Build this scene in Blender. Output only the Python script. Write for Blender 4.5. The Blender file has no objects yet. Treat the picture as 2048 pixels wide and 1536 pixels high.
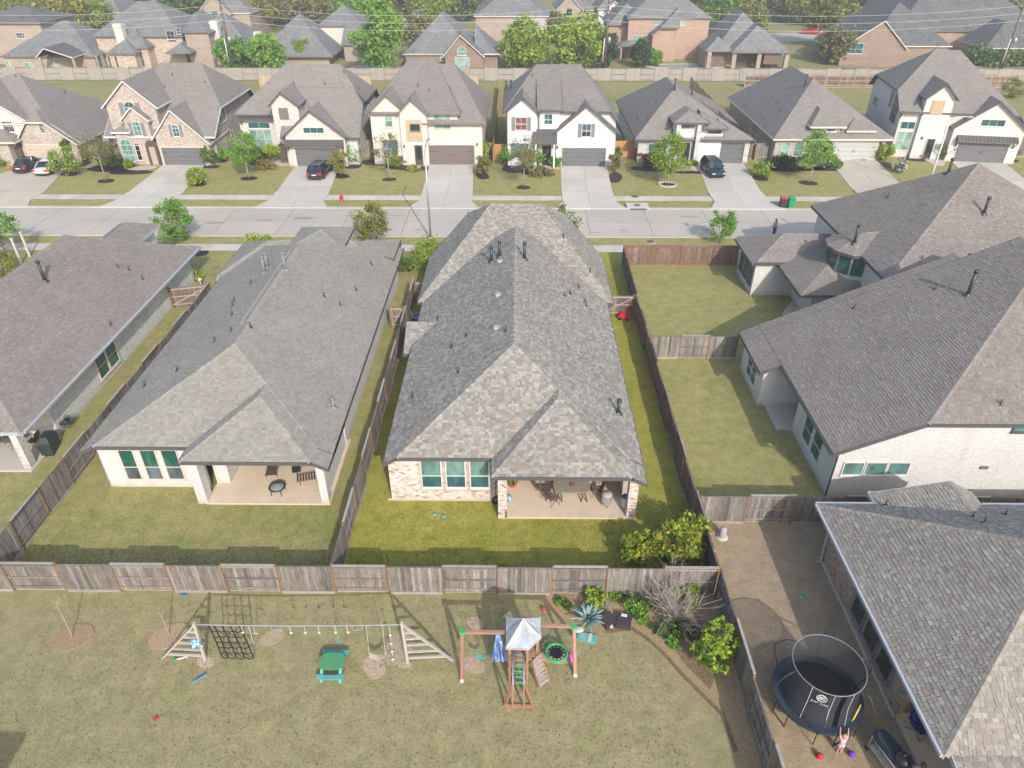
import bpy, math, random
from mathutils import Vector, Matrix
random.seed(7)
C = bpy.context.scene.collection
S = bpy.context.scene
# ------------------------------------------------------------------ camera
F = 1421.0; HC = 26.0; HY = -177.0
TH = math.atan((768 - HY) / F); YAW = math.atan(15 / math.hypot(F, 768 - HY))
cd = bpy.data.cameras.new('camera'); cam = bpy.data.objects.new('camera', cd); C.objects.link(cam)
cam.location = (0, 0, HC); cam.rotation_euler = (math.pi/2 - TH, 0, YAW)
cd.sensor_width = 36; cd.lens = F / 2048 * 36; cd.clip_end = 8000; cd.clip_start = 0.5
S.camera = cam
# ------------------------------------------------------------------ light
ELEV = math.radians(33.0)
SV = Vector((-0.52, 1.5, -1.0)).normalized()          # direction sunlight travels
W = bpy.data.worlds.new('World'); S.world = W; W.use_nodes = True
nt = W.node_tree; bg = nt.nodes['Background']
sky = nt.nodes.new('ShaderNodeTexSky'); sky.sky_type = 'NISHITA'; sky.sun_disc = False
sky.sun_elevation = ELEV; sky.sun_rotation = math.atan2(-SV.x, -SV.y)
sky.air_density = 1.2; sky.dust_density = 2.5; sky.ozone_density = 1.0
nt.links.new(sky.outputs[0], bg.inputs[0]); bg.inputs[1].default_value = 0.15
sd = bpy.data.lights.new('sun', 'SUN'); sun = bpy.data.objects.new('sun', sd); C.objects.link(sun)
sd.energy = 2.45; sd.angle = math.radians(0.5); sd.color = (1, 0.96, 0.91)
sun.rotation_euler = SV.to_track_quat('-Z', 'Y').to_euler()
S.view_settings.view_transform = 'Standard'; S.view_settings.look = 'None'
S.view_settings.exposure = 0.64; S.view_settings.gamma = 1; S.view_settings.use_curve_mapping = False
S.render.engine = 'CYCLES'
# ------------------------------------------------------------------ measuring helpers
_ct, _st, _cy, _sy = math.cos(TH), math.sin(TH), math.cos(YAW), math.sin(YAW)
def ray(px, py):
    u = (px - 1024) / F; v = (768 - py) / F
    d = (u, _ct + v*_st, -_st + v*_ct)
    return Vector((d[0]*_cy - d[1]*_sy, d[0]*_sy + d[1]*_cy, d[2]))
def P(px, py, z=0.0):
    d = ray(px, py); t = (z - HC) / d.z
    return Vector((d.x*t, d.y*t, z))
def onY(px, py, Y):
    d = ray(px, py); t = Y / d.y
    return Vector((d.x*t, Y, HC + d.z*t))
def onX(px, py, X):
    d = ray(px, py); t = X / d.x
    return Vector((X, d.y*t, HC + d.z*t))
# ------------------------------------------------------------------ materials
def _n(nt, t, **k):
    n = nt.nodes.new(t)
    for a, b in k.items(): setattr(n, a, b)
    return n
def toned(nt):
    at = _n(nt, 'ShaderNodeAttribute', attribute_name='tone'); oi = _n(nt, 'ShaderNodeObjectInfo')
    ad = _n(nt, 'ShaderNodeMath', operation='ADD'); fr = _n(nt, 'ShaderNodeMath', operation='FRACT')
    nt.links.new(at.outputs['Fac'], ad.inputs[0]); nt.links.new(oi.outputs['Random'], ad.inputs[1]); nt.links.new(ad.outputs[0], fr.inputs[0])
    return fr.outputs[0]
def ramp(nt, fac, cols, interp='LINEAR', pos=None):
    r = _n(nt, 'ShaderNodeValToRGB'); r.color_ramp.interpolation = interp
    els = r.color_ramp.elements
    n = len(cols)
    while len(els) < n: els.new(0.5)
    for i, c in enumerate(cols):
        els[i].position = pos[i] if pos else (i/(n-1) if interp != 'CONSTANT' else i/n)
        els[i].color = (*c, 1)
    nt.links.new(fac, r.inputs[0]); return r.outputs[0]
def noise(nt, scale, detail=3, rough=0.6, coord='Object', stretch=None, dist=0):
    tc = _n(nt, 'ShaderNodeTexCoord'); mp = _n(nt, 'ShaderNodeMapping')
    if coord == 'World':
        g = _n(nt, 'ShaderNodeNewGeometry'); nt.links.new(g.outputs['Position'], mp.inputs[0])
    else: nt.links.new(tc.outputs[coord], mp.inputs[0])
    if stretch: mp.inputs['Scale'].default_value = stretch
    ns = _n(nt, 'ShaderNodeTexNoise'); ns.inputs['Scale'].default_value = scale
    ns.inputs['Detail'].default_value = detail; ns.inputs['Roughness'].default_value = rough
    ns.inputs['Distortion'].default_value = dist
    nt.links.new(mp.outputs[0], ns.inputs['Vector']); return ns.outputs['Fac']
def mixc(nt, fac, a, b, mode='MIX'):
    m = _n(nt, 'ShaderNodeMix', data_type='RGBA', blend_type=mode)
    if hasattr(fac, 'links') or not isinstance(fac, (int, float)): nt.links.new(fac, m.inputs[0])
    else: m.inputs[0].default_value = fac
    for v, i in ((a, 6), (b, 7)):
        if isinstance(v, tuple): m.inputs[i].default_value = (*v, 1)
        else: nt.links.new(v, m.inputs[i])
    return m.outputs[2]
def bump(nt, h, strength=0.3, dist=0.02):
    b = _n(nt, 'ShaderNodeBump'); b.inputs['Strength'].default_value = strength; b.inputs['Distance'].default_value = dist
    nt.links.new(h, b.inputs['Height']); return b.outputs[0]
def newmat(name, rough=0.8, spec=0.3, metal=0.0):
    m = bpy.data.materials.new(name); m.use_nodes = True
    b = m.node_tree.nodes['Principled BSDF']
    b.inputs['Roughness'].default_value = rough; b.inputs['Specular IOR Level'].default_value = spec
    b.inputs['Metallic'].default_value = metal
    return m, m.node_tree, b
def plain(name, col, rough=0.7, spec=0.3, metal=0.0, var=0.12, scale=3.0, bmp=0.0, alpha=None):
    """paint / metal / plastic with slight grime variation"""
    m, nt, b = newmat(name, rough, spec, metal)
    n = noise(nt, scale, 4)
    lo = tuple(c*(1-var) for c in col); hi = tuple(min(1, c*(1+var)) for c in col)
    nt.links.new(ramp(nt, n, [lo, hi], pos=[.3, .7]), b.inputs['Base Color'])
    if bmp: nt.links.new(bump(nt, noise(nt, 40, 3), bmp, 0.01), b.inputs['Normal'])
    if alpha is not None: b.inputs['Alpha'].default_value = alpha
    return m
def pieces(name, cols, rough=0.85, scale=30, fine=0.25, stretch=None, big=0.0, bigscale=.4, spec=0.2, interp='LINEAR', bmp=.3):
    """colour chosen per piece (tone attribute + object random), fine grain on top"""
    m, nt, b = newmat(name, rough, spec)
    c = ramp(nt, toned(nt), cols, interp)
    n = noise(nt, scale, 4, .7, 'World', stretch)
    g = ramp(nt, n, [(1-fine,)*3, (1+fine,)*3], pos=[.3, .7])
    c = mixc(nt, 1.0, c, g, 'MULTIPLY')
    if big:
        g2 = ramp(nt, noise(nt, bigscale, 4, .6, 'World'), [(1-big,)*3, (1+big,)*3], pos=[.3, .7])
        c = mixc(nt, 1.0, c, g2, 'MULTIPLY')
    nt.links.new(c, b.inputs['Base Color'])
    if bmp: nt.links.new(bump(nt, n, bmp, 0.01), b.inputs['Normal'])
    return m
def tiled(name, cols, mortar, bw, bh, ms=0.008, rough=0.85, bmp=0.3, big=.1, off=.5, stain=None):
    """bricks / shingles printed in metres of the UV, for surfaces too far off to tell pieces apart"""
    m, nt, b = newmat(name, rough, .2)
    uv = _n(nt, 'ShaderNodeUVMap'); br = _n(nt, 'ShaderNodeTexBrick')
    br.inputs['Scale'].default_value = 1; br.inputs['Brick Width'].default_value = bw; br.inputs['Row Height'].default_value = bh
    br.inputs['Mortar Size'].default_value = ms; br.inputs['Color1'].default_value = (0, 0, 0, 1); br.inputs['Color2'].default_value = (1, 1, 1, 1)
    br.inputs['Mortar'].default_value = (.5, .5, .5, 1); br.offset = off; br.inputs['Mortar Smooth'].default_value = .2
    nt.links.new(uv.outputs[0], br.inputs['Vector'])
    c = ramp(nt, br.outputs['Color'], cols)
    c = mixc(nt, br.outputs['Fac'], c, mortar)
    g = ramp(nt, noise(nt, .5, 5, .65, 'World'), [(1-big,)*3, (1+big,)*3], pos=[.3, .7])
    c = mixc(nt, 1.0, c, g, 'MULTIPLY')
    g = ramp(nt, noise(nt, 9, 3, .7, 'World'), [(.88,)*3, (1.12,)*3], pos=[.3, .7])
    c = mixc(nt, 1.0, c, g, 'MULTIPLY')
    if stain:
        c = mixc(nt, ramp(nt, noise(nt, 1.2, 4, .6, 'World', (1, 1, .35)), [(0,)*3, (.8,)*3], pos=[.45, .75]), c, stain)
    nt.links.new(c, b.inputs['Base Color'])
    inv = _n(nt, 'ShaderNodeMath', operation='SUBTRACT'); inv.inputs[0].default_value = 1
    nt.links.new(br.outputs['Fac'], inv.inputs[1])
    nt.links.new(bump(nt, inv.outputs[0], bmp, 0.01), b.inputs['Normal'])
    return m
def lawn(name, greens, dries, dryness, fine=.3, patch=.35):
    m, nt, b = newmat(name, .95, .1)
    n1 = noise(nt, 9, 6, .85, 'World'); n2 = noise(nt, 3.2, 5, .75, 'World', dist=.7); n3 = noise(nt, patch, 5, .62, 'World', dist=.8)
    g = ramp(nt, n1, greens, pos=[.28, .5, .72]); d = ramp(nt, n1, dries, pos=[.28, .5, .72])
    mx = _n(nt, 'ShaderNodeMath', operation='MULTIPLY_ADD'); nt.links.new(n2, mx.inputs[0]); mx.inputs[1].default_value = .7
    nt.links.new(n3, mx.inputs[2])
    f = ramp(nt, mx.outputs[0], [(0,)*3, (1,)*3], pos=[.86-dryness*.5-.16, .86-dryness*.5+.18])
    c = mixc(nt, f, g, d)
    gg = ramp(nt, noise(nt, 1.3, 5, .75, 'World'), [(.84,)*3, (1.16,)*3], pos=[.35, .65])
    c = mixc(nt, 1.0, c, gg, 'MULTIPLY')
    nt.links.new(c, b.inputs['Base Color'])
    nt.links.new(bump(nt, noise(nt, 14, 5, .8, 'World'), .5, .04), b.inputs['Normal'])
    return m
G_MID = [(.12,.16,.035), (.19,.225,.055), (.28,.3,.09)]
G_LUSH = [(.09,.135,.01), (.175,.225,.022), (.28,.31,.045)]
DRY = [(.24,.2,.115), (.345,.295,.18), (.45,.39,.26)]
DRYG = [(.17,.17,.03), (.3,.28,.06), (.43,.38,.12)]
M = {}
M['lawn_dry'] = lawn('lawn_dry', [(.13,.155,.035), (.205,.22,.06), (.29,.295,.105)], [(.2,.172,.08), (.29,.255,.13), (.38,.335,.195)], .55, patch=.22)
M['lawn_mid'] = lawn('lawn_mid', G_MID, [(.2,.18,.06),(.3,.27,.11),(.4,.36,.17)], .36)
M['lawn_lush'] = lawn('lawn_lush', G_LUSH, DRYG, .38)
M['lawn_brown'] = lawn('lawn_brown', [(.14,.13,.055),(.24,.21,.1),(.33,.29,.15)], [(.2,.15,.09),(.34,.26,.17),(.46,.37,.25)], .75)
M['lawn_far'] = lawn('lawn_far', [(.1,.14,.035), (.17,.22,.055), (.25,.29,.09)], [(.2,.18,.07),(.28,.25,.11),(.36,.32,.16)], .3, patch=.12)
M['mulch'] = pieces('mulch', [(.31,.22,.13), (.4,.3,.185), (.47,.37,.24)], scale=16, fine=.4, bmp=1)
M['mulch_dark'] = pieces('mulch_dark', [(.03,.022,.02), (.06,.045,.04)], scale=18, fine=.6, bmp=1)
M['soil'] = pieces('soil', [(.13,.085,.055), (.2,.14,.09)], scale=10, fine=.4, bmp=.8)
M['concrete'] = pieces('concrete', [(.47,.435,.38), (.505,.47,.415), (.54,.505,.445)], scale=5, fine=.06, big=.07, bigscale=.3)
M['concrete_tan'] = pieces('concrete_tan', [(.6,.49,.37), (.64,.53,.41)], scale=4, fine=.07, big=.06, bigscale=.8)
M['concrete_warm'] = pieces('concrete_warm', [(.46,.4,.33), (.5,.44,.36)], scale=4, fine=.07, big=.09, bigscale=.3)
M['road'] = pieces('road', [(.42,.38,.325), (.44,.4,.345), (.465,.42,.365)], scale=3, fine=.06, big=.08, bigscale=.15)
M['roof_grey'] = pieces('roof_grey', [(0.193,0.182,0.160), (0.253,0.242,0.215), (0.297,0.283,0.251), (0.369,0.354,0.314), (0.275,0.220,0.185), (0.220,0.209,0.185), (0.336,0.321,0.284)], scale=14, fine=.1, big=.06)
M['roof_even'] = pieces('roof_even', [(0.226,0.215,0.189), (0.259,0.245,0.217), (0.284,0.271,0.239), (0.303,0.288,0.256), (0.270,0.244,0.212), (0.248,0.235,0.209)], scale=14, fine=.1, big=.07)
M['roof_brown'] = pieces('roof_brown', [(0.209,0.183,0.161), (0.244,0.216,0.193), (0.273,0.244,0.220), (0.251,0.207,0.183), (0.231,0.206,0.184), (0.297,0.267,0.240)], scale=14, fine=.1, big=.08)
M['roof_tan'] = pieces('roof_tan', [(0.248,0.220,0.185), (0.303,0.275,0.234), (0.341,0.314,0.267), (0.286,0.234,0.200), (0.259,0.234,0.204), (0.380,0.352,0.303)], scale=14, fine=.1, big=.07)
M['roof_base'] = plain('roof_base', (.06,.057,.055), .95)
M['roof_tex'] = tiled('roof_tex', [(.19,.17,.155), (.225,.203,.187), (.26,.237,.217)], (.17,.152,.14), .34, .15, .012, big=.05, bmp=.3)
M['roof_tex_dark'] = tiled('roof_tex_dark', [(0.155,0.155,0.155), (0.201,0.201,0.198), (0.241,0.239,0.236)], (0.138,0.138,0.138), .35, .2, .008, big=.13, stain=(0.115,0.115,0.115))
M['roof_tex_slate'] = tiled('roof_tex_slate', [(0.098,0.098,0.098), (0.138,0.138,0.136), (0.172,0.172,0.170)], (0.092,0.092,0.092), .35, .2, .008, big=.16, stain=(0.075,0.075,0.075))
M['white_brick'] = tiled('white_brick', [(0.554,0.538,0.512), (0.605,0.588,0.563), (0.638,0.626,0.601)], (0.521,0.504,0.479), .21, .075, .006, big=.03, bmp=.35)
M['white_brick_worn'] = tiled('white_brick_worn', [(0.420,0.386,0.361), (0.554,0.529,0.496), (0.622,0.605,0.571)], (0.538,0.512,0.479), .21, .075, .008, big=.06, bmp=.35)
M['grey_brick'] = tiled('grey_brick', [(.45,.44,.42), (.58,.57,.54), (.66,.65,.62)], (.6,.59,.56), .21, .075, .01, big=.05)
M['pink_brick'] = tiled('pink_brick', [(0.255,0.187,0.162), (0.399,0.323,0.281), (0.527,0.468,0.416)], (0.468,0.425,0.383), .23, .08, .012, big=.08)
M['mauve_brick'] = tiled('mauve_brick', [(.26,.2,.18), (.4,.33,.3), (.52,.46,.42)], (.44,.4,.37), .23, .08, .012, big=.08)
M['tan_brick'] = tiled('tan_brick', [(0.283,0.216,0.173), (0.360,0.284,0.231), (0.420,0.346,0.283)], (0.386,0.331,0.279), .25, .09, .01, big=.08)
M['red_brick'] = tiled('red_brick', [(0.204,0.139,0.111), (0.261,0.184,0.149), (0.310,0.228,0.188)], (0.287,0.234,0.194), .25, .09, .01, big=.08)
M['orange_brick'] = tiled('orange_brick', [(0.331,0.219,0.160), (0.389,0.267,0.199), (0.438,0.315,0.238)], (0.394,0.295,0.230), .25, .09, .01, big=.08)
M['stone'] = tiled('stone', [(.34,.26,.2), (.46,.37,.29), (.55,.46,.37)], (.44,.38,.31), .45, .2, .02, big=.1)
M['white_stone'] = tiled('white_stone', [(0.420,0.412,0.386), (0.504,0.496,0.470), (0.571,0.563,0.538)], (0.462,0.454,0.428), .6, .25, .015, big=.05)
M['stucco_white'] = plain('stucco_white', (.6,.61,.62), .85, var=.03, bmp=.1)
M['stucco_cream'] = plain('stucco_cream', (.57,.54,.495), .85, var=.03, bmp=.1)
M['siding'] = tiled('siding', [(0.554,0.546,0.529), (0.588,0.580,0.563)], (0.420,0.412,0.395), 8, .18, .008, big=.03)
M['siding_blue'] = tiled('siding_blue', [(.5,.51,.52), (.54,.55,.56)], (.44,.45,.46), 8, .18, .008, big=.03)
M['trim_white'] = plain('trim_white', (0.612,0.603,0.585), .6, var=.04)
M['trim_cream'] = plain('trim_cream', (.6,.54,.46), .6, var=.04)
M['fascia_dark'] = plain('fascia_dark', (.09,.09,.095), .6, var=.05)
M['fascia_brown'] = plain('fascia_brown', (.17,.145,.125), .6, var=.05)
M['gutter_white'] = plain('gutter_white', (.4,.41,.44), .4, var=.04)
M['metal_dark'] = plain('metal_dark', (.055,.06,.065), .45, .5, .4, var=.1)
M['metal_roof'] = plain('metal_roof', (.13,.125,.12), .45, .5, .3, var=.05)
M['galv'] = plain('galv', (.42,.43,.44), .45, .5, .5, var=.1)
M['vent_pale'] = plain('vent_pale', (.36,.35,.34), .5, var=.06)
M['garage_grey'] = plain('garage_grey', (.14,.14,.15), .55, var=.03)
M['garage_brown'] = plain('garage_brown', (.17,.135,.125), .55, var=.03)
M['garage_tan'] = plain('garage_tan', (.5,.42,.34), .55, var=.03)
M['garage_silver'] = plain('garage_silver', (.42,.42,.42), .55, var=.03)
M['shutter_grey'] = plain('shutter_grey', (.2,.2,.21), .6, var=.05)
M['door_dark'] = plain('door_dark', (.03,.03,.034), .35, .5, var=.1)
M['door_brown'] = plain('door_brown', (.1,.07,.055), .45, .5, var=.1)
def grime(m, base=.45, amt=.16):
    nt = m.node_tree; b = nt.nodes['Principled BSDF']; src = b.inputs['Base Color'].links[0].from_socket
    g = _n(nt, 'ShaderNodeNewGeometry'); sp = _n(nt, 'ShaderNodeSeparateXYZ'); nt.links.new(g.outputs['Position'], sp.inputs[0])
    low = ramp(nt, sp.outputs[2], [(1,)*3, (0,)*3], pos=[0, base]); st = ramp(nt, noise(nt, 1.6, 5, .7, 'World', (1, 1, .18)), [(0,)*3, (.5,)*3], pos=[.5, .72])
    f = mixc(nt, 1.0, low, st, 'ADD'); f = mixc(nt, 1.0, f, (amt*2,)*3, 'MULTIPLY')
    nt.links.new(mixc(nt, f, src, (.3, .26, .21)), b.inputs['Base Color'])
for _k in ('white_brick', 'white_brick_worn', 'stucco_white', 'stucco_cream', 'grey_brick', 'white_stone', 'siding'): grime(M[_k])
def glass(name, col, rough=.08, spec=.6, stripes=0.0):
    m, nt, b = newmat(name, rough, spec)
    n = noise(nt, 1.3, 3, .6, 'World', (1, 1, .4), .8)
    oi = _n(nt, 'ShaderNodeObjectInfo'); c = ramp(nt, n, [tuple(x*.55 for x in col), col, tuple(min(1, x*1.3+.03) for x in col)], pos=[.32, .5, .68])
    c = mixc(nt, 1.0, c, ramp(nt, oi.outputs['Random'], [(.72, .74, .76), (1.08, 1.05, 1.0)]), 'MULTIPLY')
    if stripes:
        g = _n(nt, 'ShaderNodeNewGeometry'); sp = _n(nt, 'ShaderNodeSeparateXYZ'); nt.links.new(g.outputs['Position'], sp.inputs[0])
        w = _n(nt, 'ShaderNodeMath', operation='MULTIPLY'); nt.links.new(sp.outputs[2], w.inputs[0]); w.inputs[1].default_value = 95
        s = _n(nt, 'ShaderNodeMath', operation='SINE'); nt.links.new(w.outputs[0], s.inputs[0])
        c = mixc(nt, 1.0, c, ramp(nt, s.outputs[0], [(1-stripes,)*3, (1,)*3], pos=[0, .6]), 'MULTIPLY')
    nt.links.new(c, b.inputs['Base Color'])
    return m
M['glass_teal'] = glass('glass_teal', (.15,.29,.265), .12, .5, .25)
M['glass_teal_dark'] = glass('glass_teal_dark', (.04,.13,.14), .08, .6, .15)
M['glass_green'] = glass('glass_green', (.02,.11,.085), .08, .6)
M['glass_slate'] = glass('glass_slate', (.1,.13,.15), .08, .6, .1)
M['glass_mint'] = glass('glass_mint', (.27,.42,.37), .15, .5, .15)
M['glass_dark'] = glass('glass_dark', (.02,.03,.032), .06, .6)
M['glass_blue'] = glass('glass_blue', (.05,.13,.2), .06, .6)
M['glass_red'] = glass('glass_red', (.17,.065,.065), .15, .5)
M['screen_brown'] = plain('screen_brown', (.07,.055,.05), .8, var=.1)
M['fence_grey'] = pieces('fence_grey', [(0.117,0.104,0.095), (0.198,0.176,0.162), (0.153,0.131,0.117), (0.252,0.225,0.203), (0.180,0.153,0.135), (0.297,0.270,0.243)], scale=7, fine=.35, stretch=(1.6, 1.6, .25), big=.15, bigscale=.7)
M['fence_brown'] = pieces('fence_brown', [(.12,.085,.07), (.2,.14,.115), (.15,.1,.085), (.26,.2,.165)], scale=7, fine=.35, stretch=(1.6, 1.6, .25), big=.2, bigscale=.7)
M['wire'] = plain('wire', (.42,.42,.42), .5)
M['fence_rust'] = pieces('fence_rust', [(0.225,0.112,0.053), (0.270,0.150,0.075), (0.188,0.112,0.068)], scale=6, fine=.3, stretch=(2, 2, .3))
M['fence_pale'] = pieces('fence_pale', [(.3,.27,.235), (.36,.33,.29)], scale=6, fine=.2)
M['fence_new'] = pieces('fence_new', [(.42,.22,.09), (.5,.27,.12), (.46,.25,.12)], scale=6, fine=.2)
M['fence_tan'] = pieces('fence_tan', [(.4,.31,.2), (.5,.4,.27)], scale=6, fine=.2)
M['red_wood'] = pieces('red_wood', [(.28,.15,.11), (.33,.185,.14), (.37,.22,.17)], scale=10, fine=.2, stretch=(1, 1, 1))
M['cedar'] = pieces('cedar', [(.31,.155,.09), (.37,.2,.12)], scale=10, fine=.2)
M['pine_grey'] = pieces('pine_grey', [(.4,.36,.32), (.48,.44,.4)], scale=10, fine=.2)
M['bark'] = pieces('bark', [(.16,.12,.1), (.22,.18,.15)], scale=12, fine=.3)
M['bark_pale'] = pieces('bark_pale', [(.34,.3,.26), (.4,.36,.32)], scale=12, fine=.2)
def leafmat(name, cols):
    m, nt, b = newmat(name, .6, .25)
    c = ramp(nt, toned(nt), cols)
    nt.links.new(c, b.inputs['Base Color'])
    tr = _n(nt, 'ShaderNodeBsdfTranslucent'); nt.links.new(c, tr.inputs[0])
    mx = _n(nt, 'ShaderNodeMixShader'); mx.inputs[0].default_value = .35
    out = nt.nodes['Material Output']
    nt.links.new(b.outputs[0], mx.inputs[1]); nt.links.new(tr.outputs[0], mx.inputs[2]); nt.links.new(mx.outputs[0], out.inputs[0])
    return m
def leafmats():
    M['leaf_bright'] = leafmat('leaf_bright', [(0.075,0.180,0.030), (0.180,0.360,0.045), (0.300,0.480,0.075)])
    M['leaf_mid'] = leafmat('leaf_mid', [(0.060,0.112,0.030), (0.135,0.210,0.045), (0.255,0.330,0.090)])
    M['leaf_dark'] = leafmat('leaf_dark', [(0.030,0.060,0.022), (0.075,0.128,0.045), (0.150,0.210,0.075)])
    M['leaf_yellow'] = leafmat('leaf_yellow', [(0.130,0.156,0.026), (0.260,0.273,0.046), (0.416,0.390,0.078)])
    M['leaf_lime'] = leafmat('leaf_lime', [(0.130,0.208,0.019), (0.260,0.377,0.039), (0.429,0.520,0.078)])
    M['leaf_olive'] = leafmat('leaf_olive', [(0.120,0.112,0.045), (0.225,0.210,0.075), (0.330,0.300,0.135)])
    M['leaf_rust'] = leafmat('leaf_rust', [(.13,.17,.03), (.25,.26,.06), (.42,.26,.1)])
    M['leaf_photinia'] = leafmat('leaf_photinia', [(.1,.16,.012), (.22,.3,.025), (.34,.4,.045), (.45,.36,.09)])
    M['leaf_red'] = leafmat('leaf_red', [(.1,.03,.04), (.25,.07,.08), (.1,.12,.04)])
    M['leaf_white'] = leafmat('leaf_white', [(.1,.16,.05), (.35,.4,.3), (.6,.62,.55)])
leafmats()
# ------------------------------------------------------------------ mesh builder
ORG = {}
class MB:
    def __init__(s): s.V = []; s.F = []; s.T = []; s.U = []; s.hasuv = False; s.I = []; s.sm = []
    def poly(s, pts, tone=0.0, uv=None, mi=0, smooth=False):
        b = len(s.V); s.V += [tuple(p) for p in pts]; s.F.append(tuple(range(b, b+len(pts)))); s.T.append(tone); s.I.append(mi); s.sm.append(smooth)
        s.U += (uv if uv else [(0, 0)]*len(pts))
        if uv: s.hasuv = True
    def obox(s, c, a, b, d, tone=None, mi=0):
        """box with centre c and half vectors a, b, d"""
        if tone is None: tone = random.random()
        c, a, b, d = Vector(c), Vector(a), Vector(b), Vector(d)
        k = len(s.V)
        for i in (-1, 1):
            for j in (-1, 1):
                for l in (-1, 1): s.V.append(tuple(c + a*i + b*j + d*l))
        for f in ((0,1,3,2), (4,6,7,5), (0,4,5,1), (2,3,7,6), (0,2,6,4), (1,5,7,3)):
            s.F.append(tuple(k+q for q in f)); s.T.append(tone); s.I.append(mi); s.sm.append(False); s.U += [(0, 0)]*4
    def box(s, x0, x1, y0, y1, z0, z1, tone=None, mi=0):
        s.obox(((x0+x1)/2, (y0+y1)/2, (z0+z1)/2), ((x1-x0)/2, 0, 0), (0, (y1-y0)/2, 0), (0, 0, (z1-z0)/2), tone, mi)
    def beam(s, p, q, w, h=None, tone=None, mi=0, up=(0, 0, 1)):
        p, q = Vector(p), Vector(q); h = h or w; d = q - p
        if d.length < 1e-6: return
        u = Vector(up)
        if abs(d.normalized().dot(u)) > .98: u = Vector((0, 1, 0))
        a = d.cross(u).normalized(); b = a.cross(d).normalized()
        s.obox((p+q)/2, d/2, a*w/2, b*h/2, tone, mi)
    def tube(s, pts, rs, n=6, tone=None, mi=0, cap=True):
        if tone is None: tone = random.random()
        pts = [Vector(p) for p in pts]
        if not hasattr(rs, '__len__'): rs = [rs]*len(pts)
        k = len(s.V); u = None
        for i, p in enumerate(pts):
            d = (pts[min(i+1, len(pts)-1)] - pts[max(i-1, 0)]).normalized()
            if u is None:
                u = d.orthogonal().normalized()
            u = (u - d*u.dot(d)).normalized(); v = d.cross(u)
            for j in range(n):
                t = 2*math.pi*j/n; s.V.append(tuple(p + (u*math.cos(t) + v*math.sin(t))*rs[i]))
        for i in range(len(pts)-1):
            for j in range(n):
                a = k+i*n+j; b = k+i*n+(j+1) % n
                s.F.append((a, b, b+n, a+n)); s.T.append(tone); s.I.append(mi); s.sm.append(n > 5); s.U += [(0, 0)]*4
        if cap:
            for ids in (tuple(k+j for j in range(n))[::-1], tuple(k+(len(pts)-1)*n+j for j in range(n))):
                s.F.append(ids); s.T.append(tone); s.I.append(mi); s.sm.append(False); s.U += [(0, 0)]*n
    def lathe(s, c, prof, n=16, tone=None, mi=0, sx=1, sy=1, smooth=True):
        if tone is None: tone = random.random()
        k = len(s.V); c = Vector(c)
        for r, z in prof:
            for j in range(n):
                t = 2*math.pi*j/n; s.V.append((c.x + r*sx*math.cos(t), c.y + r*sy*math.sin(t), c.z + z))
        for i in range(len(prof)-1):
            for j in range(n):
                a = k+i*n+j; b = k+i*n+(j+1) % n
                s.F.append((a, b, b+n, a+n)); s.T.append(tone); s.I.append(mi); s.sm.append(smooth); s.U += [(0, 0)]*4
    def ring(s, c, R, r, n=24, m=6, nrm=(0, 0, 1), tone=None, mi=0, sx=1, sy=1):
        nrm = Vector(nrm).normalized(); u = nrm.orthogonal().normalized()
        if abs(nrm.z) > .9: u = Vector((1, 0, 0)); 
        v = nrm.cross(u)
        pts = [Vector(c) + u*math.cos(2*math.pi*i/n)*R*sx + v*math.sin(2*math.pi*i/n)*R*sy for i in range(n+1)]
        s.tube(pts, r, m, tone, mi, cap=False)
    def build(s, name, mat, parent=None, kind=None, org=None, label=None):
        if parent is not None and org is None: org = ORG[parent.name]
        org = Vector(org) if org is not None else Vector((0, 0, 0))
        me = bpy.data.meshes.new(name)
        me.from_pydata([(v[0]-org.x, v[1]-org.y, v[2]-org.z) for v in s.V], [], s.F)
        at = me.attributes.new('tone', 'FLOAT', 'FACE'); at.data.foreach_set('value', s.T)
        if s.hasuv:
            ul = me.uv_layers.new(name='UVMap'); fl = [x for u in s.U for x in u]; ul.data.foreach_set('uv', fl)
        for m_ in (mat if isinstance(mat, (list, tuple)) else [mat]): me.materials.append(M[m_] if isinstance(m_, str) else m_)
        me.polygons.foreach_set('material_index', s.I); me.polygons.foreach_set('use_smooth', s.sm)
        me.update()
        o = bpy.data.objects.new(name, me); C.objects.link(o)
        if parent is not None: o.parent = parent
        else: o.location = org
        ORG[o.name] = org
        if kind: o['kind'] = kind
        if label: o['label'] = label
        return o
def thing(name, loc, label, cat, group=None, rot=0):
    o = bpy.data.objects.new(name, None); C.objects.link(o); o.location = loc; o.rotation_euler = (0, 0, rot)
    o.empty_display_size = .3
    ORG[o.name] = Vector((0, 0, 0)) if rot else Vector(loc)
    o['label'] = label; o['category'] = cat
    if group: o['group'] = group
    return o
def tag(o, label, cat, group=None):
    o['label'] = label; o['category'] = cat
    if group: o['group'] = group
    return o
def piece(name, mesh, parent, mtx):
    o = bpy.data.objects.new(name, mesh); C.objects.link(o); o.parent = parent
    og = ORG[parent.name]; m = mtx.copy(); m.translation = m.translation - og
    o.matrix_local = m; return o
def copy_tree(o, parent=None):
    c = o.copy(); C.objects.link(c); c.parent = parent
    if parent is not None: c.matrix_local = o.matrix_local
    for ch in o.children: copy_tree(ch, c)
    return c
_meshcache = {}
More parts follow.
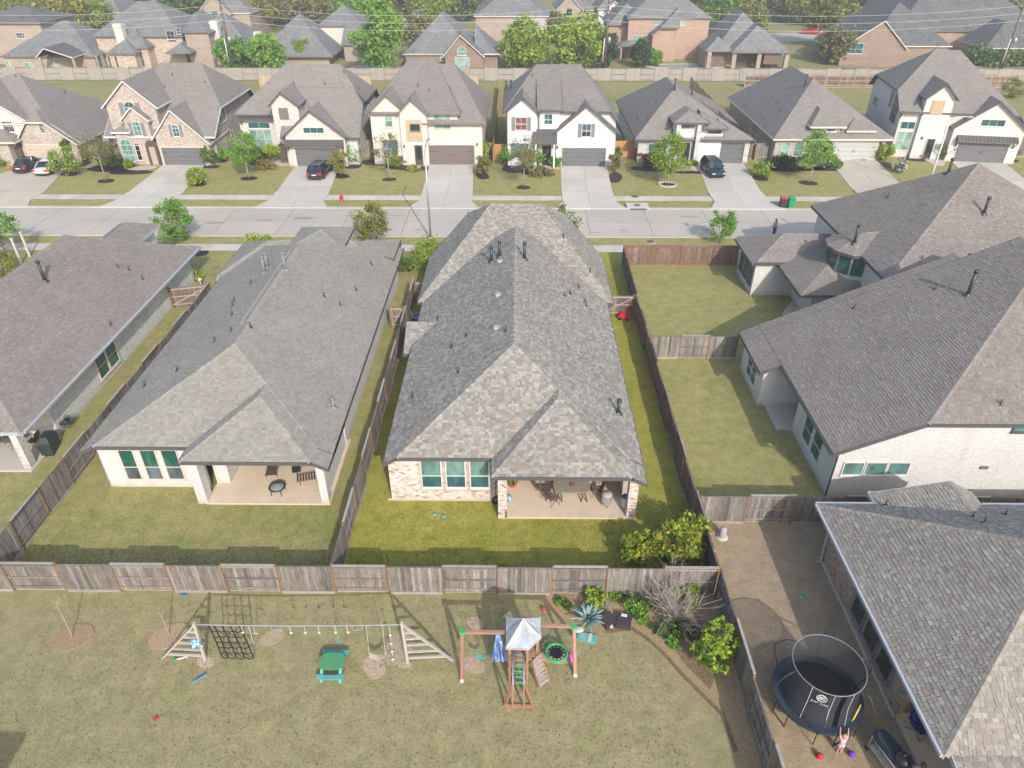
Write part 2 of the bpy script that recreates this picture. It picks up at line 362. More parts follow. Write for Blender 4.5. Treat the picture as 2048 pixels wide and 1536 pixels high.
def boxmesh(name, sx, sy, sz, mat, zbase=True):
    k = (name, round(sx, 3), round(sy, 3), round(sz, 3), mat)
    if k in _meshcache: return _meshcache[k]
    b = MB()
    b.box(-sx/2, sx/2, -sy/2, sy/2, 0 if zbase else -sz/2, sz if zbase else sz/2, tone=0)
    me = bpy.data.meshes.new(name); me.from_pydata(b.V, [], b.F); me.materials.append(M[mat])
    _meshcache[k] = me; return me
# ------------------------------------------------------------------ roofs as the lowest of several sloping planes
class Block:
    def __init__(s, pts, edges):
        s.pts = [Vector((p[0], p[1])) for p in pts]; s.edges = edges; s.planes = []
        n = len(pts)
        for i in range(n):
            e = edges[i]
            if e is None or e[1] is None: s.planes.append(None); continue
            a, b = s.pts[i], s.pts[(i+1) % n]; d = (b-a).normalized(); nr = Vector((-d.y, d.x))   # inward (CCW)
            s.planes.append((nr.x*e[1], nr.y*e[1], e[0] - (nr.x*a.x + nr.y*a.y)*e[1], d, nr, e[1]))
        s.faces = []
        for i, p in enumerate(s.planes):
            if p is None: continue
            poly = [v.copy() for v in s.pts]
            for j, q in enumerate(s.planes):
                if q is None or j == i: continue
                poly = clip(poly, lambda v: (q[0]-p[0])*v.x + (q[1]-p[1])*v.y + (q[2]-p[2]))
                if len(poly) < 3: break
            if len(poly) >= 3: s.faces.append((i, [Vector((v.x, v.y, p[0]*v.x+p[1]*v.y+p[2])) for v in poly]))
    def z(s, x, y): return min(p[0]*x + p[1]*y + p[2] for p in s.planes if p)
    def inside(s, x, y, m=0.0):
        n = len(s.pts)
        for i in range(n):
            a, b = s.pts[i], s.pts[(i+1) % n]; d = (b-a).normalized()
            if (x-a.x)*-d.y + (y-a.y)*d.x < m: return False
        return True
def clip(poly, f):
    out = []; n = len(poly)
    for i in range(n):
        a, b = poly[i], poly[(i+1) % n]; fa, fb = f(a), f(b)
        if fa >= -1e-7: out.append(a)
        if (fa > 1e-7 and fb < -1e-7) or (fa < -1e-7 and fb > 1e-7): out.append(a + (b-a)*(fa/(fa-fb)))
    r = []
    for v in out:
        if not r or (v-r[-1]).length > 1e-4: r.append(v)
    if len(r) > 1 and (r[0]-r[-1]).length < 1e-4: r.pop()
    return r
def RB(x0, x1, y0, y1, S=None, E=None, N=None, W=None):
    return Block([(x0, y0), (x1, y0), (x1, y1), (x0, y1)], [S, E, N, W])
def roof_parts(house, blocks, mode, mat, fmat, base='roof_base', near300=0, seed=1, fh=.2):
    rnd = random.Random(seed)
    top = MB(); fas = MB(); cap = MB(); tabs = MB(); cand = []
    for bi, bl in enumerate(blocks):
        others = [o for o in blocks if o is not bl]
        for fi, poly in bl.faces:
            p = bl.planes[fi]; d, nr, sl = p[3], p[4], p[5]
            e = Vector((d.x, d.y, 0)); u = Vector((nr.x, nr.y, sl)).normalized(); nn = e.cross(u)
            o0 = poly[0]
            uv = [((v-o0).dot(e) + rnd.random()*0, (v-o0).dot(u)) for v in poly]
            top.poly(poly, rnd.random(), uv, 0)
            top.poly([v - Vector((0, 0, .14)) for v in poly][::-1], .5, uv, 1)
            # boundary edges
            n = len(poly)
            for i in range(n):
                a, b = poly[i], poly[(i+1) % n]
                for k in range(len(bl.pts)):
                    q0, q1 = bl.pts[k], bl.pts[(k+1) % len(bl.pts)]; dd = (q1-q0).normalized()
                    da = abs((a.x-q0.x)*-dd.y + (a.y-q0.y)*dd.x); db = abs((b.x-q0.x)*-dd.y + (b.y-q0.y)*dd.x)
                    if da < 1e-3 and db < 1e-3 and (a-b).length > .05:
                        if k in getattr(bl, 'nofascia', ()): continue
                        out = Vector((dd.y, -dd.x, 0)); m = (a+b)/2 + out*.02; hv = (b-a)/2
                        fas.obox(m - Vector((0, 0, fh/2 - .015)), hv + hv.normalized()*.02, out*.022, Vector((0, 0, fh/2)), .5)
                        break
            # hips and ridges
            for fj, poly2 in bl.faces:
                if fj <= fi: continue
                q = bl.planes[fj]
                for i in range(n):
                    a, b = poly[i], poly[(i+1) % n]
                    if abs(q[0]*a.x+q[1]*a.y+q[2]-a.z) < 1e-3 and abs(q[0]*b.x+q[1]*b.y+q[2]-b.z) < 1e-3 and (b-a).length > .1:
                        L = (b-a).length; t = (b-a)/L
                        if t.z < -1e-3: a, b, t = b, a, -t
                        n1 = nn; e2 = Vector((q[3].x, q[3].y, 0)); u2 = Vector((q[4].x, q[4].y, q[5])).normalized(); n2 = e2.cross(u2)
                        s1 = t.cross(n1).normalized(); s2 = t.cross(n2).normalized()
                        cen = sum(poly, Vector())/len(poly)
                        if s1.dot(cen-a) < 0: s1 = -s1
                        cen = sum(poly2, Vector())/len(poly2)
                        if s2.dot(cen-a) < 0: s2 = -s2
                        up = (n1+n2).normalized(); step = .2 if mode == 'tabs' else 1.2
                        m = max(1, int(L/step)); st = L/m
                        for k in range(m):
                            c0 = a + t*(k*st); c1 = a + t*((k+1)*st+.02)
                            mid = (c0+c1)/2
                            if any(ob.inside(mid.x, mid.y) and ob.z(mid.x, mid.y) > mid.z + .05 for ob in others): continue
                            lo, hi = up*(.035 if t.z > .01 else .03), up*.022; tn = rnd.random(); w = .14
                            cap.poly([c0+lo, c1+hi, c1+s1*w+n1*.014, c0+s1*w+n1*.024], tn); cap.poly([c0+s2*w+n2*.024, c1+s2*w+n2*.014, c1+hi, c0+lo], tn)
                            cap.poly([c0+lo, c0+s1*w+n1*.024, c0+s1*w, c0+s2*w, c0+s2*w+n2*.024], tn)
            if mode != 'tabs': continue
            P2 = [Vector(((v-o0).dot(e), (v-o0).dot(u))) for v in poly]
            s0, s1_ = min(v.x for v in P2), max(v.x for v in P2); t0, t1 = min(v.y for v in P2), max(v.y for v in P2)
            EX = .16; row = 0; t = t0
            m = len(P2); ar = sum(P2[i].x*P2[(i+1) % m].y - P2[(i+1) % m].x*P2[i].y for i in range(m))
            sg = 1 if ar > 0 else -1
            ed = [(P2[i], (P2[(i+1) % m]-P2[i]).normalized()) for i in range(m)]
            while t < t1 - .02:
                sx = s0 - rnd.random()*.4
                while sx < s1_:
                    w = rnd.choice((.12, .15, .19, .24, .3)); c = Vector((sx+w/2, t+EX/2))
                    dist = min(((c-a).y*dv.x - (c-a).x*dv.y)*sg for a, dv in ed)
                    if dist > -.3:
                        W3 = o0 + e*c.x + u*c.y
                        if not any(ob.inside(W3.x, W3.y) and ob.z(W3.x, W3.y) > W3.z + .08 for ob in others):
                            lift = rnd.choice((.016, .016, .03)); jt = rnd.choice((0, 0, .022, .035)); q = [Vector((sx, t+jt)), Vector((sx+w-.016, t+jt)), Vector((sx+w-.016, t+EX+.012)), Vector((sx, t+EX+.012))]
                            full = dist > .27
                            if near300 and full: cand.append(((W3-Vector((0, 0, HC))).length, W3, e, u, nn, w, lift, len(tabs.F)))
                            if not full:
                                q = clip2(q, ed, sg)
                            if len(q) >= 3:
                                tn = rnd.random()
                                def up3(v): 
                                    h = lift*(1-(v.y-t)/(EX+.012)) + .006
                                    return o0 + e*v.x + u*v.y + nn*h
                                tp = [up3(v) for v in q]
                                if full: tabs.poly(tp, tn); tabs.poly([o0+e*q[0].x+u*(t+jt), o0+e*q[1].x+u*(t+jt), tp[1], tp[0]], tn)
                                else: tabs.poly(tp, tn)
                    sx += w
                t += EX; row += 1
    r = top.build('roof', [mat, base], house)
    if fas.F: fas.build('fascia', fmat, house)
    if cap.F and mode == 'tabs': cap.build('ridge_cap', mat, r, 'stuff')
    if mode == 'tabs':
        if near300:
            cand.sort(key=lambda c: c[0]); cand = cand[:near300]; drop = set()
            for c in cand: drop.add(c[7]); drop.add(c[7]+1)
            for dd_, W3, e, u, nn, w, lift, _ in cand:
                k = ('shg', w, lift, mat)
                if k not in _meshcache:
                    b = MB(); h = .162
                    A = [(-w/2+.005, -.08, lift+.006), (w/2-.005, -.08, lift+.006), (w/2-.005, .092, .006), (-w/2+.005, .092, .006)]
                    B = [(x, y, 0) for x, y, z in A]
                    for f in (A, [B[0], B[1], A[1], A[0]], [B[1], B[2], A[2], A[1]], [B[3], B[0], A[0], A[3]]): b.poly(f)
                    me = bpy.data.meshes.new('shingle'); me.from_pydata(b.V, [], b.F); me.materials.append(M[mat]); _meshcache[k] = me
                mx = Matrix(((e.x, u.x, nn.x, W3.x), (e.y, u.y, nn.y, W3.y), (e.z, u.z, nn.z, W3.z), (0, 0, 0, 1)))
                piece('shingle', _meshcache[k], r, mx)
            t2 = MB()
            for i, f in enumerate(tabs.F):
                if i in drop: continue
                t2.poly([tabs.V[j] for j in f], tabs.T[i])
            tabs = t2
        tabs.build('shingles', mat, r, 'stuff')
    return r
def clip2(q, ed, sg):
    for a, dv in ed:
        q = clip(q, lambda v: ((v-a).y*dv.x - (v-a).x*dv.y)*sg)
        if len(q) < 3: return []
    return q
_wk = [0]
def walls(house, bl, mat, inset=(.45, .45, .45, .45), z0=0.0, name='wall', drop=.1, pts=None, ztop=None):
    """walls that rise to the underside of block bl; inset per side S,E,N,W (None = no wall on that side)"""
    _wk[0] += 1; eps = .003*(_wk[0] % 7)
    b = MB()
    x0 = min(p.x for p in bl.pts); x1 = max(p.x for p in bl.pts); y0 = min(p.y for p in bl.pts); y1 = max(p.y for p in bl.pts)
    v = [i if i is not None else .45 for i in inset]
    X0, X1, Y0, Y1 = x0+v[3]+eps, x1-v[1]-eps, y0+v[0]+eps, y1-v[2]-eps
    c = [Vector((X0, Y0)), Vector((X1, Y0)), Vector((X1, Y1)), Vector((X0, Y1))]
    for k in range(4):
        if inset[k] is None: continue
        a, q = c[k], c[(k+1) % 4]; L = (q-a).length; n = max(2, int(L/.3)); u0 = 0
        ts = set(i/n for i in range(n+1))
        prev = None
        # exact kinks
        pl = [p for p in bl.planes if p]
        for i in range(len(pl)):
            for j in range(i):
                fa = (pl[i][0]-pl[j][0])*a.x + (pl[i][1]-pl[j][1])*a.y + pl[i][2]-pl[j][2]
                fb = (pl[i][0]-pl[j][0])*q.x + (pl[i][1]-pl[j][1])*q.y + pl[i][2]-pl[j][2]
                if fa*fb < 0: ts.add(fa/(fa-fb))
        ts = sorted(ts); top = []
        for t in ts:
            w = a + (q-a)*t; zz = bl.z(w.x, w.y) - drop
            if ztop is not None: zz = min(zz, ztop)
            top.append((t, w, max(zz, z0+.05)))
        # merge collinear
        keep = [top[0]]
        for i in range(1, len(top)-1):
            s1 = (top[i][2]-keep[-1][2])/(top[i][0]-keep[-1][0]+1e-9); s2 = (top[i+1][2]-top[i][2])/(top[i+1][0]-top[i][0]+1e-9)
            if abs(s1-s2) > 1e-3: keep.append(top[i])
        keep.append(top[-1])
        for i in range(len(keep)-1):
            (ta, wa, za), (tb, wb, zb) = keep[i], keep[i+1]
            b.poly([(wa.x, wa.y, z0), (wb.x, wb.y, z0), (wb.x, wb.y, zb), (wa.x, wa.y, za)], 0,
                   [(ta*L, z0), (tb*L, z0), (tb*L, zb), (ta*L, za)])
    return b.build(name, mat, house)
def swall(house, Y, x0, x1, top, mat, name='wall', z0=0.0):
    # wall facing the camera whose top follows a function of x
    b = MB(); n = 24; xs = [x0+(x1-x0)*i/n for i in range(n+1)]
    for p, q in zip(xs[:-1], xs[1:]): b.poly([(p, Y, z0), (q, Y, z0), (q, Y, top(q)), (p, Y, top(p))], 0, [(p, z0), (q, z0), (q, top(q)), (p, top(p))])
    return b.build(name, mat, house)
def boxwall(house, x0, x1, y0, y1, z0, z1, mat, name='wall'):
    b = MB()
    for (ax, ay, bx, by) in ((x0, y0, x1, y0), (x1, y0, x1, y1), (x1, y1, x0, y1), (x0, y1, x0, y0)):
        L = math.hypot(bx-ax, by-ay)
        b.poly([(ax, ay, z0), (bx, by, z0), (bx, by, z1), (ax, ay, z1)], 0, [(0, z0), (L, z0), (L, z1), (0, z1)])
    b.poly([(x0, y0, z1), (x1, y0, z1), (x1, y1, z1), (x0, y1, z1)], 0, [(x0, y0), (x1, y0), (x1, y1), (x0, y1)])
    return b.build(name, mat, house)
# ------------------------------------------------------------------ windows and doors.  o = lower-left corner, a = along, n = outward
def window(house, o, a, n, w, h, frame='trim_white', up='glass_teal', lo=None, grid=None, meet=True, arch=False, fw=.06, depth=.06, sill=True, frac=.42):
    o, a, n = Vector(o), Vector(a).normalized(), Vector(n).normalized(); z = Vector((0, 0, 1))
    f = MB(); lo = lo or up
    def bar(s0, s1, t0, t1, d0=0.0, d1=depth):
        f.obox(o + a*(s0+s1)/2 + z*(t0+t1)/2 + n*(d0+d1)/2, a*(s1-s0)/2, n*(d1-d0)/2, z*(t1-t0)/2, .5)
    bar(-fw, 0, -fw, h+fw); bar(w, w+fw, -fw, h+fw); bar(0, w, -fw, 0, 0, depth+.002); bar(0, w, h, h+fw, 0, depth+.002)
    if sill: bar(-fw-.03, w+fw+.03, -fw-.06, -fw, 0, depth+.04)
    m = h*frac
    if meet: bar(0, w, m-.02, m+.02, 0, depth-.01)
    if grid:
        for i in range(1, grid[0]): bar(w*i/grid[0]-.015, w*i/grid[0]+.015, 0, h, .0, depth-.016)
        for j in range(1, grid[1]): bar(0, w, h*j/grid[1]-.015, h*j/grid[1]+.015, 0, depth-.022)
    if arch:
        N = 8; R = w/2; c = o + a*R + z*(h+fw)
        pts = [c + a*math.cos(math.pi*i/N)*(R+fw/2) + z*math.sin(math.pi*i/N)*(R+fw/2) + n*depth/2 for i in range(N+1)]
        for i in range(N): f.beam(pts[i], pts[i+1], fw, depth, .5, up=n)
        f.beam(c + n*depth*.4, c + z*R + n*depth*.4, .03, .03, .5, up=n)
    r = f.build('window', frame, house)
    def pane(t0, t1, m_):
        p = MB(); d = .02
        p.poly([o + z*t0 + n*d, o + a*w + z*t0 + n*d, o + a*w + z*t1 + n*d, o + z*t1 + n*d]); return p.build('pane', m_, r)
    if meet: pane(0, m, lo); pane(m, h, up)
    else: pane(0, h, up)
    if arch:
        p = MB(); N = 8; c = o + a*w/2 + z*(h+fw) + n*.02
        p.poly([c + a*math.cos(math.pi*i/N)*w/2 + z*math.sin(math.pi*i/N)*w/2 for i in range(N+1)]); p.build('pane', up, r)
    return r
def winS(house, Y, p0, p1, **k):
    """window in a wall facing the camera (plane y=Y) from pixel corners top-left, bottom-right"""
    A, B = onY(*p0, Y), onY(*p1, Y); x0, x1 = min(A.x, B.x), max(A.x, B.x)
    return window(house, (x0, Y, B.z), (1, 0, 0), (0, -1, 0), x1-x0, A.z-B.z, **k)
def win(house, face, c, u0, u1, z0, z1, **k):
    """face S/N/E/W of plane coordinate c, spanning u0..u1"""
    if face == 'S': return window(house, (u0, c, z0), (1, 0, 0), (0, -1, 0), u1-u0, z1-z0, **k)
    if face == 'N': return window(house, (u1, c, z0), (-1, 0, 0), (0, 1, 0), u1-u0, z1-z0, **k)
    if face == 'W': return window(house, (c, u1, z0), (0, -1, 0), (-1, 0, 0), u1-u0, z1-z0, **k)
    return window(house, (c, u0, z0), (0, 1, 0), (1, 0, 0), u1-u0, z1-z0, **k)
def panelbox(house, name, x0, x1, Y, z0, z1, mat, d=.04, parent=None):
    b = MB(); b.box(x0, x1, Y-d, Y, z0, z1, .5); return b.build(name, mat, parent or house)
def garage(house, Y, x0, x1, h, mat, trim='trim_white', awn=None):
    f = MB(); t = .12
    f.box(x0-t, x0, Y-.08, Y, 0, h+t, .5); f.box(x1, x1+t, Y-.08, Y, 0, h+t, .5); f.box(x0, x1, Y-.078, Y, h, h+t, .5)
    r = f.build('garage_door', trim, house)
    n = 4
    for i in range(n):
        b = MB(); za, zb = h*i/n+.012, h*(i+1)/n-.012
        b.box(x0, x1, Y-.03, Y-.005, za, zb, .5)
        k = 8
        for j in range(k):
            xa = x0 + (x1-x0)*(j+.08)/k; xb = x0 + (x1-x0)*(j+.92)/k
            b.box(xa, xb, Y-.042, Y-.0305, za+.09, zb-.09, .5)
        b.build('panel', mat, r)
    hb = MB(); m = (x0+x1)/2
    for s in (-.12, .12): hb.box(m+s-.02, m+s+.02, Y-.075, Y-.045, h*.45, h*.58, .5)
    for zz in (h*.2, h*.72):
        hb.box(x0+.03, x0+.5, Y-.06, Y-.045, zz-.02, zz+.02, .5); hb.box(x1-.5, x1-.03, Y-.06, Y-.045, zz-.02, zz+.02, .5)
    hb.build('handle', 'metal_dark', r)
    return r
def lantern(house, x, Y, z):
    b = MB(); b.box(x-.06, x+.06, Y-.03, Y, z-.1, z+.1, .5); b.beam((x, Y, z+.1), (x, Y-.18, z+.16), .02)
    b.lathe((x, Y-.18, z-.18), [(.03, 0), (.07, .02), (.09, .22), (.02, .32)], 8); b.build('wall_lantern', 'metal_dark', house)
def shutters(house, Y, x0, x1, z0, z1, w=.4):
    for a, b_ in ((x0-w-.08, x0-.08), (x1+.08, x1+w+.08)):
        b = MB(); b.box(a, b_, Y-.04, Y, z0, z1, .5)
        k = 7
        for i in range(k): b.box(a+.04, b_-.04, Y-.055, Y-.041, z0+(z1-z0)*(i+.2)/k, z0+(z1-z0)*(i+.75)/k, .5)
        b.build('shutter', 'shutter_grey', house)
def doorS(house, Y, x0, x1, h, mat='door_dark', z0=.05):
    f = MB(); f.box(x0-.08, x0, Y-.06, Y, z0, h+.08, .5); f.box(x1, x1+.08, Y-.06, Y, z0, h+.08, .5); f.box(x0, x1, Y-.058, Y, h, h+.08, .5); f.box(x0, x1, Y-.03, Y-.004, z0, h, .5, 1)
    r = f.build('front_door', ['trim_white', mat], house)
    p = MB(); p.box(x0+.18, x1-.18, Y-.036, Y-.031, h*.3, h-.2, .5); p.build('pane', 'glass_dark', r)
    k = MB(); k.lathe((x1-.1, Y-.07, h*.45), [(0, -.03), (.03, 0), (0, .03)], 8); k.build('handle', 'galv', r)
def awning(house, x0, x1, Y, z, d=.7, h=.5, mat='metal_roof'):
    """standing-seam metal roof over a door, with brackets"""
    b = MB(); b.poly([(x0, Y, z), (x0, Y-d, z-h), (x1, Y-d, z-h), (x1, Y, z)]); b.box(x0, x1, Y-d-.02, Y-d, z-h-.12, z-h, .5)
    b.poly([(x0, Y, z-.06), (x1, Y, z-.06), (x1, Y-d, z-h-.06), (x0, Y-d, z-h-.06)])
    b.poly([(x0, Y, z), (x0, Y, z-h-.1), (x0, Y-d, z-h-.1), (x0, Y-d, z-h)]); b.poly([(x1, Y, z), (x1, Y-d, z-h), (x1, Y-d, z-h-.1), (x1, Y, z-h-.1)])
    n = max(2, int((x1-x0)/.42))
    for i in range(n+1):
        x = x0 + (x1-x0)*i/n; b.beam((x, Y, z+.02), (x, Y-d, z-h+.02), .03, .05, .5)
    r = b.build('awning', mat, house)
    k = MB()
    for x in (x0+.12, x1-.12):
        k.beam((x, Y-.05, z-h-.15), (x, Y-.05, z-h-.85), .1, .1, .5); k.beam((x, Y-.05, z-h-.8), (x, Y-d+.05, z-h-.15), .09, .09, .5)
    k.build('bracket', 'fascia_brown', r)
def surface(blocks, px, py, loc=None):
    """where the sight line first meets one of these roofs"""
    d = ray(px, py); o = Vector((0, 0, HC)); t = 5.0
    while t < 260:
        p = o + d*t
        for b in blocks:
            if b.inside(p.x, p.y) and b.z(p.x, p.y) >= p.z: return p
        t += .05 if t < 120 else .2
    return None
def vents(house, blocks, tall=(), short=(), turtle=(), mat='metal_dark', gap=()):
    """flue pipes, small plumbing vents and low box vents on a roof, from the pixel of each foot"""
    for px, py, h in tall:
        p = surface(blocks, px, py)
        if p is None: continue
        b = MB(); b.tube([p-Vector((0, 0, .1)), p+Vector((0, 0, h))], .1, 10, .5); b.tube([p+Vector((0, 0, h)), p+Vector((0, 0, h+.14))], [.15, .13], 10, .5)
        b.lathe(p-Vector((0, 0, .02)), [(.26, -.05), (.14, .14)], 12, .5); b.build('flue_pipe', mat, house)
    for px, py in short:
        p = surface(blocks, px, py)
        if p is None: continue
        b = MB(); b.tube([p-Vector((0, 0, .1)), p+Vector((0, 0, .34))], .04, 8, .5); b.box(p.x-.1, p.x+.1, p.y-.1, p.y+.1, p.z-.12, p.z+.03, .5); b.build('vent_pipe', 'metal_dark', house)
    for px, py in turtle:
        p = surface(blocks, px, py)
        if p is None: continue
        b = MB(); b.lathe(p-Vector((0, 0, .12)), [(.27, 0), (.27, .18), (.22, .24), (0, .26)], 6, .5, smooth=False); b.build('roof_vent', 'vent_pale', house)
def gutter(house, p, q, mat='gutter_white', down=None, name='gutter'):
    p, q = Vector(p), Vector(q); b = MB(); b.beam(p, q, .13, .13, .5)
    r = b.build(name, mat, house)
    for dn in (down or []):
        k = MB(); k.tube(dn, .045, 6, .5); k.build('downspout', mat, house)
# ------------------------------------------------------------------ fences
def fence(label, p, q, h=1.83, individual=True, mat='fence_grey', rail='fence_grey', post='fence_rust', alt=True, side=1, pitch=2.44, kick=True, cap=False, jit=1.0, cat='fence', group=None, first=0, name='wooden_fence', high=.1):
    """side=+1: the face to the right-hand (clockwise) side of p->q is the picket face on even bays"""
    p, q = Vector((*p, 0)), Vector((*q, 0)); d = (q-p).normalized(); n = Vector((d.y, -d.x, 0))*side; L = (q-p).length
    t = thing(name, p, label, cat, group)
    rnd = random.Random(hash((round(p.x, 1), round(p.y, 1))) & 0xffff)
    nb = max(1, round(L/pitch)); bl = L/nb; pk = .14; joined = MB()
    ang = math.atan2(d.y, d.x)
    for i in range(nb+1):
        b = MB(); c = p + d*(i*bl if i < nb else L-.05); b.obox(c + Vector((0, 0, h/2+.02)), d*.032, n*.045, Vector((0, 0, h/2+.03)), rnd.random()); b.build('post', post, t)
    cnt = 0
    for i in range(nb):
        flip = alt and ((i+first) % 2 == 1); sd = -1 if flip else 1
        a0 = p + d*(i*bl+.05); hh = h + (high if flip else 0) + rnd.uniform(-.035, .035)*jit; sk_ = rnd.uniform(-.012, .012)*jit
        for zz in ((.35, h*.55, h-.12) if not alt else (.3, h*.52, h-.1)):
            b = MB(); b.obox(a0 + d*(bl/2-.05) - n*sd*.02 + Vector((0, 0, zz)), d*(bl/2-.05), n*.02, Vector((0, 0, .045)), rnd.random()); b.build('rail', rail, t)
        if kick:
            b = MB(); b.obox(a0 + d*(bl/2-.05) + n*sd*.058 + Vector((0, 0, .08)), d*(bl/2-.03), n*.012, Vector((0, 0, .09)), rnd.random()); b.build('kickboard', 'fence_pale' if mat == 'fence_grey' else rail, t)
        if cap or flip:
            b = MB(); b.obox(a0 + d*(bl/2-.05) - n*sd*.02 + Vector((0, 0, hh-.03)), d*(bl/2-.04), n*.055, Vector((0, 0, .02)), rnd.random()); b.build('cap_rail', 'fence_pale' if mat == 'fence_grey' else rail, t)
        m = int((bl-.02)/(pk+.004)); w = (bl-.02)/m
        for k in range(m):
            c = a0 + d*((k+.5)*w-.04) + n*sd*(.026+rnd.random()*.004)
            ph = hh - .06 + rnd.uniform(-.014, .014)*jit + sk_*(k-m/2)*.12 - (.1 if rnd.random() < .015 else 0)
            ang2 = ang + rnd.uniform(-.02, .02)*jit
            if individual and cnt < 290:
                me = boxmesh('picket', w-.006, .017, 1.0, mat)
                mx = Matrix.Translation(c + Vector((0, 0, .1))) @ Matrix.Rotation(ang2, 4, 'Z') @ Matrix.Rotation(rnd.uniform(-.006, .006)*jit, 4, 'Y') @ Matrix.Diagonal((1, 1, ph-.1, 1))
                piece('picket', me, t, mx)
            else: joined.obox(c + Vector((0, 0, ph/2+.05)), d*(w/2-.003), n*.009, Vector((0, 0, ph/2-.05)), rnd.random())
            cnt += 1
    if joined.F: joined.build('pickets', mat, t, 'stuff')
    return t
def gate(label, p, q, h=1.75, mat='fence_brown', group=None, hand=1):
    """garden gate: pickets, three rails and a diagonal brace between two posts"""
    p, q = Vector((*p, 0)), Vector((*q, 0)); d = (q-p).normalized(); n = Vector((d.y, -d.x, 0)); L = (q-p).length
    t = thing('garden_gate', p, label, 'gate', group)
    for c in (p+d*.06, q-d*.06):
        b = MB(); b.obox(c + Vector((0, 0, h/2+.05)), d*.05, n*.05, Vector((0, 0, h/2+.05))); b.build('post', 'fence_rust', t)
    m = int((L-.24)/.145)
    for k in range(m):
        me = boxmesh('picket', (L-.24)/m-.006, .017, 1.0, mat)
        piece('picket', me, t, Matrix.Translation(p + d*(.12+(k+.5)*(L-.24)/m) + Vector((0, 0, .08)) - n*.03) @ Matrix.Rotation(math.atan2(d.y, d.x), 4, 'Z') @ Matrix.Diagonal((1, 1, h-.1, 1)))
    for z in (.3, h*.55, h-.15):
        b = MB(); b.beam(p+d*.12+Vector((0, 0, z)), q-d*.12+Vector((0, 0, z)), .04, .09); b.build('rail', 'fence_pale', t)
    b = MB(); b.beam(p+d*.14+n*.03+Vector((0, 0, .33)), q-d*.14+n*.03+Vector((0, 0, h-.18)), .03, .08); b.build('brace', 'fence_pale', t)
    return t
# ------------------------------------------------------------------ plants
DENS = 2.1
def crownmesh(rnd, c, rx, ry, rz, nclump, nleaf, size, cr=.35, fill=.6, gap=0.0, flat=False):
    b = MB(); c = Vector(c)
    cl = []
    for i in range(nclump):
        while True:
            v = Vector((rnd.uniform(-1, 1), rnd.uniform(-1, 1), rnd.uniform(-1, 1)))
            if v.length <= 1: break
        if rnd.random() > fill and v.length > 1e-3: v = v.normalized()*rnd.uniform(.75, 1.05)
        cl.append((c + Vector((v.x*rx, v.y*ry, v.z*rz)), rnd.uniform(.6, 1.15)*cr*(rx+ry)/2, rnd.uniform(-.14, .14)))
    for cc, r, tb in cl:
        for k in range(int(nleaf*DENS)):
            v = Vector((rnd.gauss(0, .5), rnd.gauss(0, .5), rnd.gauss(0, .42)))*r
            if v.length > 1.7*r: v *= .6
            p = cc + v
            if p.z < .05: p.z = .05 + rnd.random()*.1
            nrm = Vector((rnd.gauss(0, 1), rnd.gauss(0, 1), rnd.gauss(.5, 1))).normalized(); a = nrm.orthogonal().normalized()
            a = Matrix.Rotation(rnd.random()*6.28, 3, nrm) @ a; bb = nrm.cross(a); s = size*rnd.uniform(.6, 1.3)
            tn = min(.99, max(.0, .5 + tb + rnd.gauss(0, .2)))
            b.poly([p - a*s*.6, p + bb*s*.42 - nrm*s*.1, p + a*s*.6, p - bb*s*.42 - nrm*s*.1], tn)
    return b, cl
def tree(name, label, loc, h, r, leaf, cat='tree', trunk=.09, bare=.3, nclump=45, nleaf=40, size=.2, seed=0, group=None, barkm='bark', ry=None, ring=None, multi=1, fill=.6, cr=.35, lean=(0, 0)):
    rnd = random.Random(seed*31+5); loc = Vector(loc); t = thing(name, loc, label, cat, group)
    zb = h*bare; rz = (h-zb)/2; c = loc + Vector((lean[0], lean[1], zb+rz))
    b, cl = crownmesh(rnd, c, r, ry or r, rz, nclump, nleaf, size, cr=cr, fill=fill)
    tr = MB()
    for m in range(multi):
        o = loc + (Vector((rnd.uniform(-.15, .15), rnd.uniform(-.15, .15), 0)) if multi > 1 else Vector())
        mid = loc + Vector((lean[0]*.5 + rnd.uniform(-.05, .05), lean[1]*.5 + rnd.uniform(-.05, .05), zb)); tp = c + Vector((0, 0, rz*.5))
        tr.tube([o, mid, c, tp], [trunk, trunk*.8, trunk*.5, trunk*.15], 7)
    for cc, rr, tb in rnd.sample(cl, min(len(cl), 16)):
        k = rnd.uniform(.1, .9); st = (loc + Vector((lean[0]*.5, lean[1]*.5, zb))).lerp(c + Vector((0, 0, rz*.3)), k)
        md = st.lerp(cc, .5) + Vector((0, 0, -.08*r)); tr.tube([st, md, cc], [trunk*.4, trunk*.25, trunk*.07], 5)
    tr.build('trunk', barkm, t); b.build('crown', leaf, t)
    return t
def bush(label, loc, h, r, leaf, nclump=22, nleaf=40, size=.15, seed=0, name='bush', cat='bush', group=None, ry=None, fill=.5, cr=.4, stems=True):
    rnd = random.Random(seed*17+3); loc = Vector(loc); t = thing(name, loc, label, cat, group)
    b, cl = crownmesh(rnd, loc + Vector((0, 0, h*.52)), r*.8, (ry or r)*.8, h*.42, nclump, nleaf, size, cr=cr, fill=fill)
    b.build('foliage', leaf, t)
    if stems:
        s = MB()
        for cc, rr, tb in cl[:8]: s.tube([loc + Vector((rnd.uniform(-.08, .08), rnd.uniform(-.08, .08), 0)), loc.lerp(cc, .5) + Vector((0, 0, .05)), cc], [.02, .014, .005], 4)
        s.build('stem', 'bark', t)
    return t
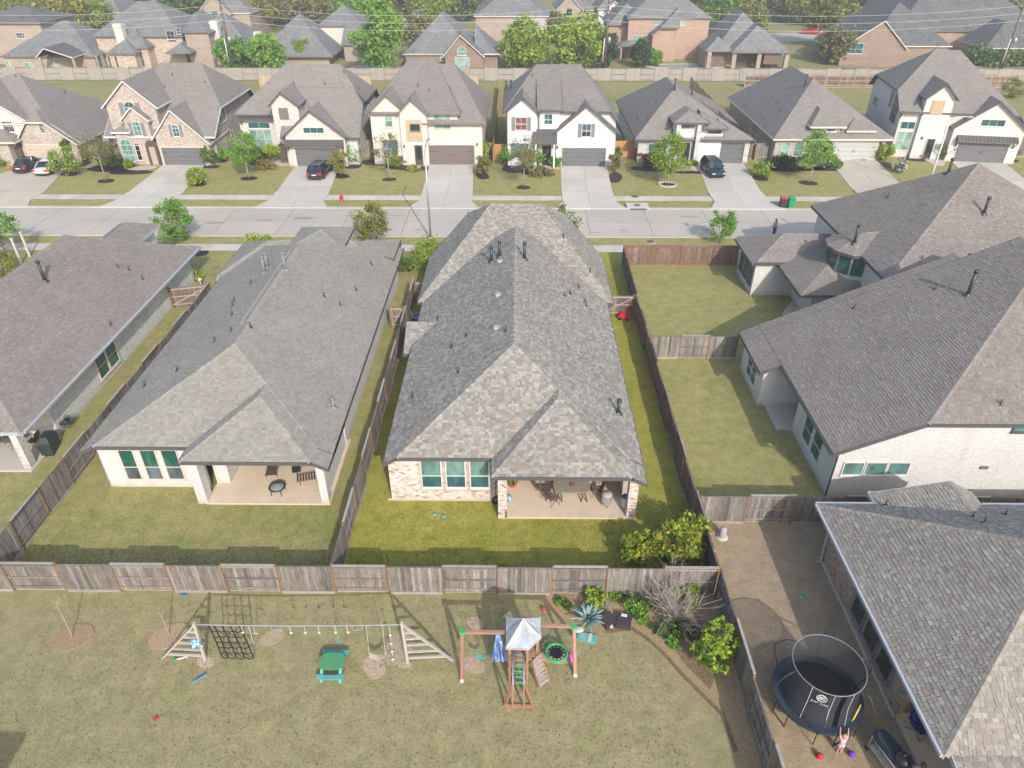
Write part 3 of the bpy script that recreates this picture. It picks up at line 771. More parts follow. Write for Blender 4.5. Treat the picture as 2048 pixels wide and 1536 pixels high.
def barebush(label, loc, h, r, n=26, seed=1, mat='bark_pale', name='bare_shrub', cat='shrub', w=.022, trunk=0):
    rnd = random.Random(seed); loc = Vector(loc); t = thing(name, loc, label, cat); b = MB()
    def grow(p, d, L, rad, lev):
        q = p + d*L*.5 + Vector((rnd.gauss(0, .06), rnd.gauss(0, .06), 0))*L; e = q + (d + Vector((rnd.gauss(0, .15), rnd.gauss(0, .15), .1))).normalized()*L*.5
        b.tube([p, q, e], [rad, rad*.75, rad*.4], 4, cap=False)
        if lev > 0:
            for k in range(rnd.randint(2, 4)):
                dd = (d + Vector((rnd.gauss(0, .6), rnd.gauss(0, .6), rnd.gauss(.1, .35)))).normalized()
                grow(p.lerp(e, rnd.uniform(.35, 1)), dd, L*rnd.uniform(.4, .65), rad*.5, lev-1)
    st = loc + Vector((0, 0, trunk))
    if trunk: b.tube([loc, st], [w*1.3, w], 6)
    for i in range(n):
        a = rnd.random()*6.28; k = rnd.uniform(.1, 1)
        d = Vector((math.cos(a)*k*r, math.sin(a)*k*r, (h-trunk)*rnd.uniform(.6, 1))).normalized()
        grow(st, d, math.hypot(k*r, h-trunk)*rnd.uniform(.5, .8), w, 2)
    b.build('branches', mat, t); return t
# ------------------------------------------------------------------ flat ground sheets
def sheet(name, pts, z, mat, kind='structure', parent=None, nx=1):
    b = MB(); b.poly([(p[0], p[1], z) for p in pts], random.random()); o = b.build(name, mat, parent)
    if kind: o['kind'] = kind
    return o
def slab(pts, z0, z1, tone=None, b=None):
    b = b or MB(); n = len(pts); tone = random.random() if tone is None else tone
    b.poly([(p[0], p[1], z1) for p in pts], tone)
    for i in range(n):
        p, q = pts[i], pts[(i+1) % n]; b.poly([(p[0], p[1], z0), (q[0], q[1], z0), (q[0], q[1], z1), (p[0], p[1], z1)], tone)
    return b
def grid_slabs(root, quad, nu, nv, z0, z1, mat, gap=.012, name='slab'):
    """quad (a,b,c,d): a->b near edge, d->c far edge; divided into nu x nv slabs with joints"""
    a, b, c, d = [Vector((p[0], p[1])) for p in quad]
    def at(u, v): return (a*(1-u)+b*u)*(1-v) + (d*(1-u)+c*u)*v
    for i in range(nu):
        for j in range(nv):
            u0, u1, v0, v1 = i/nu, (i+1)/nu, j/nv, (j+1)/nv; pts = [at(u0, v0), at(u1, v0), at(u1, v1), at(u0, v1)]
            cc = sum(pts, Vector((0, 0)))/4; pts = [p + (cc-p).normalized()*gap*1.4 for p in pts]
            slab(pts, z0, z1).build(name, mat, root)
# ================================================================== GROUND
sheet('ground', [(-3000, -300), (3000, -300), (3000, 6000), (-3000, 6000)], 0.0, 'lawn_far')
BF = 21.75                        # line of the long back fence
sheet('back_yard_grass', [(-60, -20), (9.05, -20), (9.05, BF), (-60, BF)], .004, 'lawn_dry')
def strip(name, x0, x1, y0, y1, mat, z=.006): return sheet(name, [(x0, y0), (x1, y0), (x1, y1), (x0, y1)], z, mat)
strip('yard_grass', -8.3, 8.9, BF, 60.9, 'lawn_lush')
strip('yard_grass', -25.4, -8.3, BF, 60.9, 'lawn_mid')
strip('yard_grass', -42.0, -25.4, BF, 60.9, 'lawn_mid')
strip('yard_grass', 8.9, 42.0, 26.4, 60.9, 'lawn_mid')
sheet('side_yard_grass', [(9.05, BF), (9.05, -20), (40, -20), (40, 26.4), (9.05, 26.4)], .004, 'lawn_brown')
sheet('front_verge_grass', [(-140, 62.6), (140, 62.6), (140, 64.7), (-140, 64.7)], .009, 'lawn_mid')
sheet('far_verge_grass', [(-160, 72.2), (160, 72.2), (160, 92), (-160, 92)], .008, 'lawn_mid')
# street: concrete panels with joints, kerb on both sides
YN, YF_ = 64.7, 72.2
road = sheet('road', [(-160, YN), (160, YN), (160, YF_), (-160, YF_)], .010, M['roof_base'])
for i in range(-12, 14):
    for (ya, yb) in ((YN, 68.4), (68.4, YF_)):
        x0 = i*6.1 + .9; slab([(x0+.02, ya+.025), (x0+6.1-.02, ya+.025), (x0+6.1-.02, yb-.025), (x0+.02, yb-.025)], .011, .02).build('road_panel', 'road', road)
kerbs = MB(); kerbs.box(-160, 160, YN-.28, YN, .0, .13); kb = kerbs.build('kerb', 'road', None, 'structure')
kerbs = MB(); kerbs.box(-160, 160, YF_, YF_+.28, .0, .13); kb = kerbs.build('kerb', 'road', None, 'structure')
def sidewalk(y0, y1, xa, xb, step=1.5):
    r = sheet('sidewalk', [(-150, y0), (150, y0), (150, y1), (-150, y1)], .02, 'fascia_brown')
    n = int((xb-xa)/step)
    for i in range(n): slab([(xa+i*step+.01, y0), (xa+(i+1)*step-.01, y0), (xa+(i+1)*step-.01, y1), (xa+i*step+.01, y1)], .02, .045).build('slab', 'concrete', r)
sidewalk(74.9, 76.3, -62, 62); sidewalk(61.0, 62.5, -48, 24)
def driveway(top, bot, mat, mid=None, nu=2, nv=4, flare=.9):
    """top: two pixels at the garage, bot: two pixels where it meets the sidewalk; apron to the kerb"""
    a, b = P(*bot[0]), P(*bot[1]); d, c = P(*top[0]), P(*top[1])
    r = sheet('driveway', [a, b, c, d], .022, 'fascia_brown')
    grid_slabs(r, (a, b, c, d), nu, nv, .022, .052, mat)
    e0 = (a.x, 76.4); e1 = (b.x, 76.4)
    ap = [(a.x-flare, YF_+.0), (b.x+flare, YF_+.0), (b.x+.05, 74.6), (b.x, a.y-.01), (a.x, a.y-.01), (a.x-.05, 74.6)]
    m = (a.x+b.x)/2
    slab([(a.x-flare, YF_-.01), (m-.012, YF_-.01), (m-.012, a.y-.02), (a.x, a.y-.02), (a.x, 74.4)], .0, .136).build('apron', mat, r)
    slab([(m+.012, YF_-.01), (b.x+flare, YF_-.01), (b.x, 74.4), (b.x, a.y-.02), (m+.012, a.y-.02)], .0, .136).build('apron', mat, r)
DR = [(((8,345),(141,327)), ((-70,386),(88,386)), 'concrete_warm'), (((327,330),(410,330)), ((256,386),(366,386)), 'concrete'),
      (((590,333),(678,333)), ((552,386),(659,386)), 'concrete'), (((859,330),(947,330)), ((844,386),(946,386)), 'concrete'),
      (((1121,333),(1214,333)), ((1123,386),(1225,386)), 'concrete'), (((1395,327),(1487,327)), ((1416,386),(1523,386)), 'concrete'),
      (((1657,319),(1751,319)), ((1704,380),(1812,380)), 'concrete_warm'), (((1899,320),(2003,321)), ((1960,380),(2075,380)), 'concrete')]
for tp, bt, m in DR: driveway(tp, bt, m)
# storm drains and manholes
t = thing('storm_drain', P(1273, 412), 'concrete kerb inlet with round iron lid opposite the grey roofed single storey house', 'storm drain')
p = P(1273, 411)
b = MB(); b.box(p.x-1.15, p.x+1.15, YF_-.05, YF_+1.5, 0, .2); b.build('inlet_top', 'concrete', t)
b = MB(); b.box(p.x-.9, p.x+.9, YF_-.09, YF_-.055, .03, .14); b.build('opening', 'door_dark', t)
b = MB(); b.lathe((p.x, YF_+.8, .2), [(.38, 0), (.36, .02), (0, .025)], 18); b.build('lid', 'fascia_brown', t)
def manhole(label, px, py, z=.03, r=.42):
    p = P(px, py); p.z = z; t = thing('manhole_cover', p, label, 'manhole cover')
    b = MB(); b.lathe(p, [(r+.07, 0), (r+.07, .012), (r, .014)], 20); b.build('ring', 'concrete', t)
    b = MB(); b.lathe(p, [(r, .014), (r-.02, .026), (0, .03)], 20); b.build('lid', 'soil', t)
manhole('rusty round manhole cover in the far sidewalk above the storm drain', 1270, 394, .045)
manhole('rusty round manhole cover on the near verge left of the brown fence', 1301, 484, .01)
# ================================================================== FENCES near
fence('long weathered grey back fence with alternating plank and railed bays across the near yard', (-32.9, BF), (9.0, BF), h=1.78, first=1, high=.09, individual=True)
fence('stained plank fence on the left side of the central brick house', (-8.25, BF+.1), (-8.25, 51.6), side=1, mat='fence_grey')
fence('dark weathered fence along the right side of the central brick house', (9.0, 48.6), (9.0, BF+.1), side=-1, mat='fence_brown')
fence('dark plank fence beside the narrow strip right of the central house front', (9.2, 58.1), (9.1, 48.7), side=-1, mat='fence_brown', pitch=2.2, alt=False)
gate('stained plank gate between the left fence and the central house', (-8.15, 50.6), (-6.9, 50.6), h=1.9)
gate('brown braced gate right of the central house beside the red toy', (6.5, 48.65), (8.9, 48.65), mat='fence_brown')
fence('weathered fence between the two left hand neighbours running back from the long fence', (-24.1, BF+.1), (-24.1, 50.4), side=1)
gate('orange brown timber gate between the two left hand houses', (-27.1, 49.6), (-24.2, 50.3))
gate('pale timber gate between the grey roofed neighbour and the central lot', (-9.5, 46.6), (-8.35, 46.6))
fence('brown fence facing the street right of the central lot', (9.3, 58.15), (19.3, 58.2), side=-1, mat='fence_brown', alt=False, rail='fence_rust', cap=True, h=1.85)
fence('grey fence dividing the two white neighbour yards', (9.2, 42.4), (15.2, 42.4), side=1, pitch=1.9)
fence('grey fence behind the brick house with the trampoline', (9.2, 26.4), (33, 26.4), side=1, pitch=2.3)
fence('weathered fence between the near lawn and the trampoline yard', (9.05, BF-.1), (9.05, 8.5), side=-1, first=0, h=1.85)
# ================================================================== CENTRAL HOUSE
H0 = thing('brick_house', (-.2, 40, 0), 'central pale brick house with mottled grey shingle roof and covered patio', 'house')
sl = .55
B0 = [RB(-6.75, 6.35, 27.55, 50.5, S=(3.2, sl), E=(2.82, sl), W=(2.82, sl)),
      Block([(-1.25, 26.15), (6.35, 26.15), (6.35, 29.2), (3.0, 31.2), (-1.25, 31.2)], [(3.2, .457), (2.79, sl), None, None, (3.2, sl)]),
      Block([(-7.1, 45.3), (6.8, 45.3), (6.8, 53.2), (3.4, 56.6), (-3.4, 56.6), (-7.1, 53.2)], [(2.82, .53), (2.82, .86), None, (5.1, .65), None, (2.82, .875)]),
      RB(-7.25, -4.4, 38.7, 40.95, S=(2.5, .5))]
roof_parts(H0, B0, 'tabs', 'roof_grey', 'fascia_dark', near300=290, seed=1)
bw = MB()
Yw = 28.05
walls(H0, B0[0], 'pink_brick', (None, .8, 1.0, .6)); boxwall(H0, -6.4, 6.2, 46, 53, 0, 2.8, 'pink_brick'); boxwall(H0, -3.1, 3.1, 53, 56.2, 0, 4.9, 'pink_brick'); boxwall(H0, -6.9, -5.6, 39.1, 40.7, 0, 2.6, 'pink_brick')
top0 = lambda x: min(3.06, 2.82+.55*(x+6.75)-.13); swall(H0, Yw-.1, -6.6, -1.12, top0, 'pink_brick')
WX = [(-4.9, -3.92), (-3.62, -2.68), (-2.38, -1.46)]
def bricks(house, o, a, n, L, Hh, holes=(), mat='brick_pink', base='pink_mortar', bl=.21, bh=.072, near=0, z0=0.0):
    """a running bond of single bricks standing proud of the mortar, openings left out"""
    o, a, n = Vector(o), Vector(a), Vector(n); z = Vector((0, 0, 1)); st = MB(); rnd = random.Random(3); rows = int(Hh/(bh+.012)); lst = []
    for r in range(rows):
        zz = z0 + r*(bh+.012); s = -(r % 2)*bl/2
        while s < L - .02:
            a0, a1 = max(0, s), min(L, s+bl-.012); s += bl
            if a1-a0 < .03: continue
            if any(a1 > h[0] and a0 < h[1] and zz+bh > h[2] and zz < h[3] for h in holes): continue
            lst.append((a0, a1, zz))
    full = [x for x in lst if abs(x[1]-x[0]-(bl-.012)) < 1e-3]
    rnd.shuffle(full); ind = set(full[:near])
    for x in lst:
        c = o + a*(x[0]+x[1])/2 + z*(x[2]+bh/2) + n*.006
        if x in ind:
            piece('brick', boxmesh('brick', bl-.012, .016, bh, mat, False), house, Matrix(((a.x, n.x, 0, c.x), (a.y, n.y, 0, c.y), (a.z, n.z, 1, c.z), (0, 0, 0, 1))))
        else: st.obox(c, a*(x[1]-x[0])/2, n*.008, z*bh/2, rnd.random())
    return st
M['brick_pink'] = pieces('brick_pink', [(.3,.2,.17), (.62,.53,.47), (.68,.6,.54), (.5,.4,.35), (.7,.64,.58)], scale=30, fine=.12)
M['brick_red'] = pieces('brick_red', [(.24,.15,.115), (.38,.26,.2), (.46,.34,.27), (.3,.22,.19), (.42,.36,.31)], scale=30, fine=.12)
st = bricks(H0, (-6.6, Yw-.1, 0), (1, 0, 0), (0, -1, 0), 5.48, 2.9, [(a+6.6-.12, b+6.6+.12, .75, 2.8) for a, b in WX] + [(0, .7, 2.66, 3.3)], near=280, z0=.1)
st.build('bricks', 'brick_pink', H0, 'stuff')
for a, b in WX: win(H0, 'S', Yw-.1, a, b, .95, 2.75, up='glass_teal', lo='glass_teal_dark', frac=.42)
b = MB(); b.box(-6.8, -1.1, Yw-.16, Yw-.09, 0, .12, .5); b.build('foundation', 'concrete', H0)
# patio
pat = slab([(-.95, 26.6), (6.1, 26.6), (6.1, 33.2), (-.95, 33.2)], 0, .11); pat.build('patio_slab', 'concrete_tan', H0)
for x0, x1, y0 in ((-.93, -.5, 26.62), (5.62, 6.06, 26.62)):
    b = MB(); b.box(x0+.01, x1-.01, y0+.01, y0+.42, .11, 3.0, .5); col = b.build('patio_column', 'concrete_warm', H0)
    s1 = bricks(H0, (x0, y0, .11), (1, 0, 0), (0, -1, 0), x1-x0, 2.9); s2 = bricks(H0, (x0, y0+.43, .11), (0, -1, 0), (-1, 0, 0), .43, 2.9); s3 = bricks(H0, (x1, y0, .11), (0, 1, 0), (1, 0, 0), .43, 2.9)
    for q in (s2, s3):
        k = len(s1.V); s1.V += q.V; s1.F += [tuple(i+k for i in f) for f in q.F]; s1.T += q.T; s1.I += q.I; s1.sm += q.sm; s1.U += q.U
    s1.build('bricks', 'brick_pink', col, 'stuff')
boxwall(H0, -1.1, -.6, 28.0, 33, 0, 3.0, 'pink_brick'); boxwall(H0, -.9, 6.05, 31.6, 33.2, 0, 3.0, 'pink_brick')
win(H0, 'S', 31.6, 1.2, 3.2, .3, 2.4, up='glass_teal_dark', grid=(2, 1))
vents(H0, B0, tall=((1049,518,1.1),(983,523,1.0),(999,513,1.0),(1236,826,.75)), short=((876,640),(826,795),(904,695),(933,672),(917,745),(1012,663),(1127,475),(1180,545),(1129,592),(1140,588),(1157,575),(1170,605),(1172,613)), turtle=((1001,523),(997,590),(994,656)))
# ================================================================== LEFT NEIGHBOUR
H1 = thing('brick_house', (-16, 40, 0), 'white brick house with plain grey shingle roof left of the central house', 'house')
B1 = [RB(-22.55, -9.45, 28.3, 55.0, S=(3.2, .51), E=(2.82, .52), N=(2.85, .46), W=(2.82, .47)),
      Block([(-16.85, 27.15), (-9.45, 27.15), (-9.45, 31), (-12.5, 33), (-16.85, 33)], [(3.2, .5), (2.79, .52), None, None, (3.2, .5)]),
      RB(-17.6, -13.35, 50.8, 55.2, S=(4.55, .32), E=(4.55, .32), N=(4.55, .32), W=(4.55, .32)),
      RB(-22.95, -9.8, 49, 56.0, S=(2.6, .47), E=(2.85, .47), N=(2.85, .47), W=(2.85, .47)),
      RB(-12.7, -9.8, 52.0, 55.95, S=(3.4, .25), E=(3.2, .3), N=(3.2, .3), W=(3.3, .3))]
roof_parts(H1, B1, 'tabs', 'roof_even', 'fascia_dark', near300=290, seed=2)
walls(H1, B1[0], 'white_brick', (None, .55, .5, .6)); walls(H1, B1[2], 'white_brick', (.3, .3, .3, .3)); walls(H1, B1[3], 'white_brick')
swall(H1, 28.85, -21.95, -16.5, lambda x: min(3.1, 2.82+.47*(x+22.55)-.13), 'white_brick')
boxwall(H1, -16.75, -16.25, 27.55, 28.2, .0, 3.05, 'white_brick', 'patio_column'); boxwall(H1, -10.25, -9.85, 27.6, 28.1, .0, 3.0, 'white_brick', 'patio_column')
boxwall(H1, -16.3, -15.55, 29.1, 33.6, 0, 3.05, 'white_brick'); boxwall(H1, -15.5, -9.95, 32.6, 33.6, 0, 3.05, 'white_brick')
slab([(-16.3, 27.5), (-9.8, 27.5), (-9.8, 33), (-16.3, 33)], 0, .11).build('patio_slab', 'concrete_tan', H1)
for px in (236, 279, 321): winS(H1, 28.85, (px, 900), (px+49, 957), up='glass_green', lo='glass_slate', frac=.42, frame='trim_cream')
vents(H1, B1, tall=((571,540,1.15),(529,545,1.05),(535,535,1.0),(667,815,.55)), short=((503,568),(469,602),(466,612),(355,742),(290,772),(463,663),(712,580),(680,610),(743,530)), turtle=(), mat='shutter_grey')
vents(H1, B1, short=((501,655),(648,593),(430,683),(465,630)))
b = MB()
for x in (-16.25, -15.75): b.beam((x, 36.5, B1[0].z(x, 36.5)+.05), (x, 47.5, B1[0].z(x, 47.5)+.05), .14, .05, .5)
b.build('ridge_vent', 'roof_grey', H1)
# ================================================================== FAR LEFT HOUSE
H2 = thing('brick_house', (-32, 42, 0), 'pale painted brick house with brownish shingle roof at the left edge', 'house')
B2 = [RB(-39, -26.45, 29.9, 54.9, S=(2.85, .62), E=(2.82, .6), N=(2.85, .57), W=(2.82, .6)),
      RB(-33.4, -30.0, 51, 56.6, S=None, E=(4.2, .5), N=(4.2, .5), W=(4.2, .5)),
      RB(-31.5, -26.4, 51.5, 55.3, E=(2.8, .4), N=(2.85, .4))]
roof_parts(H2, B2, 'tabs', 'roof_brown', 'gutter_white', near300=290, seed=3)
walls(H2, B2[0], 'grey_brick', (3.4, .75, .5, .5)); walls(H2, B2[1], 'grey_brick', (None, .4, .4, .4))
boxwall(H2, -27.5, -27.1, 30.2, 30.7, 0, 2.9, 'white_brick_worn', 'patio_column')
slab([(-40, 30.0), (-27.0, 30.0), (-27.0, 33.2), (-40, 33.2)], 0, .1).build('patio_slab', 'concrete', H2)
for a in (-32.6, -31.2): win(H2, 'S', 33.28, a, a+1.15, .7, 2.5, up='glass_mint', lo='glass_teal')
for a in (38.6, 39.95): win(H2, 'E', -27.19, a, a+1.15, .55, 2.35, up='glass_teal_dark', lo='glass_green', frame='trim_cream')
vents(H2, B2, tall=((90,562,1.3),), short=((258,540),(285,558),(235,535),(222,652)), turtle=())
gutter(H2, (-26.37, 30.0, 2.78), (-26.37, 54.9, 2.78), down=[[(-26.4, 54.7, 2.7), (-27.1, 54.3, 2.4), (-27.1, 54.3, .1)]])
# ================================================================== WHITE HOUSE far right
H3 = thing('white_house', (28, 50, 0), 'two storey white house with round window turret beside the street', 'house')
B3 = [RB(24.7, 44, 43.9, 58.3, S=(5.5, .55), E=(5.5, .5), N=(5.5, .95), W=(5.4, .55)),
      RB(18.4, 27, 51.8, 57.1, S=(3.1, .5), N=(3.1, .5), W=(2.95, .5)),
      RB(20.5, 26, 46.6, 52.4, S=(2.85, .35), W=(2.85, .38), N=None)]
cx, cy, R = 25.3, 49.9, 2.3
tp = [(cx+R*math.cos(math.pi*(.5+k/6)), cy+R*math.sin(math.pi*(.5+k/6))) for k in range(7)] + [(cx+3.6, cy-R), (cx+3.6, cy+R)]
Bt = Block([(x, y) for x, y in tp], [(5.35, .42)]*6 + [(5.35, .6), None, (5.35, .6)])
B3.append(Bt)
roof_parts(H3, B3, 'tabs', 'roof_brown', 'fascia_dark', near300=250, seed=4)
walls(H3, B3[0], 'white_brick', (.45, .45, .45, .5)); walls(H3, B3[1], 'white_brick', (.5, None, .4, .5)); walls(H3, B3[2], 'white_brick', (1.6, None, .1, 1.6))
R2_ = R-.35; wp = [(cx+R2_*math.cos(math.pi*(.5+k/6)), cy+R2_*math.sin(math.pi*(.5+k/6))) for k in range(7)]
b = MB()
for k in range(6): b.poly([(*wp[k], 3.0), (*wp[k+1], 3.0), (*wp[k+1], 5.3), (*wp[k], 5.3)][::1], 0, [(0, 3), (1, 3), (1, 5.3), (0, 5.3)])
b.poly([(cx, cy-R2_, 3), (cx+2, cy-R2_, 3), (cx+2, cy-R2_, 5.3), (cx, cy-R2_, 5.3)], 0, [(0, 0), (2, 0), (2, 2), (0, 2)])
b.build('turret_wall', 'white_brick', H3)
for k in range(6):
    a = Vector((*wp[k+1], 0)); c = Vector((*wp[k], 0)); d = (a-c)
    n_ = Vector(((wp[k][0]+wp[k+1][0])/2-cx, (wp[k][1]+wp[k+1][1])/2-cy, 0)).normalized()
    window(H3, Vector((*wp[k], 3.75)) + d*.12, d, n_, d.length*.76, 1.35, frame='fascia_dark', up='glass_green', meet=False, sill=False)
for a in (52.7, 54.0, 55.3): win(H3, 'W', 18.9, a, a+.9, .75, 2.6, up='glass_slate', frame='fascia_dark')
slab([(20.5, 46.5), (26, 46.5), (26, 52.2), (22.6, 52.2), (20.5, 49)], 0, .1).build('patio_slab', 'concrete', H3)
vents(H3, B3, tall=((1708,515-28,1.3),), short=())
vents(H3, B3, tall=((1967,428,1.1),(1927,545,1.2),(1896,347,1.0)), short=((1775,395),(1668,390),(1843,520),(1815,358)))
b = MB(); b.box(38.5, 38.9, 44.4, 45, 3, 4, .5); 
win(H3, 'S', 44.35, 36.2, 37.6, 3.6, 4.7, up='glass_teal_dark', frame='fascia_dark')
# ================================================================== WHITE HOUSE near right
H4 = thing('white_house', (24, 34, 0), 'large two storey white house with brown shingle roof right of the empty lawn', 'house')
B4 = [RB(15.95, 40, 28.0, 40.6, S=(5.15, .46), E=(5.2, .46), W=(3.25, .46)),
      RB(14.75, 15.95, 36.4, 41.4, W=(2.7, .46)),
      RB(15.95, 27, 40.55, 41.4, W=(3.25, .459)),
      RB(26.5, 44, 33.6, 40.7, S=(7.2, .42), N=(7.2, .42), W=(7.6, .3))]
roof_parts(H4, B4, 'tabs', 'roof_brown', 'fascia_dark', near300=290, seed=5)
walls(H4, B4[0], 'white_brick', (.42, .45, .42, 2.7), ztop=None)
boxwall(H4, 16.5, 18.8, 28.42, 34.2, 0, 3.3, 'white_brick')
boxwall(H4, 15.15, 19, 36.8, 41.0, 0, 2.75, 'white_brick')
b = MB(); b.poly([(16.49, 28.419, 0), (18.9, 28.419, 0), (18.9, 28.419, 4.45), (16.49, 28.419, 3.35)], 0, [(0, 0), (2.4, 0), (2.4, 4.4), (0, 3.3)]); b.build('wall', 'white_brick', H4)
b = MB(); b.box(15.98, 40, 27.98, 28.06, 2.6, 2.65, .5)
slab([(15.6, 34.2), (20, 34.2), (20, 36.8), (15.6, 36.8)], 0, .1).build('patio_slab', 'concrete', H4)
for a in (30.2, 31.6): win(H4, 'W', 16.5, a, a+1.1, .8, 2.6, up='glass_green', lo='glass_teal_dark')
for a in (37.9, 38.85): win(H4, 'W', 15.15, a, a+.85, .7, 2.4, up='glass_green', lo='glass_teal_dark', grid=(1, 3))
for pa, pb in ((1690, 1720), (1735, 1766), (1780, 1811)): winS(H4, 28.41, (pa, 925), (pb, 948), up='glass_teal', meet=False)
winS(H4, 28.41, (2035, 842), (2075, 862), up='glass_teal', meet=False, frame='fascia_dark')
b = MB(); b.box(23.95, 24.35, 28.36, 28.42, 1.98, 2.16, .5); b.build('wall_vent', 'fascia_brown', H4)
vents(H4, B4, tall=((1935,590,1.4),), short=((1708,617),(1870,580),(2000,810)))
gutter(H4, (15.9, 28.0, 3.16), (15.9, 36.3, 3.16), 'fascia_dark', down=[[(15.95, 28.1, 3.1), (16.42, 28.35, 2.8), (16.42, 28.35, .1)]])
# ================================================================== BRICK HOUSE near right
H5 = thing('brick_house', (20, 18, 0), 'red brown brick house with tan mottled shingle roof in the lower right corner', 'house')
B5 = [RB(14.05, 34, 12.75, 24.6, S=(3.0, .6), E=(3.0, .6), N=(3.0, .6), W=(3.0, .6)),
      RB(16.7, 21.6, 19, 25.35, E=(3.02, .6), N=None, W=(3.02, .21)),
      RB(14.3, 34, 8.8, 12.9, S=(2.2, .2))]
B5[0].nofascia = {0}; roof_parts(H5, B5, 'tabs', 'roof_tan', 'gutter_white', near300=290, seed=6)
walls(H5, B5[0], 'tan_brick', (3.1, .5, .4, .62))
walls(H5, B5[1], 'tan_brick', (None, .4, .3, .4))
WY = [(16.95, 17.95), (18.25, 19.25), (19.55, 20.5)]
st = bricks(H5, (14.66, 24.15, 0), (0, -1, 0), (-1, 0, 0), 8.25, 2.95, [(24.15-b-.1, 24.15-a+.1, .5, 2.62) for a, b in WY], mat='brick_red', near=290, z0=.12)
s2 = bricks(H5, (14.67, 15.87, 0), (1, 0, 0), (0, -1, 0), 2.6, 2.95, mat='brick_red', z0=.12)
k = len(st.V); st.V += s2.V; st.F += [tuple(i+k for i in f) for f in s2.F]; st.T += s2.T; st.I += s2.I; st.sm += s2.sm; st.U += s2.U
st.build('bricks', 'brick_red', H5, 'stuff')
for a, b in WY: win(H5, 'W', 14.655, a, b, .62, 2.6, up='glass_teal_dark', lo='glass_dark', frac=.5, frame='shutter_grey', fw=.045)
gutter(H5, (13.97, 12.75, 2.95), (13.97, 24.6, 2.95), down=[[(13.98, 24.3, 2.9), (14.5, 23.9, 2.5), (14.55, 23.7, .15), (14.3, 23.7, .08)]])
gutter(H5, (13.97, 24.68, 2.95), (16.7, 24.68, 2.95)); gutter(H5, (21.7, 24.68, 2.95), (34, 24.68, 2.95)); gutter(H5, (16.7, 25.42, 2.97), (21.6, 25.42, 2.97))
slab([(14.7, 11), (24, 11), (24, 15.85), (14.7, 15.85)], 0, .1).build('patio_slab', 'concrete_tan', H5)
vents(H5, B5, short=((1770,1012),(1968,1046),(2010,1030),(1945,1035)))
b = MB(); b.box(14.6, 14.66, 15.9, 24.1, 0, .13, .5); b.build('foundation', 'concrete', H5)

# cracks, tar seams and stains in the street and drives
rnd = random.Random(21); M['tar'] = plain('tar', (.16, .15, .14), .8, var=.2); M['stain'] = plain('stain', (.3, .275, .25), .9, var=.1)
b = MB()
for i in range(16):
    x, y = rnd.uniform(-50, 34), rnd.uniform(65, 71.5); a = rnd.uniform(-.6, .6) + (1.57 if rnd.random() < .5 else 0); p = Vector((x, y, .0225))
    for k in range(rnd.randint(4, 9)):
        a += rnd.uniform(-.35, .35); q = p + Vector((math.cos(a), math.sin(a), 0))*rnd.uniform(.3, .8); q.y = min(72.0, max(64.8, q.y)); n_ = Vector((-math.sin(a), math.cos(a), 0))*.014; b.poly([p-n_, q-n_, q+n_, p+n_]); p = q
o = b.build('crack_sealant', 'tar', road)
for k in range(14):
    x, y = rnd.uniform(-50, 30), rnd.uniform(65.3, 71.5); blob_ = MB(); r1, r2 = rnd.uniform(.3, 1.3), rnd.uniform(.1, .3)
    blob_.poly([(x+r1*math.cos(6.2832*i/12)*rnd.uniform(.8, 1.1), y+r2*math.sin(6.2832*i/12)*rnd.uniform(.8, 1.1), .0215) for i in range(12)]); blob_.build('stain', 'stain', road)
# ================================================================== HOUSES ACROSS THE STREET
RT = 'roof_tex'
def gab(x0, x1, y0, y1, ze, xa, za, zr=None):
    """street-facing gable: eaves at x0/x1, apex (xa, za)"""
    zr = ze if zr is None else zr
    return RB(x0, x1, y0, y1, E=(zr, (za-zr)/(x1-xa)), W=(ze, (za-ze)/(xa-x0)))
def finish(h, blocks, fmat, wallspec, tex=RT):
    roof_parts(h, blocks, 'tex', tex, fmat, seed=len(bpy.data.objects))
    for i, m, ins in wallspec: walls(h, blocks[i], m, ins)
E_, Nn = .35, None
# --- A
YA = 88.3
HA = thing('brick_house', (-58, 95, 0), 'pale brick and white siding house behind the black and white parked cars', 'house')
BA = [RB(-72, -53.75, 88.6, 104, S=(4.6, .75), E=(2.3, .8), N=(2.5, .7), W=(2.5, .8)),
      Block([(-61.7, 87.9), (-53.8, 87.9), (-53.8, 93), (-61.7, 93)], [(4.95, .7), (2.28, .8), None, (2.1, 1.18)]),
      RB(-69.5, -59.3, 88.2, 96, E=(5.05, .7), W=(5.05, .7)), RB(-70, -60.6, 86.6, 90, S=(2.9, .5), E=(2.9, .5))]
finish(HA, BA, 'trim_cream', [(0, 'mauve_brick', (.6, E_, E_, E_)), (1, 'pink_brick', (.4, E_, .3, .4)), (2, 'siding', (.5, .4, .3, .4)), (3, 'pink_brick', (.5, 1.2, .3, .3))])
garage(HA, 88.28, -60.4, -55.2, 2.15, 'garage_tan', 'trim_cream')
winS(HA, 88.28, (76, 245), (91, 266), grid=(2, 2), up='glass_teal_dark', meet=False)
winS(HA, 88.68, (3, 243), (30, 263), grid=(4, 2), up='glass_dark', meet=False)
b = MB(); b.box(-61.9, -61.0, 87.9, 88.2, 0, 2.5, .5); b.build('porch_opening', 'door_brown', HA); lantern(HA, -60.9, 88.26, 2.2)
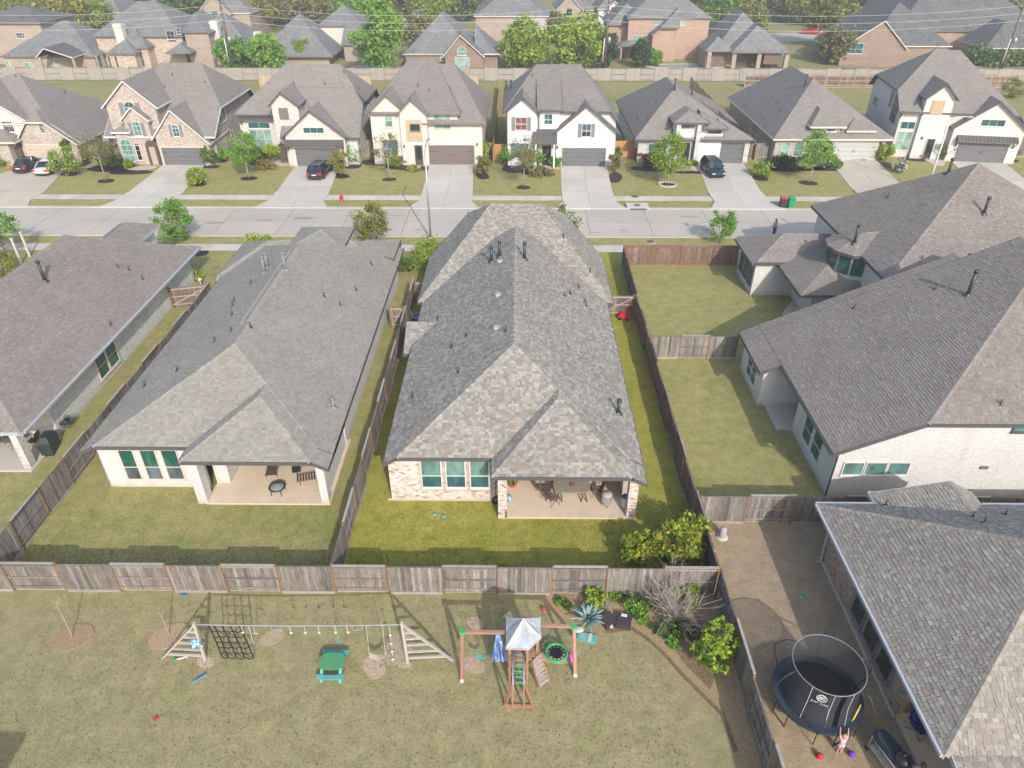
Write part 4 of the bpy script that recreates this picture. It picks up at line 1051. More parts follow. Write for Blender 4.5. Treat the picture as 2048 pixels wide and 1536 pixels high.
# --- B
HB = thing('brick_house', (-43, 95, 0), 'two storey pink brick house with three white trimmed gables and arched windows', 'house')
BB = [RB(-50, -36.6, 87.45, 104.6, S=(3.4, .68), E=(6.0, 1.1), N=(4.5, .75), W=(5, 1.1)),
      gab(-49.55, -42.9, 88.0, 97, 6.6, -46.2, 9.6), gab(-47.4, -44.0, 87.25, 95, 5.3, -45.75, 6.85), gab(-44.1, -37.2, 87.0, 94, 3.2, -41.1, 6.6, 2.7),
      RB(-48.8, -46.6, 87.1, 88.6, S=(4.0, .6), W=(4.0, .6))]
finish(HB, BB, 'trim_white', [(0, 'mauve_brick', (1.6, .75, .4, .5)), (1, 'pink_brick', (.35, .4, .3, .4)), (2, 'pink_brick', (.3, .25, .3, .25)), (3, 'pink_brick', (.35, .35, .3, .35)), (4, 'pink_brick', (.3, None, None, .3))])
garage(HB, 87.34, -43.4, -38.3, 2.15, 'garage_grey', 'trim_cream')
win(HB, 'S', 88.34, -46.95, -45.7, 4.7, 6.5, grid=(2, 2), up='glass_teal_dark', arch=True, meet=True); shutters(HB, 88.34, -46.95, -45.7, 4.6, 7.1, .55)
win(HB, 'S', 87.54, -46.2, -45.3, 3.5, 4.6, grid=(2, 2), up='glass_teal', arch=True, meet=False); shutters(HB, 87.54, -46.2, -45.3, 3.45, 5.0, .4)
win(HB, 'S', 87.34, -41.4, -40.7, 3.5, 4.4, grid=(2, 2), up='glass_teal_dark', arch=True, meet=False); shutters(HB, 87.34, -41.4, -40.7, 3.45, 4.8, .35)
win(HB, 'S', 87.38, -48.2, -46.9, .5, 2.4, grid=(2, 3), up='glass_teal', arch=True)
win(HB, 'S', 87.53, -46.6, -46.1, .6, 2.3, grid=(1, 3), up='glass_dark', arch=True, meet=False)
b = MB(); b.box(-45.3, -43.9, 87.4, 87.52, 0, 2.3, .5); N = 8
b.poly([(-44.6+.7*math.cos(math.pi*i/N), 87.4, 2.3+.7*math.sin(math.pi*i/N)) for i in range(N+1)]); b.build('entry_arch', 'door_brown', HB)
b = MB(); b.box(-44.9, -44.2, 87.34, 87.39, .05, 2.2, .5); b.build('front_door', 'tan_brick', HB)
win(HB, 'E', -37.34, 91.7, 93.9, 3.9, 5.5, grid=(3, 1), up='glass_teal'); win(HB, 'E', -37.34, 94.4, 95.2, .8, 2.2, up='glass_teal')
lantern(HB, -37.9, 87.3, 2.3)
# --- C
HCo = thing('white_house', (-27, 95, 0), 'white painted brick house with square tower gable and dark grey garage under an awning', 'house')
BC = [RB(-34.9, -19.0, 90.3, 102.3, S=(5.3, .86), E=(6.3, 1.15), N=(5, .8), W=(5.3, .85)), RB(-28.6, -19.0, 87.2, 93, S=(3.4, .78), E=(6.3, 1.15)),
      gab(-29.75, -26.0, 88.1, 95, 6.8, -28.05, 8.4), gab(-28.35, -20.4, 86.6, 95, 3.5, -24.5, 6.7)]
finish(HCo, BC, 'fascia_dark', [(0, 'white_brick_worn', (.4, .5, .4, .4)), (1, 'white_brick_worn', (.6, .5, .3, .3)), (2, 'white_brick_worn', (.4, .3, .3, .3)), (3, 'white_brick_worn', (.4, .4, .3, .4))])
garage(HCo, 87.0, -27.0, -21.6, 2.2, 'garage_grey'); awning(HCo, -27.9, -21.0, 87.0, 3.2, .8, .5)
win(HCo, 'S', 87.0, -25.6, -23.2, 4.0, 4.6, grid=(3, 1), up='glass_teal_dark', meet=False)
b = MB(); b.box(-28.65, -27.55, 88.4, 88.48, 5.2, 6.5, .5); b.build('window_recess', 'fascia_brown', HCo)
awning(HCo, -34.3, -29.8, 90.65, 5.1, .7, .25)
win(HCo, 'S', 90.65, -33.4, -30.8, 1.2, 3.4, grid=(3, 2), up='glass_mint', meet=False); win(HCo, 'S', 90.65, -33.4, -30.8, 3.65, 4.3, grid=(2, 1), up='glass_teal_dark', meet=False)
lantern(HCo, -29.1, 88.46, 2.4); lantern(HCo, -27.6, 86.98, 2.4); lantern(HCo, -21.1, 86.98, 2.4)
for a in (96, 99): win(HCo, 'E', -19.53, a, a+.8, 3.9, 5.2, up='glass_slate')
b = MB(); b.box(-29.4, -28.5, 88.36, 88.47, .05, 2.3, .5); b.build('front_door', 'door_brown', HCo)
# --- D
HD = thing('stucco_house', (-11, 96, 0), 'two storey cream stucco house with tall entry recess and brown garage', 'house')
BD = [RB(-18.1, -6.9, 87.55, 103.5, S=(6.1, .45), E=(6.1, 1.2), N=(5.5, .8), W=(6.1, 1.05)), RB(-12, -3.9, 87.5, 103, S=(5.0, .55), E=(5.0, 1.2), N=(5, .8)),
      gab(-17.95, -13.7, 87.35, 96, 6.15, -15.5, 8.35, 6.8), gab(-14.35, -10.65, 87.1, 95, 6.1, -12.6, 7.9)]
finish(HD, BD, 'fascia_brown', [(0, 'stucco_cream', (.5, E_, E_, .4)), (1, 'stucco_cream', (.5, .45, .4, .3)), (2, 'stucco_cream', (.5, .3, .3, .3)), (3, 'stucco_cream', (.4, .25, .3, .25))])
garage(HD, 87.99, -10.8, -5.5, 2.2, 'garage_brown', 'fascia_brown')
winS(HD, 87.82, (769, 226), (785, 253), up='glass_mint', lo='glass_teal', frame='trim_cream'); winS(HD, 87.99, (868, 230), (901, 257), up='glass_mint', lo='glass_teal', frame='trim_cream', grid=(2, 1))
winS(HD, 87.82, (765, 280), (797, 310), up='glass_blue', lo='glass_teal', frame='trim_cream', grid=(2, 1))
b = MB(); b.box(-13.4, -11.5, 87.44, 87.52, .05, 5.4, .5); b.build('entry_recess', 'stucco_cream', HD)
b = MB(); b.box(-13.4, -11.5, 87.40, 87.43, 2.9, 5.4, .5); b.build('recess_wall', 'fence_tan', HD)
win(HD, 'S', 87.4, -12.9, -11.8, 4.2, 4.9, up='glass_dark', meet=False, frame='fascia_brown'); doorS(HD, 87.42, -12.6, -11.6, 2.5, 'door_brown'); lantern(HD, -13.8, 87.5, 2.4); lantern(HD, -11.2, 87.5, 2.4); lantern(HD, -5.0, 87.98, 2.5)
b = MB(); b.tube([(-10.9, 87.95, 6.0), (-10.9, 87.95, .2)], .05, 6); b.build('downspout', 'fascia_brown', HD)
# --- E
HE = thing('white_house', (5, 96, 0), 'white two storey house with grey shutters and metal porch roof', 'house')
BE = [RB(-1.9, 12.2, 87.9, 103.5, S=(6.3, .38), E=(4.9, 1.15), N=(5, .8), W=(6.2, .9)), gab(-1.7, 2.55, 87.0, 96, 6.3, .5, 8.1),
      gab(4.15, 12.05, 86.85, 96, 4.0, 8.05, 7.25), RB(2.2, 5.2, 87.2, 95, S=(6.6, .3))]
finish(HE, BE, 'fascia_dark', [(0, 'stucco_white', (.5, .5, .4, .5)), (1, 'stucco_white', (.5, .4, .3, .4)), (2, 'stucco_white', (.45, .4, .3, .4)), (3, 'stucco_white', (.6, .3, .3, .3))])
garage(HE, 87.28, 5.3, 10.6, 2.25, 'garage_grey'); b = MB(); b.box(10.85, 11.6, 87.2, 87.27, 0, .8); b.box(4.6, 5.1, 87.2, 87.27, 0, .8); b.build('stone_skirt', 'white_stone', HE)
win(HE, 'S', 87.48, -.3, .95, 4.3, 5.7, grid=(2, 2), up='glass_red'); shutters(HE, 87.48, -.3, .95, 4.2, 5.75, .45)
win(HE, 'S', 87.78, 3.1, 4.0, 4.9, 6.0, grid=(2, 2), up='glass_teal_dark')
win(HE, 'S', 87.28, 7.6, 8.6, 3.6, 5.0, grid=(2, 2), up='glass_blue', lo='glass_dark'); shutters(HE, 87.28, 7.6, 8.6, 3.5, 5.05, .42)
win(HE, 'S', 87.48, -.9, 1.2, 1.0, 2.7, grid=(4, 2), up='glass_blue', lo='glass_blue')
awning(HE, 1.75, 4.6, 87.8, 4.3, 1.6, 1.2); b = MB(); b.box(2.0, 2.2, 86.3, 86.5, 0, 3.0); b.box(4.2, 4.4, 86.3, 86.5, 0, 3.0); b.build('porch_post', 'stucco_white', HE)
doorS(HE, 87.76, 2.9, 4.0, 2.4); lantern(HE, 4.7, 87.26, 2.4)
# --- F
HF = thing('stone_house', (21, 97, 0), 'single storey grey roofed house with solar panels and pale stone front', 'house')
BFk = [RB(14.2, 28.9, 88.3, 109.5, S=(2.95, .68), E=(2.75, .53), N=(3, .6), W=(3.05, .84)), RB(18.5, 22.9, 88.0, 95, S=(5.0, .45), E=(5.0, .45), W=(5.0, .45)), RB(22.2, 25.2, 88.1, 94, S=(4.3, .45), E=(4.3, .45))]
finish(HF, BFk, 'fascia_dark', [(0, 'white_stone', (.6, .5, .4, .5)), (1, 'stucco_white', (.6, .4, .3, .4)), (2, 'stucco_white', (.65, .4, .3, .3))])
garage(HF, 88.89, 22.1, 27.6, 2.3, 'garage_grey', 'fascia_dark')
win(HF, 'S', 88.58, 19.6, 21.2, 4.2, 4.65, up='glass_slate', meet=False); win(HF, 'S', 88.73, 22.9, 24.6, 3.55, 4.0, up='glass_slate', meet=False)
win(HF, 'S', 88.88, 16.0, 17.0, .7, 2.3, up='glass_teal_dark'); win(HF, 'S', 88.88, 17.2, 18.2, .7, 2.3, up='glass_teal_dark'); doorS(HF, 88.5, 19.9, 21.0, 2.6)
b = MB(); b.box(19.3, 21.7, 88.52, 88.585, 0, 3.1); b.build('entry_recess', 'fascia_dark', HF)
for x in (18.95, 21.45): boxwall(HF, x, x+.5, 88.05, 88.5, 0, 4.9, 'white_stone', 'entry_column')
p = BFk[0].planes[1]
for k, (ya, yb) in enumerate(((95.2, 98.6), (90.8, 95.0))):
    for i in range(int((yb-ya)/1.02)):
        for j in range(2 if k == 0 else 3):
            x0 = 24.4 + j*1.45 - (k == 0)*.6; y0 = ya+i*1.02
            q = [(x, y, BFk[0].z(x, y)+.09) for x, y in ((x0, y0), (x0+1.4, y0), (x0+1.4, y0+.98), (x0, y0+.98))]
            b = MB(); b.poly(q); b.poly([(x, y, z-.04) for x, y, z in q][::-1]); b.build('solar_panel', 'glass_dark', HF)
# --- G
HG = thing('brick_house', (38, 100, 0), 'single storey brick house with two front dormers and silver garage door', 'house')
BG = [RB(31.3, 45.9, 89.5, 113, S=(2.75, .65), E=(2.95, .64), N=(2.8, .9), W=(2.75, .84)), RB(35.7, 40.1, 90.0, 99, S=(4.1, .6), E=(4.1, .6), W=(4.1, .9)), RB(40.3, 43.9, 90.1, 96, S=(3.6, .5), E=(3.6, .5), W=(3.6, .7))]
finish(HG, BG, 'trim_cream', [(0, 'mauve_brick', (.5, .5, .4, .5)), (1, 'pink_brick', (.45, .5, .3, .5)), (2, 'pink_brick', (.45, .5, .3, .5))])
garage(HG, 89.98, 39.0, 44.3, 2.3, 'garage_silver', 'trim_cream')
for a in (36.4, 37.9): win(HG, 'S', 90.43, a, a+1.1, 3.45, 3.8, up='glass_slate', meet=False)
for a in (40.8, 42.3): win(HG, 'S', 90.53, a, a+1.05, 3.05, 3.35, up='glass_slate', meet=False)
for a in (32.6, 34.3, 35.9): win(HG, 'S', 89.98, a, a+1.05, .6, 2.25, up='glass_mint' if a < 33 else 'glass_teal', frame='trim_cream')
lantern(HG, 38.6, 89.96, 2.2); lantern(HG, 44.8, 89.96, 2.2)
for a in (97.5, 99.2): win(HG, 'W', 31.79, a, a+.7, 1.2, 2.3, up='glass_dark')
# --- H (turned a little to follow the bend)
HH = thing('white_house', (47.7, 92, 0), 'white two storey house with tan square window and steep gables at the upper right', 'house', rot=math.radians(-9))
BH = [RB(-.9, 14.4, -.7, 14.6, S=(5.6, .68), E=(4.0, 1.0), N=(6.0, .8), W=(7.5, .8)), gab(1.5, 5.3, -1.1, 8, 7.2, 3.5, 9.0), gab(5.4, 14.2, -1.5, 9, 4.0, 9.8, 7.3)]
finish(HH, BH, 'fascia_dark', [(0, 'white_brick', (.5, .5, .4, .45)), (1, 'white_brick', (.4, .3, .3, .3)), (2, 'white_brick', (.4, .4, .3, .4))])
garage(HH, -1.1, 6.8, 12.6, 2.35, 'garage_grey'); awning(HH, 6.4, 13.2, -1.1, 3.2, .8, .5)
win(HH, 'S', -1.1, 8.6, 11.2, 4.4, 5.1, grid=(3, 1), up='glass_teal_dark', meet=False)
b = MB(); b.box(2.6, 4.0, -.78, -.70, 5.4, 7.0); b.build('window_recess', 'fence_tan', HH)
awning(HH, -.6, 2.0, -.2, 5.7, .6, .2)
win(HH, 'S', -.2, -.1, 1.5, .9, 3.1, grid=(2, 2), up='glass_mint', meet=False); win(HH, 'S', -.2, -.1, 1.5, 3.5, 4.3, grid=(2, 1), up='glass_teal_dark', meet=False)
doorS(HH, -.72, 3.3, 4.2, 2.5); lantern(HH, 2.6, -.7, 2.6)
win(HH, 'W', -.46, 1.2, 3.6, 3.6, 6.9, grid=(3, 3), up='glass_dark', meet=False); win(HH, 'W', -.46, 4.2, 5.4, 4.9, 6.9, grid=(2, 2), up='glass_dark', meet=False); win(HH, 'W', -.46, 10, 12.2, 3.7, 4.9, grid=(3, 1), up='glass_teal_dark')
for h, B, tl, sh in ((HA, BA, (), ((130,185),(32,152),(198,175))), (HB, BB, (), ((345,150),(330,175),(410,165))), (HCo, BC, (), ((588,168),(650,168),(688,145),(730,162),(717,178))), (HD, BD, (), ((858,182),(836,172),(900,178))),
                     (HE, BE, ((1012,178,.9),(1022,178,.9)), ((1192,165),(1216,172),(1065,152))), (HF, BFk, ((1349,180,1.2),(1253,185,1.2),(1383,190,1.0)), ((1296,207),(1312,206),(1276,239),(1296,239))),
                     (HG, BG, ((1473,178,1.2),(1610,172,1.3)), ((1545,193),(1556,208),(1492,213),(1560,222),(1527,238)))):
    vents(h, B, tall=tl, short=sh)
# ================================================================== FENCES behind the row
FY = 139.6
fence('long weathered fence running behind the row of houses across the street', (-100, FY), (95, FY), h=2.3, mat='fence_pale', rail='fence_grey', post='fence_brown', individual=False, pitch=2.6, kick=False, high=0)
fence('reddish brown boundary fence behind the brick house with dormers', (40, 134.6), (88, 134.6), h=2.0, mat='fence_brown', rail='fence_tan', post='fence_tan', individual=False, alt=False, side=-1)
fence('tan plank fence low between the cream and the white houses', (-14, 134.0), (-7, 134.0), h=2, mat='fence_tan', rail='fence_tan', individual=False, alt=False, side=-1)
fence('tan plank fence behind the white tower gable house', (-46, 134.0), (-26, 134.0), h=2, mat='fence_tan', rail='fence_tan', individual=False, alt=False, side=-1)
fence('new orange cedar fence between the cream and the white houses', (-3.1, 88.8), (-3.2, 132), h=1.9, mat='fence_brown', rail='fence_new', post='fence_new', individual=False, side=1)
fence('orange cedar fence panel left of the white house with shutters', (-3.0, 90.0), (-1.5, 90.0), h=2, mat='fence_new', rail='fence_new', post='fence_new', alt=False, side=1)
fence('grey fence panel right of the cream house garage', (-4.3, 91.0), (-3.2, 91.0), h=1.9, alt=False)
fence('orange cedar fence panel right of the white house with shutters', (12.0, 91.0), (14.6, 91.6), h=2.1, mat='fence_new', rail='fence_new', post='fence_new', alt=False)
fence('orange cedar fence running back beside the solar panel house', (29.6, 90.0), (30.0, 133), h=2.0, mat='fence_tan', rail='fence_new', post='fence_new', individual=False, side=1)
fence('pale gate panel between the solar panel house and the brick house', (29.0, 90.5), (31.6, 91.2), h=2.0, mat='fence_grey', alt=False)
fence('grey fence panel between the pink brick and white tower houses', (-37, 92.5), (-35.2, 92.5), h=2.1, mat='fence_grey', alt=False)
fence('grey fence panel between the white tower house and the cream house', (-20.2, 91.5), (-18.3, 91.5), h=2.1, mat='fence_grey', alt=False)
fence('grey fence at the right edge beside the white gabled house', (62.0, 92.0), (70, 91.0), h=2.1, mat='fence_grey', alt=False, individual=False)
fence('grey fence running back at the right edge of the upper white house', (64.0, 93), (72.0, 134), h=2.0, mat='fence_grey', individual=False)
# ================================================================== FAR ROW
def far(label, Y, pxs, eave, depth, p, wall, roof='roof_tex_dark', fmat='fascia_brown', extra=(), two=False, name='brick_house', inset=.4, hips=(1, 1)):
    a = onY(pxs[0], eave, Y); c = onY(pxs[1], eave, Y); ze = a.z
    h = thing(name, ((a.x+c.x)/2, Y+depth/2, 0), label, 'house')
    B = [RB(a.x, c.x, Y, Y+depth, S=(ze, p), E=(ze, p*1.1) if hips[1] else None, N=(ze, p), W=(ze, p*1.1) if hips[0] else None)]
    for e in extra: B.append(e)
    roof_parts(h, B, 'tex', roof, fmat, seed=int(Y))
    walls(h, B[0], wall, (inset, inset, inset, inset))
    for e in extra: walls(h, e, wall, (.4, .35, .3, .35))
    return h, B
def fw(h, Y, *rects, **k):
    for x0, y0, x1, y1 in rects: winS(h, Y, (x0, y0), (x1, y1), **k)
def chimney(h, px, py0, py1, Y, w=1.1, mat='stone'):
    t = onY(px, py0, Y); b = MB(); b.box(t.x-w/2, t.x+w/2, Y, Y+w, 2, t.z, .5); b.box(t.x-w/2-.1, t.x+w/2+.1, Y-.1, Y+w+.1, t.z-.5, t.z-.25, .5)
    for s in (-.3, 0, .3): b.box(t.x+s-.1, t.x+s+.1, Y-.01, Y+w*.5, t.z-.2, t.z+.05, .5)
    b.build('chimney', mat, h)
h, B = far('dark roofed two storey brick house at the upper left corner', 156, (-60, 80), 46, 14, .34, 'tan_brick', 'roof_tex_slate', two=True)
fw(h, 156.4, (31, 66, 51, 76), grid=(3, 1), up='glass_slate')
h, B = far('grey hip roofed single storey brick house with small gabled porch', 149.5, (0, 190), 113, 19, .55, 'tan_brick', extra=())
b1 = gab(-91.5, -84.5, 145.5, 153, 3.0, -89.5, 4.6); roof_parts(h, [b1], 'tex', 'roof_tex_slate', 'trim_cream')
fw(h, 149.9, (10, 122, 23, 136), (106, 120, 120, 134), (48, 126, 70, 140), up='glass_mint')
for x in (-91.2, -84.9): boxwall(h, x, x+.4, 145.7, 146.1, 0, 3, 'tan_brick', 'porch_post')
h, B = far('two storey stone house with tall chimney and dark screened windows', 151, (232, 296), 96, 16, .85, 'stone', inset=.3)
e = [RB(-84.0, -66.0, 153.5, 171, S=(5.6, .6), E=(5.6, .7), N=(5.6, .6), W=(5.6, .8)), Block([(-78.6, 148.3), (-75.2, 147.6), (-71.9, 148.3), (-71.9, 153), (-79.6, 153)], [(3.1, .6), (3.1, .6), None, None, (3.1, .8)]), RB(-69, -64, 150.5, 155, S=(3.0, .7), E=(3.0, .6), W=(3.0, .6)), RB(-66, -60.5, 153, 166, S=(6.4, .3), E=(6.2, .5))]
e[1] = RB(-79.8, -73.9, 148.6, 153, S=(3.2, .6), E=(3.2, .7), W=(3.2, .7))
roof_parts(h, e, 'tex', 'roof_tex_dark', 'fascia_brown'); walls(h, e[0], 'stone', (.5, .5, .4, .4)); walls(h, e[1], 'stone', (.4, .4, .3, .4)); walls(h, e[3], 'tan_brick', (.4, .4, .4, .4))
fw(h, 151.3, (261, 97, 275, 133), (277, 97, 291, 133), up='screen_brown', grid=(1, 2), frame='trim_cream'); fw(h, 149.0, (191, 112, 199, 135), (202, 112, 211, 135), (214, 112, 225, 135), (228, 112, 239, 135), up='screen_brown', grid=(1, 2), frame='trim_cream')
fw(h, 153.35, (332, 62, 350, 78), (352, 56, 361, 68), up='glass_dark', grid=(2, 1)); chimney(h, 232, 48, 92, 151.8, 1.6, 'stucco_cream')
h, B = far('grey roofed brick house with chimney behind the left utility pole', 155, (345, 512), 111, 18, .75, 'tan_brick')
fw(h, 155.4, (371, 110, 383, 127), up='glass_mint'); chimney(h, 425, 42, 82, 156.5, 1.5, 'stucco_cream')
h, B = far('long grey roofed brick house beside the small pool', 155.2, (505, 665), 113, 19, .75, 'tan_brick', inset=1.0)
e = [RB(-42.5, -33.0, 166, 177, S=(6.0, .55), E=(6.0, .7), N=(6, .6), W=(6, .7)), RB(-36.5, -28.5, 160, 168, S=(3.2, .6), E=(3.2, .7))]
roof_parts(h, e, 'tex', 'roof_tex_dark', 'fascia_brown'); walls(h, e[0], 'stucco_cream', (.4, .4, .4, .4)); walls(h, e[1], 'tan_brick', (.4, .4, .3, .3)); chimney(h, 513, 64, 100, 156.4, 1.3, 'stucco_cream')
h, B = far('blue grey roofed red brick house with white trimmed gable beside the orange deck', 151.0, (806, 950), 108, 20, .82, 'red_brick', 'roof_tex_dark', 'trim_white')
b1 = gab(-14.6, -6.6, 148.2, 158, 2.8, -11.2, 6.6); b2 = RB(-8.5, -3.8, 150.2, 161, S=(3.0, .7), E=(3.0, .8)); roof_parts(h, [b1, b2], 'tex', 'roof_tex_dark', 'trim_white'); walls(h, b1, 'red_brick', (.4, .3, .3, .4)); walls(h, b2, 'red_brick', (.8, .3, .3, .3))
win(h, 'S', 148.55, -12.3, -9.6, .5, 2.6, up='glass_mint', grid=(3, 1)); win(h, 'S', 148.55, -11.8, -10.1, 3.0, 3.6, up='glass_mint', arch=True, meet=False); fw(h, 151.38, (880, 106, 893, 121), up='glass_mint')
t = thing('timber_deck', (-9, 144.5, 0), 'orange stained timber deck with railing behind the long fence', 'deck')
b = MB()
for i in range(46): b.box(-14.6+i*.34, -14.28+i*.34, 142.4, 148.1, .5, .6)
b.build('deck_boards', 'cedar', t, 'stuff'); b = MB()
for z in (1.0, 1.5): b.box(-14.6, 1.0, 142.35, 142.42, z-.05, z+.05)
for i in range(12): b.box(-14.6+i*1.4, -14.5+i*1.4, 142.3, 142.4, 0, 1.55)
b.build('railing', 'cedar', t)
h, B = far('tan brick two storey house with white panel between two trees', 172, (948, 1098), 32, 20, .55, 'tan_brick', 'roof_tex_dark', 'trim_cream')
fw(h, 172.4, (1031, 34, 1039, 48), up='glass_teal_dark'); b = MB(); b.box(onY(1054, 34, 172.3).x, onY(1090, 34, 172.3).x, 172.3, 172.42, 3.2, 7.0); b.build('panel', 'siding', h)
b2 = RB(onY(1045, 60, 169).x, onY(1090, 60, 169).x, 169, 173, S=(3.1, .2)); roof_parts(h, [b2], 'tex', 'fence_brown', 'fascia_brown')
h, B = far('big orange brick two storey house with small hipped porch', 163, (1255, 1425), 36, 20, .6, 'orange_brick', 'roof_tex_dark', 'fascia_brown')
fw(h, 163.4, (1310, 40, 1318, 56), (1362, 37, 1369, 50), up='glass_mint'); fw(h, 163.4, (1267, 72, 1293, 93), up='glass_mint', grid=(3, 1))
e = [RB(27.0, 32.6, 160, 170, S=(6.4, .75), W=(5.0, .8)), RB(20.5, 26.8, 159, 164, S=(3.2, .3), E=(3.2, .3), N=(3.2, .3), W=(3.2, .3))]; roof_parts(h, e, 'tex', 'roof_tex_dark', 'fascia_brown'); walls(h, e[0], 'orange_brick', (.6, .4, .3, .4))
for x in (20.8, 26.2): boxwall(h, x, x+.35, 159.2, 159.55, 0, 3.2, 'tan_brick', 'porch_post')
e = [RB(18.5, 27.5, 166, 178, S=(6.2, .8), W=(6.2, .8), E=(6.2, .8))]; roof_parts(h, e, 'tex', 'roof_tex_dark', 'fascia_brown'); walls(h, e[0], 'orange_brick', (.4, .4, .3, .4))
h, B = far('grey hip roofed brick house with columned patio above the curved pool', 155, (1428, 1560), 101, 19, .85, 'tan_brick', 'roof_tex_dark', 'fascia_brown', inset=.6)
e = [RB(41.5, 53.2, 151.5, 163, S=(3.15, .75), E=(3.15, .7), W=(3.15, .7)), RB(36.6, 42.2, 152.5, 160, S=(3.2, .8), E=(3.2, .8), W=(3.2, .8))]; roof_parts(h, e, 'tex', 'roof_tex_dark', 'fascia_brown'); walls(h, e[1], 'tan_brick', (1.5, .8, .3, .4))
for x in (37.0, 41.9, 46.8, 52.2): boxwall(h, x, x+.8, 151.9, 152.6, 0, 3.1, 'tan_brick', 'patio_column')
b = MB(); b.box(43.0, 52.0, 154.9, 155.55, 0, 3.0); b.build('patio_wall', 'door_brown', h); b = MB(); b.box(38.4, 41.4, 153.9, 153.98, .2, 2.7); b.box(48.2, 51.6, 152.2, 152.25, .9, 2.8); b.build('sun_shade', 'fence_brown', h)
h, B = far('dark roofed brown brick house with wide gable at the upper right', 156, (1735, 1905), 92, 18, .75, 'red_brick', 'roof_tex_slate', 'trim_cream')
e = [gab(63.5, 77.5, 155.2, 170, 3.0, 71.5, 8.3), RB(94, 106, 157.5, 168, S=(3.1, .7), E=(3.1, .7), W=(3.1, .7))]; roof_parts(h, e, 'tex', 'roof_tex_slate', 'trim_cream'); walls(h, e[0], 'red_brick', (.4, .4, .4, 1.0)); walls(h, e[1], 'tan_brick', (.4, .4, .4, .4))
fw(h, 155.58, (1700, 87, 1723, 107), grid=(2, 1), up='glass_teal_dark'); fw(h, 156.38, (1751, 97, 1762, 108), (1765, 97, 1787, 116), up='glass_teal_dark', grid=(2, 1)); win(h, 'S', 157.88, 97.5, 102.5, .8, 2.6, up='glass_mint', grid=(4, 1))
h, B = far('huge grey roofed house filling the upper right corner', 172, (1790, 2100), 62, 30, .7, 'orange_brick', 'roof_tex_slate', 'fascia_brown'); fw(h, 172.4, (1960, 62, 1975, 78), (1980, 62, 1998, 78), up='glass_dark')
# still further back: roofs between the trees
for i, (lab, Y, px, ev, d, p, w, m) in enumerate([
    ('small pale brick house with steep gable between two trees at the upper left', 205, (55, 118), 22, 14, .9, 'pink_brick', 'stone_house'), ('white sided house with steep front gable at the top left', 200, (185, 240), 25, 14, .9, 'siding', 'white_house'),
    ('brick gabled house behind the tall stone house', 205, (288, 365), 12, 16, .8, 'tan_brick', 'brick_house'), ('grey roofed house behind the left utility pole', 190, (395, 500), 26, 18, .8, 'tan_brick', 'brick_house'), ('wide grey roofed house at the top behind the yellow green trees', 225, (455, 600), 10, 18, .8, 'tan_brick', 'brick_house'),
    ('grey roofed house with patio at the top centre', 205, (1108, 1195), 20, 16, .6, 'tan_brick', 'brick_house'), ('white gabled house left of the big orange brick house', 200, (1195, 1245), 18, 14, .9, 'stucco_white', 'white_house'), ('pale house behind the trees at the top right of centre', 215, (1625, 1665), 14, 14, .8, 'pink_brick', 'stone_house'),
    ('distant tan brick house with grey roof at the far top right', 238, (1640, 1760), 4, 18, .8, 'tan_brick', 'brick_house')]):
    h, B = far(lab, Y, px, ev, d, p, w, 'roof_tex_dark', 'trim_cream', name=m)
    c = B[0]; x0 = c.pts[0].x; x1 = c.pts[1].x; ze = c.edges[0][0]; gx = x0 + (x1-x0)*(.35 if i % 2 else .65); gw = (x1-x0)*.32
    e = [gab(gx-gw, gx+gw, Y-1.2, Y+7, ze, gx, ze+gw*.95)]; roof_parts(h, e, 'tex', 'roof_tex_dark', 'trim_cream'); walls(h, e[0], w, (.4, .3, .3, .3))
    win(h, 'S', Y-.78, gx-.7, gx+.7, ze-1.2, ze+.5, grid=(2, 2), up='glass_slate')
    if ze > 4: win(h, 'S', Y-.78, gx-1.4, gx+1.4, 1.0, 2.6, grid=(3, 2), up='glass_slate')
# ================================================================== PLANTING AND GROUND DETAIL
def blob(name, px, py, rx, ry, mat, z=.03, seed=0, kind='structure', jag=.12, n=22, pt=None):
    c = pt if pt is not None else P(px, py); rnd = random.Random(seed+int(c.x*10)); b = MB()
    top = []; ph = rnd.random()*6
    for i in range(n):
        a = 2*math.pi*i/n; k = 1 + jag*math.sin(2*a+ph) + rnd.uniform(-.05, .05); top.append((c.x+rx*k*math.cos(a), c.y+ry*k*math.sin(a)))
    b.poly([(x, y, z) for x, y in top], 0)
    for i in range(n):
        p, q = top[i], top[(i+1) % n]; b.poly([(p[0], p[1], 0), (q[0], q[1], 0), (q[0], q[1], z), (p[0], p[1], z)])
    o = b.build(name, mat)
    if kind: o['kind'] = kind
    return o
def ring_edge(label, px, py, rx, ry):
    c = P(px, py); t = thing('stone_edging', c, label, 'edging'); n = max(12, int(6.28*(rx+ry)/2/.3)); 
    for i in range(n):
        a = 2*math.pi*i/n; p = c + Vector((rx*math.cos(a), ry*math.sin(a), .09))
        piece('stone', boxmesh('stone', .27, .16, .18, 'concrete', False), t, Matrix.Translation(p) @ Matrix.Rotation(a+math.pi/2, 4, 'Z'))
for px, py, rx in ((212,362,1.0),(498,357,1.0),(779,359,.85),(1047,375,.85),(1335,370,.9),(1616,366,1.1)): blob('mulch_bed', px, py, rx, rx*.8, 'mulch_dark', .012, jag=.05)
ring_edge('round pale stone edging at the foot of the leafy tree before the solar panel house', 1335, 370, 1.0, .9)
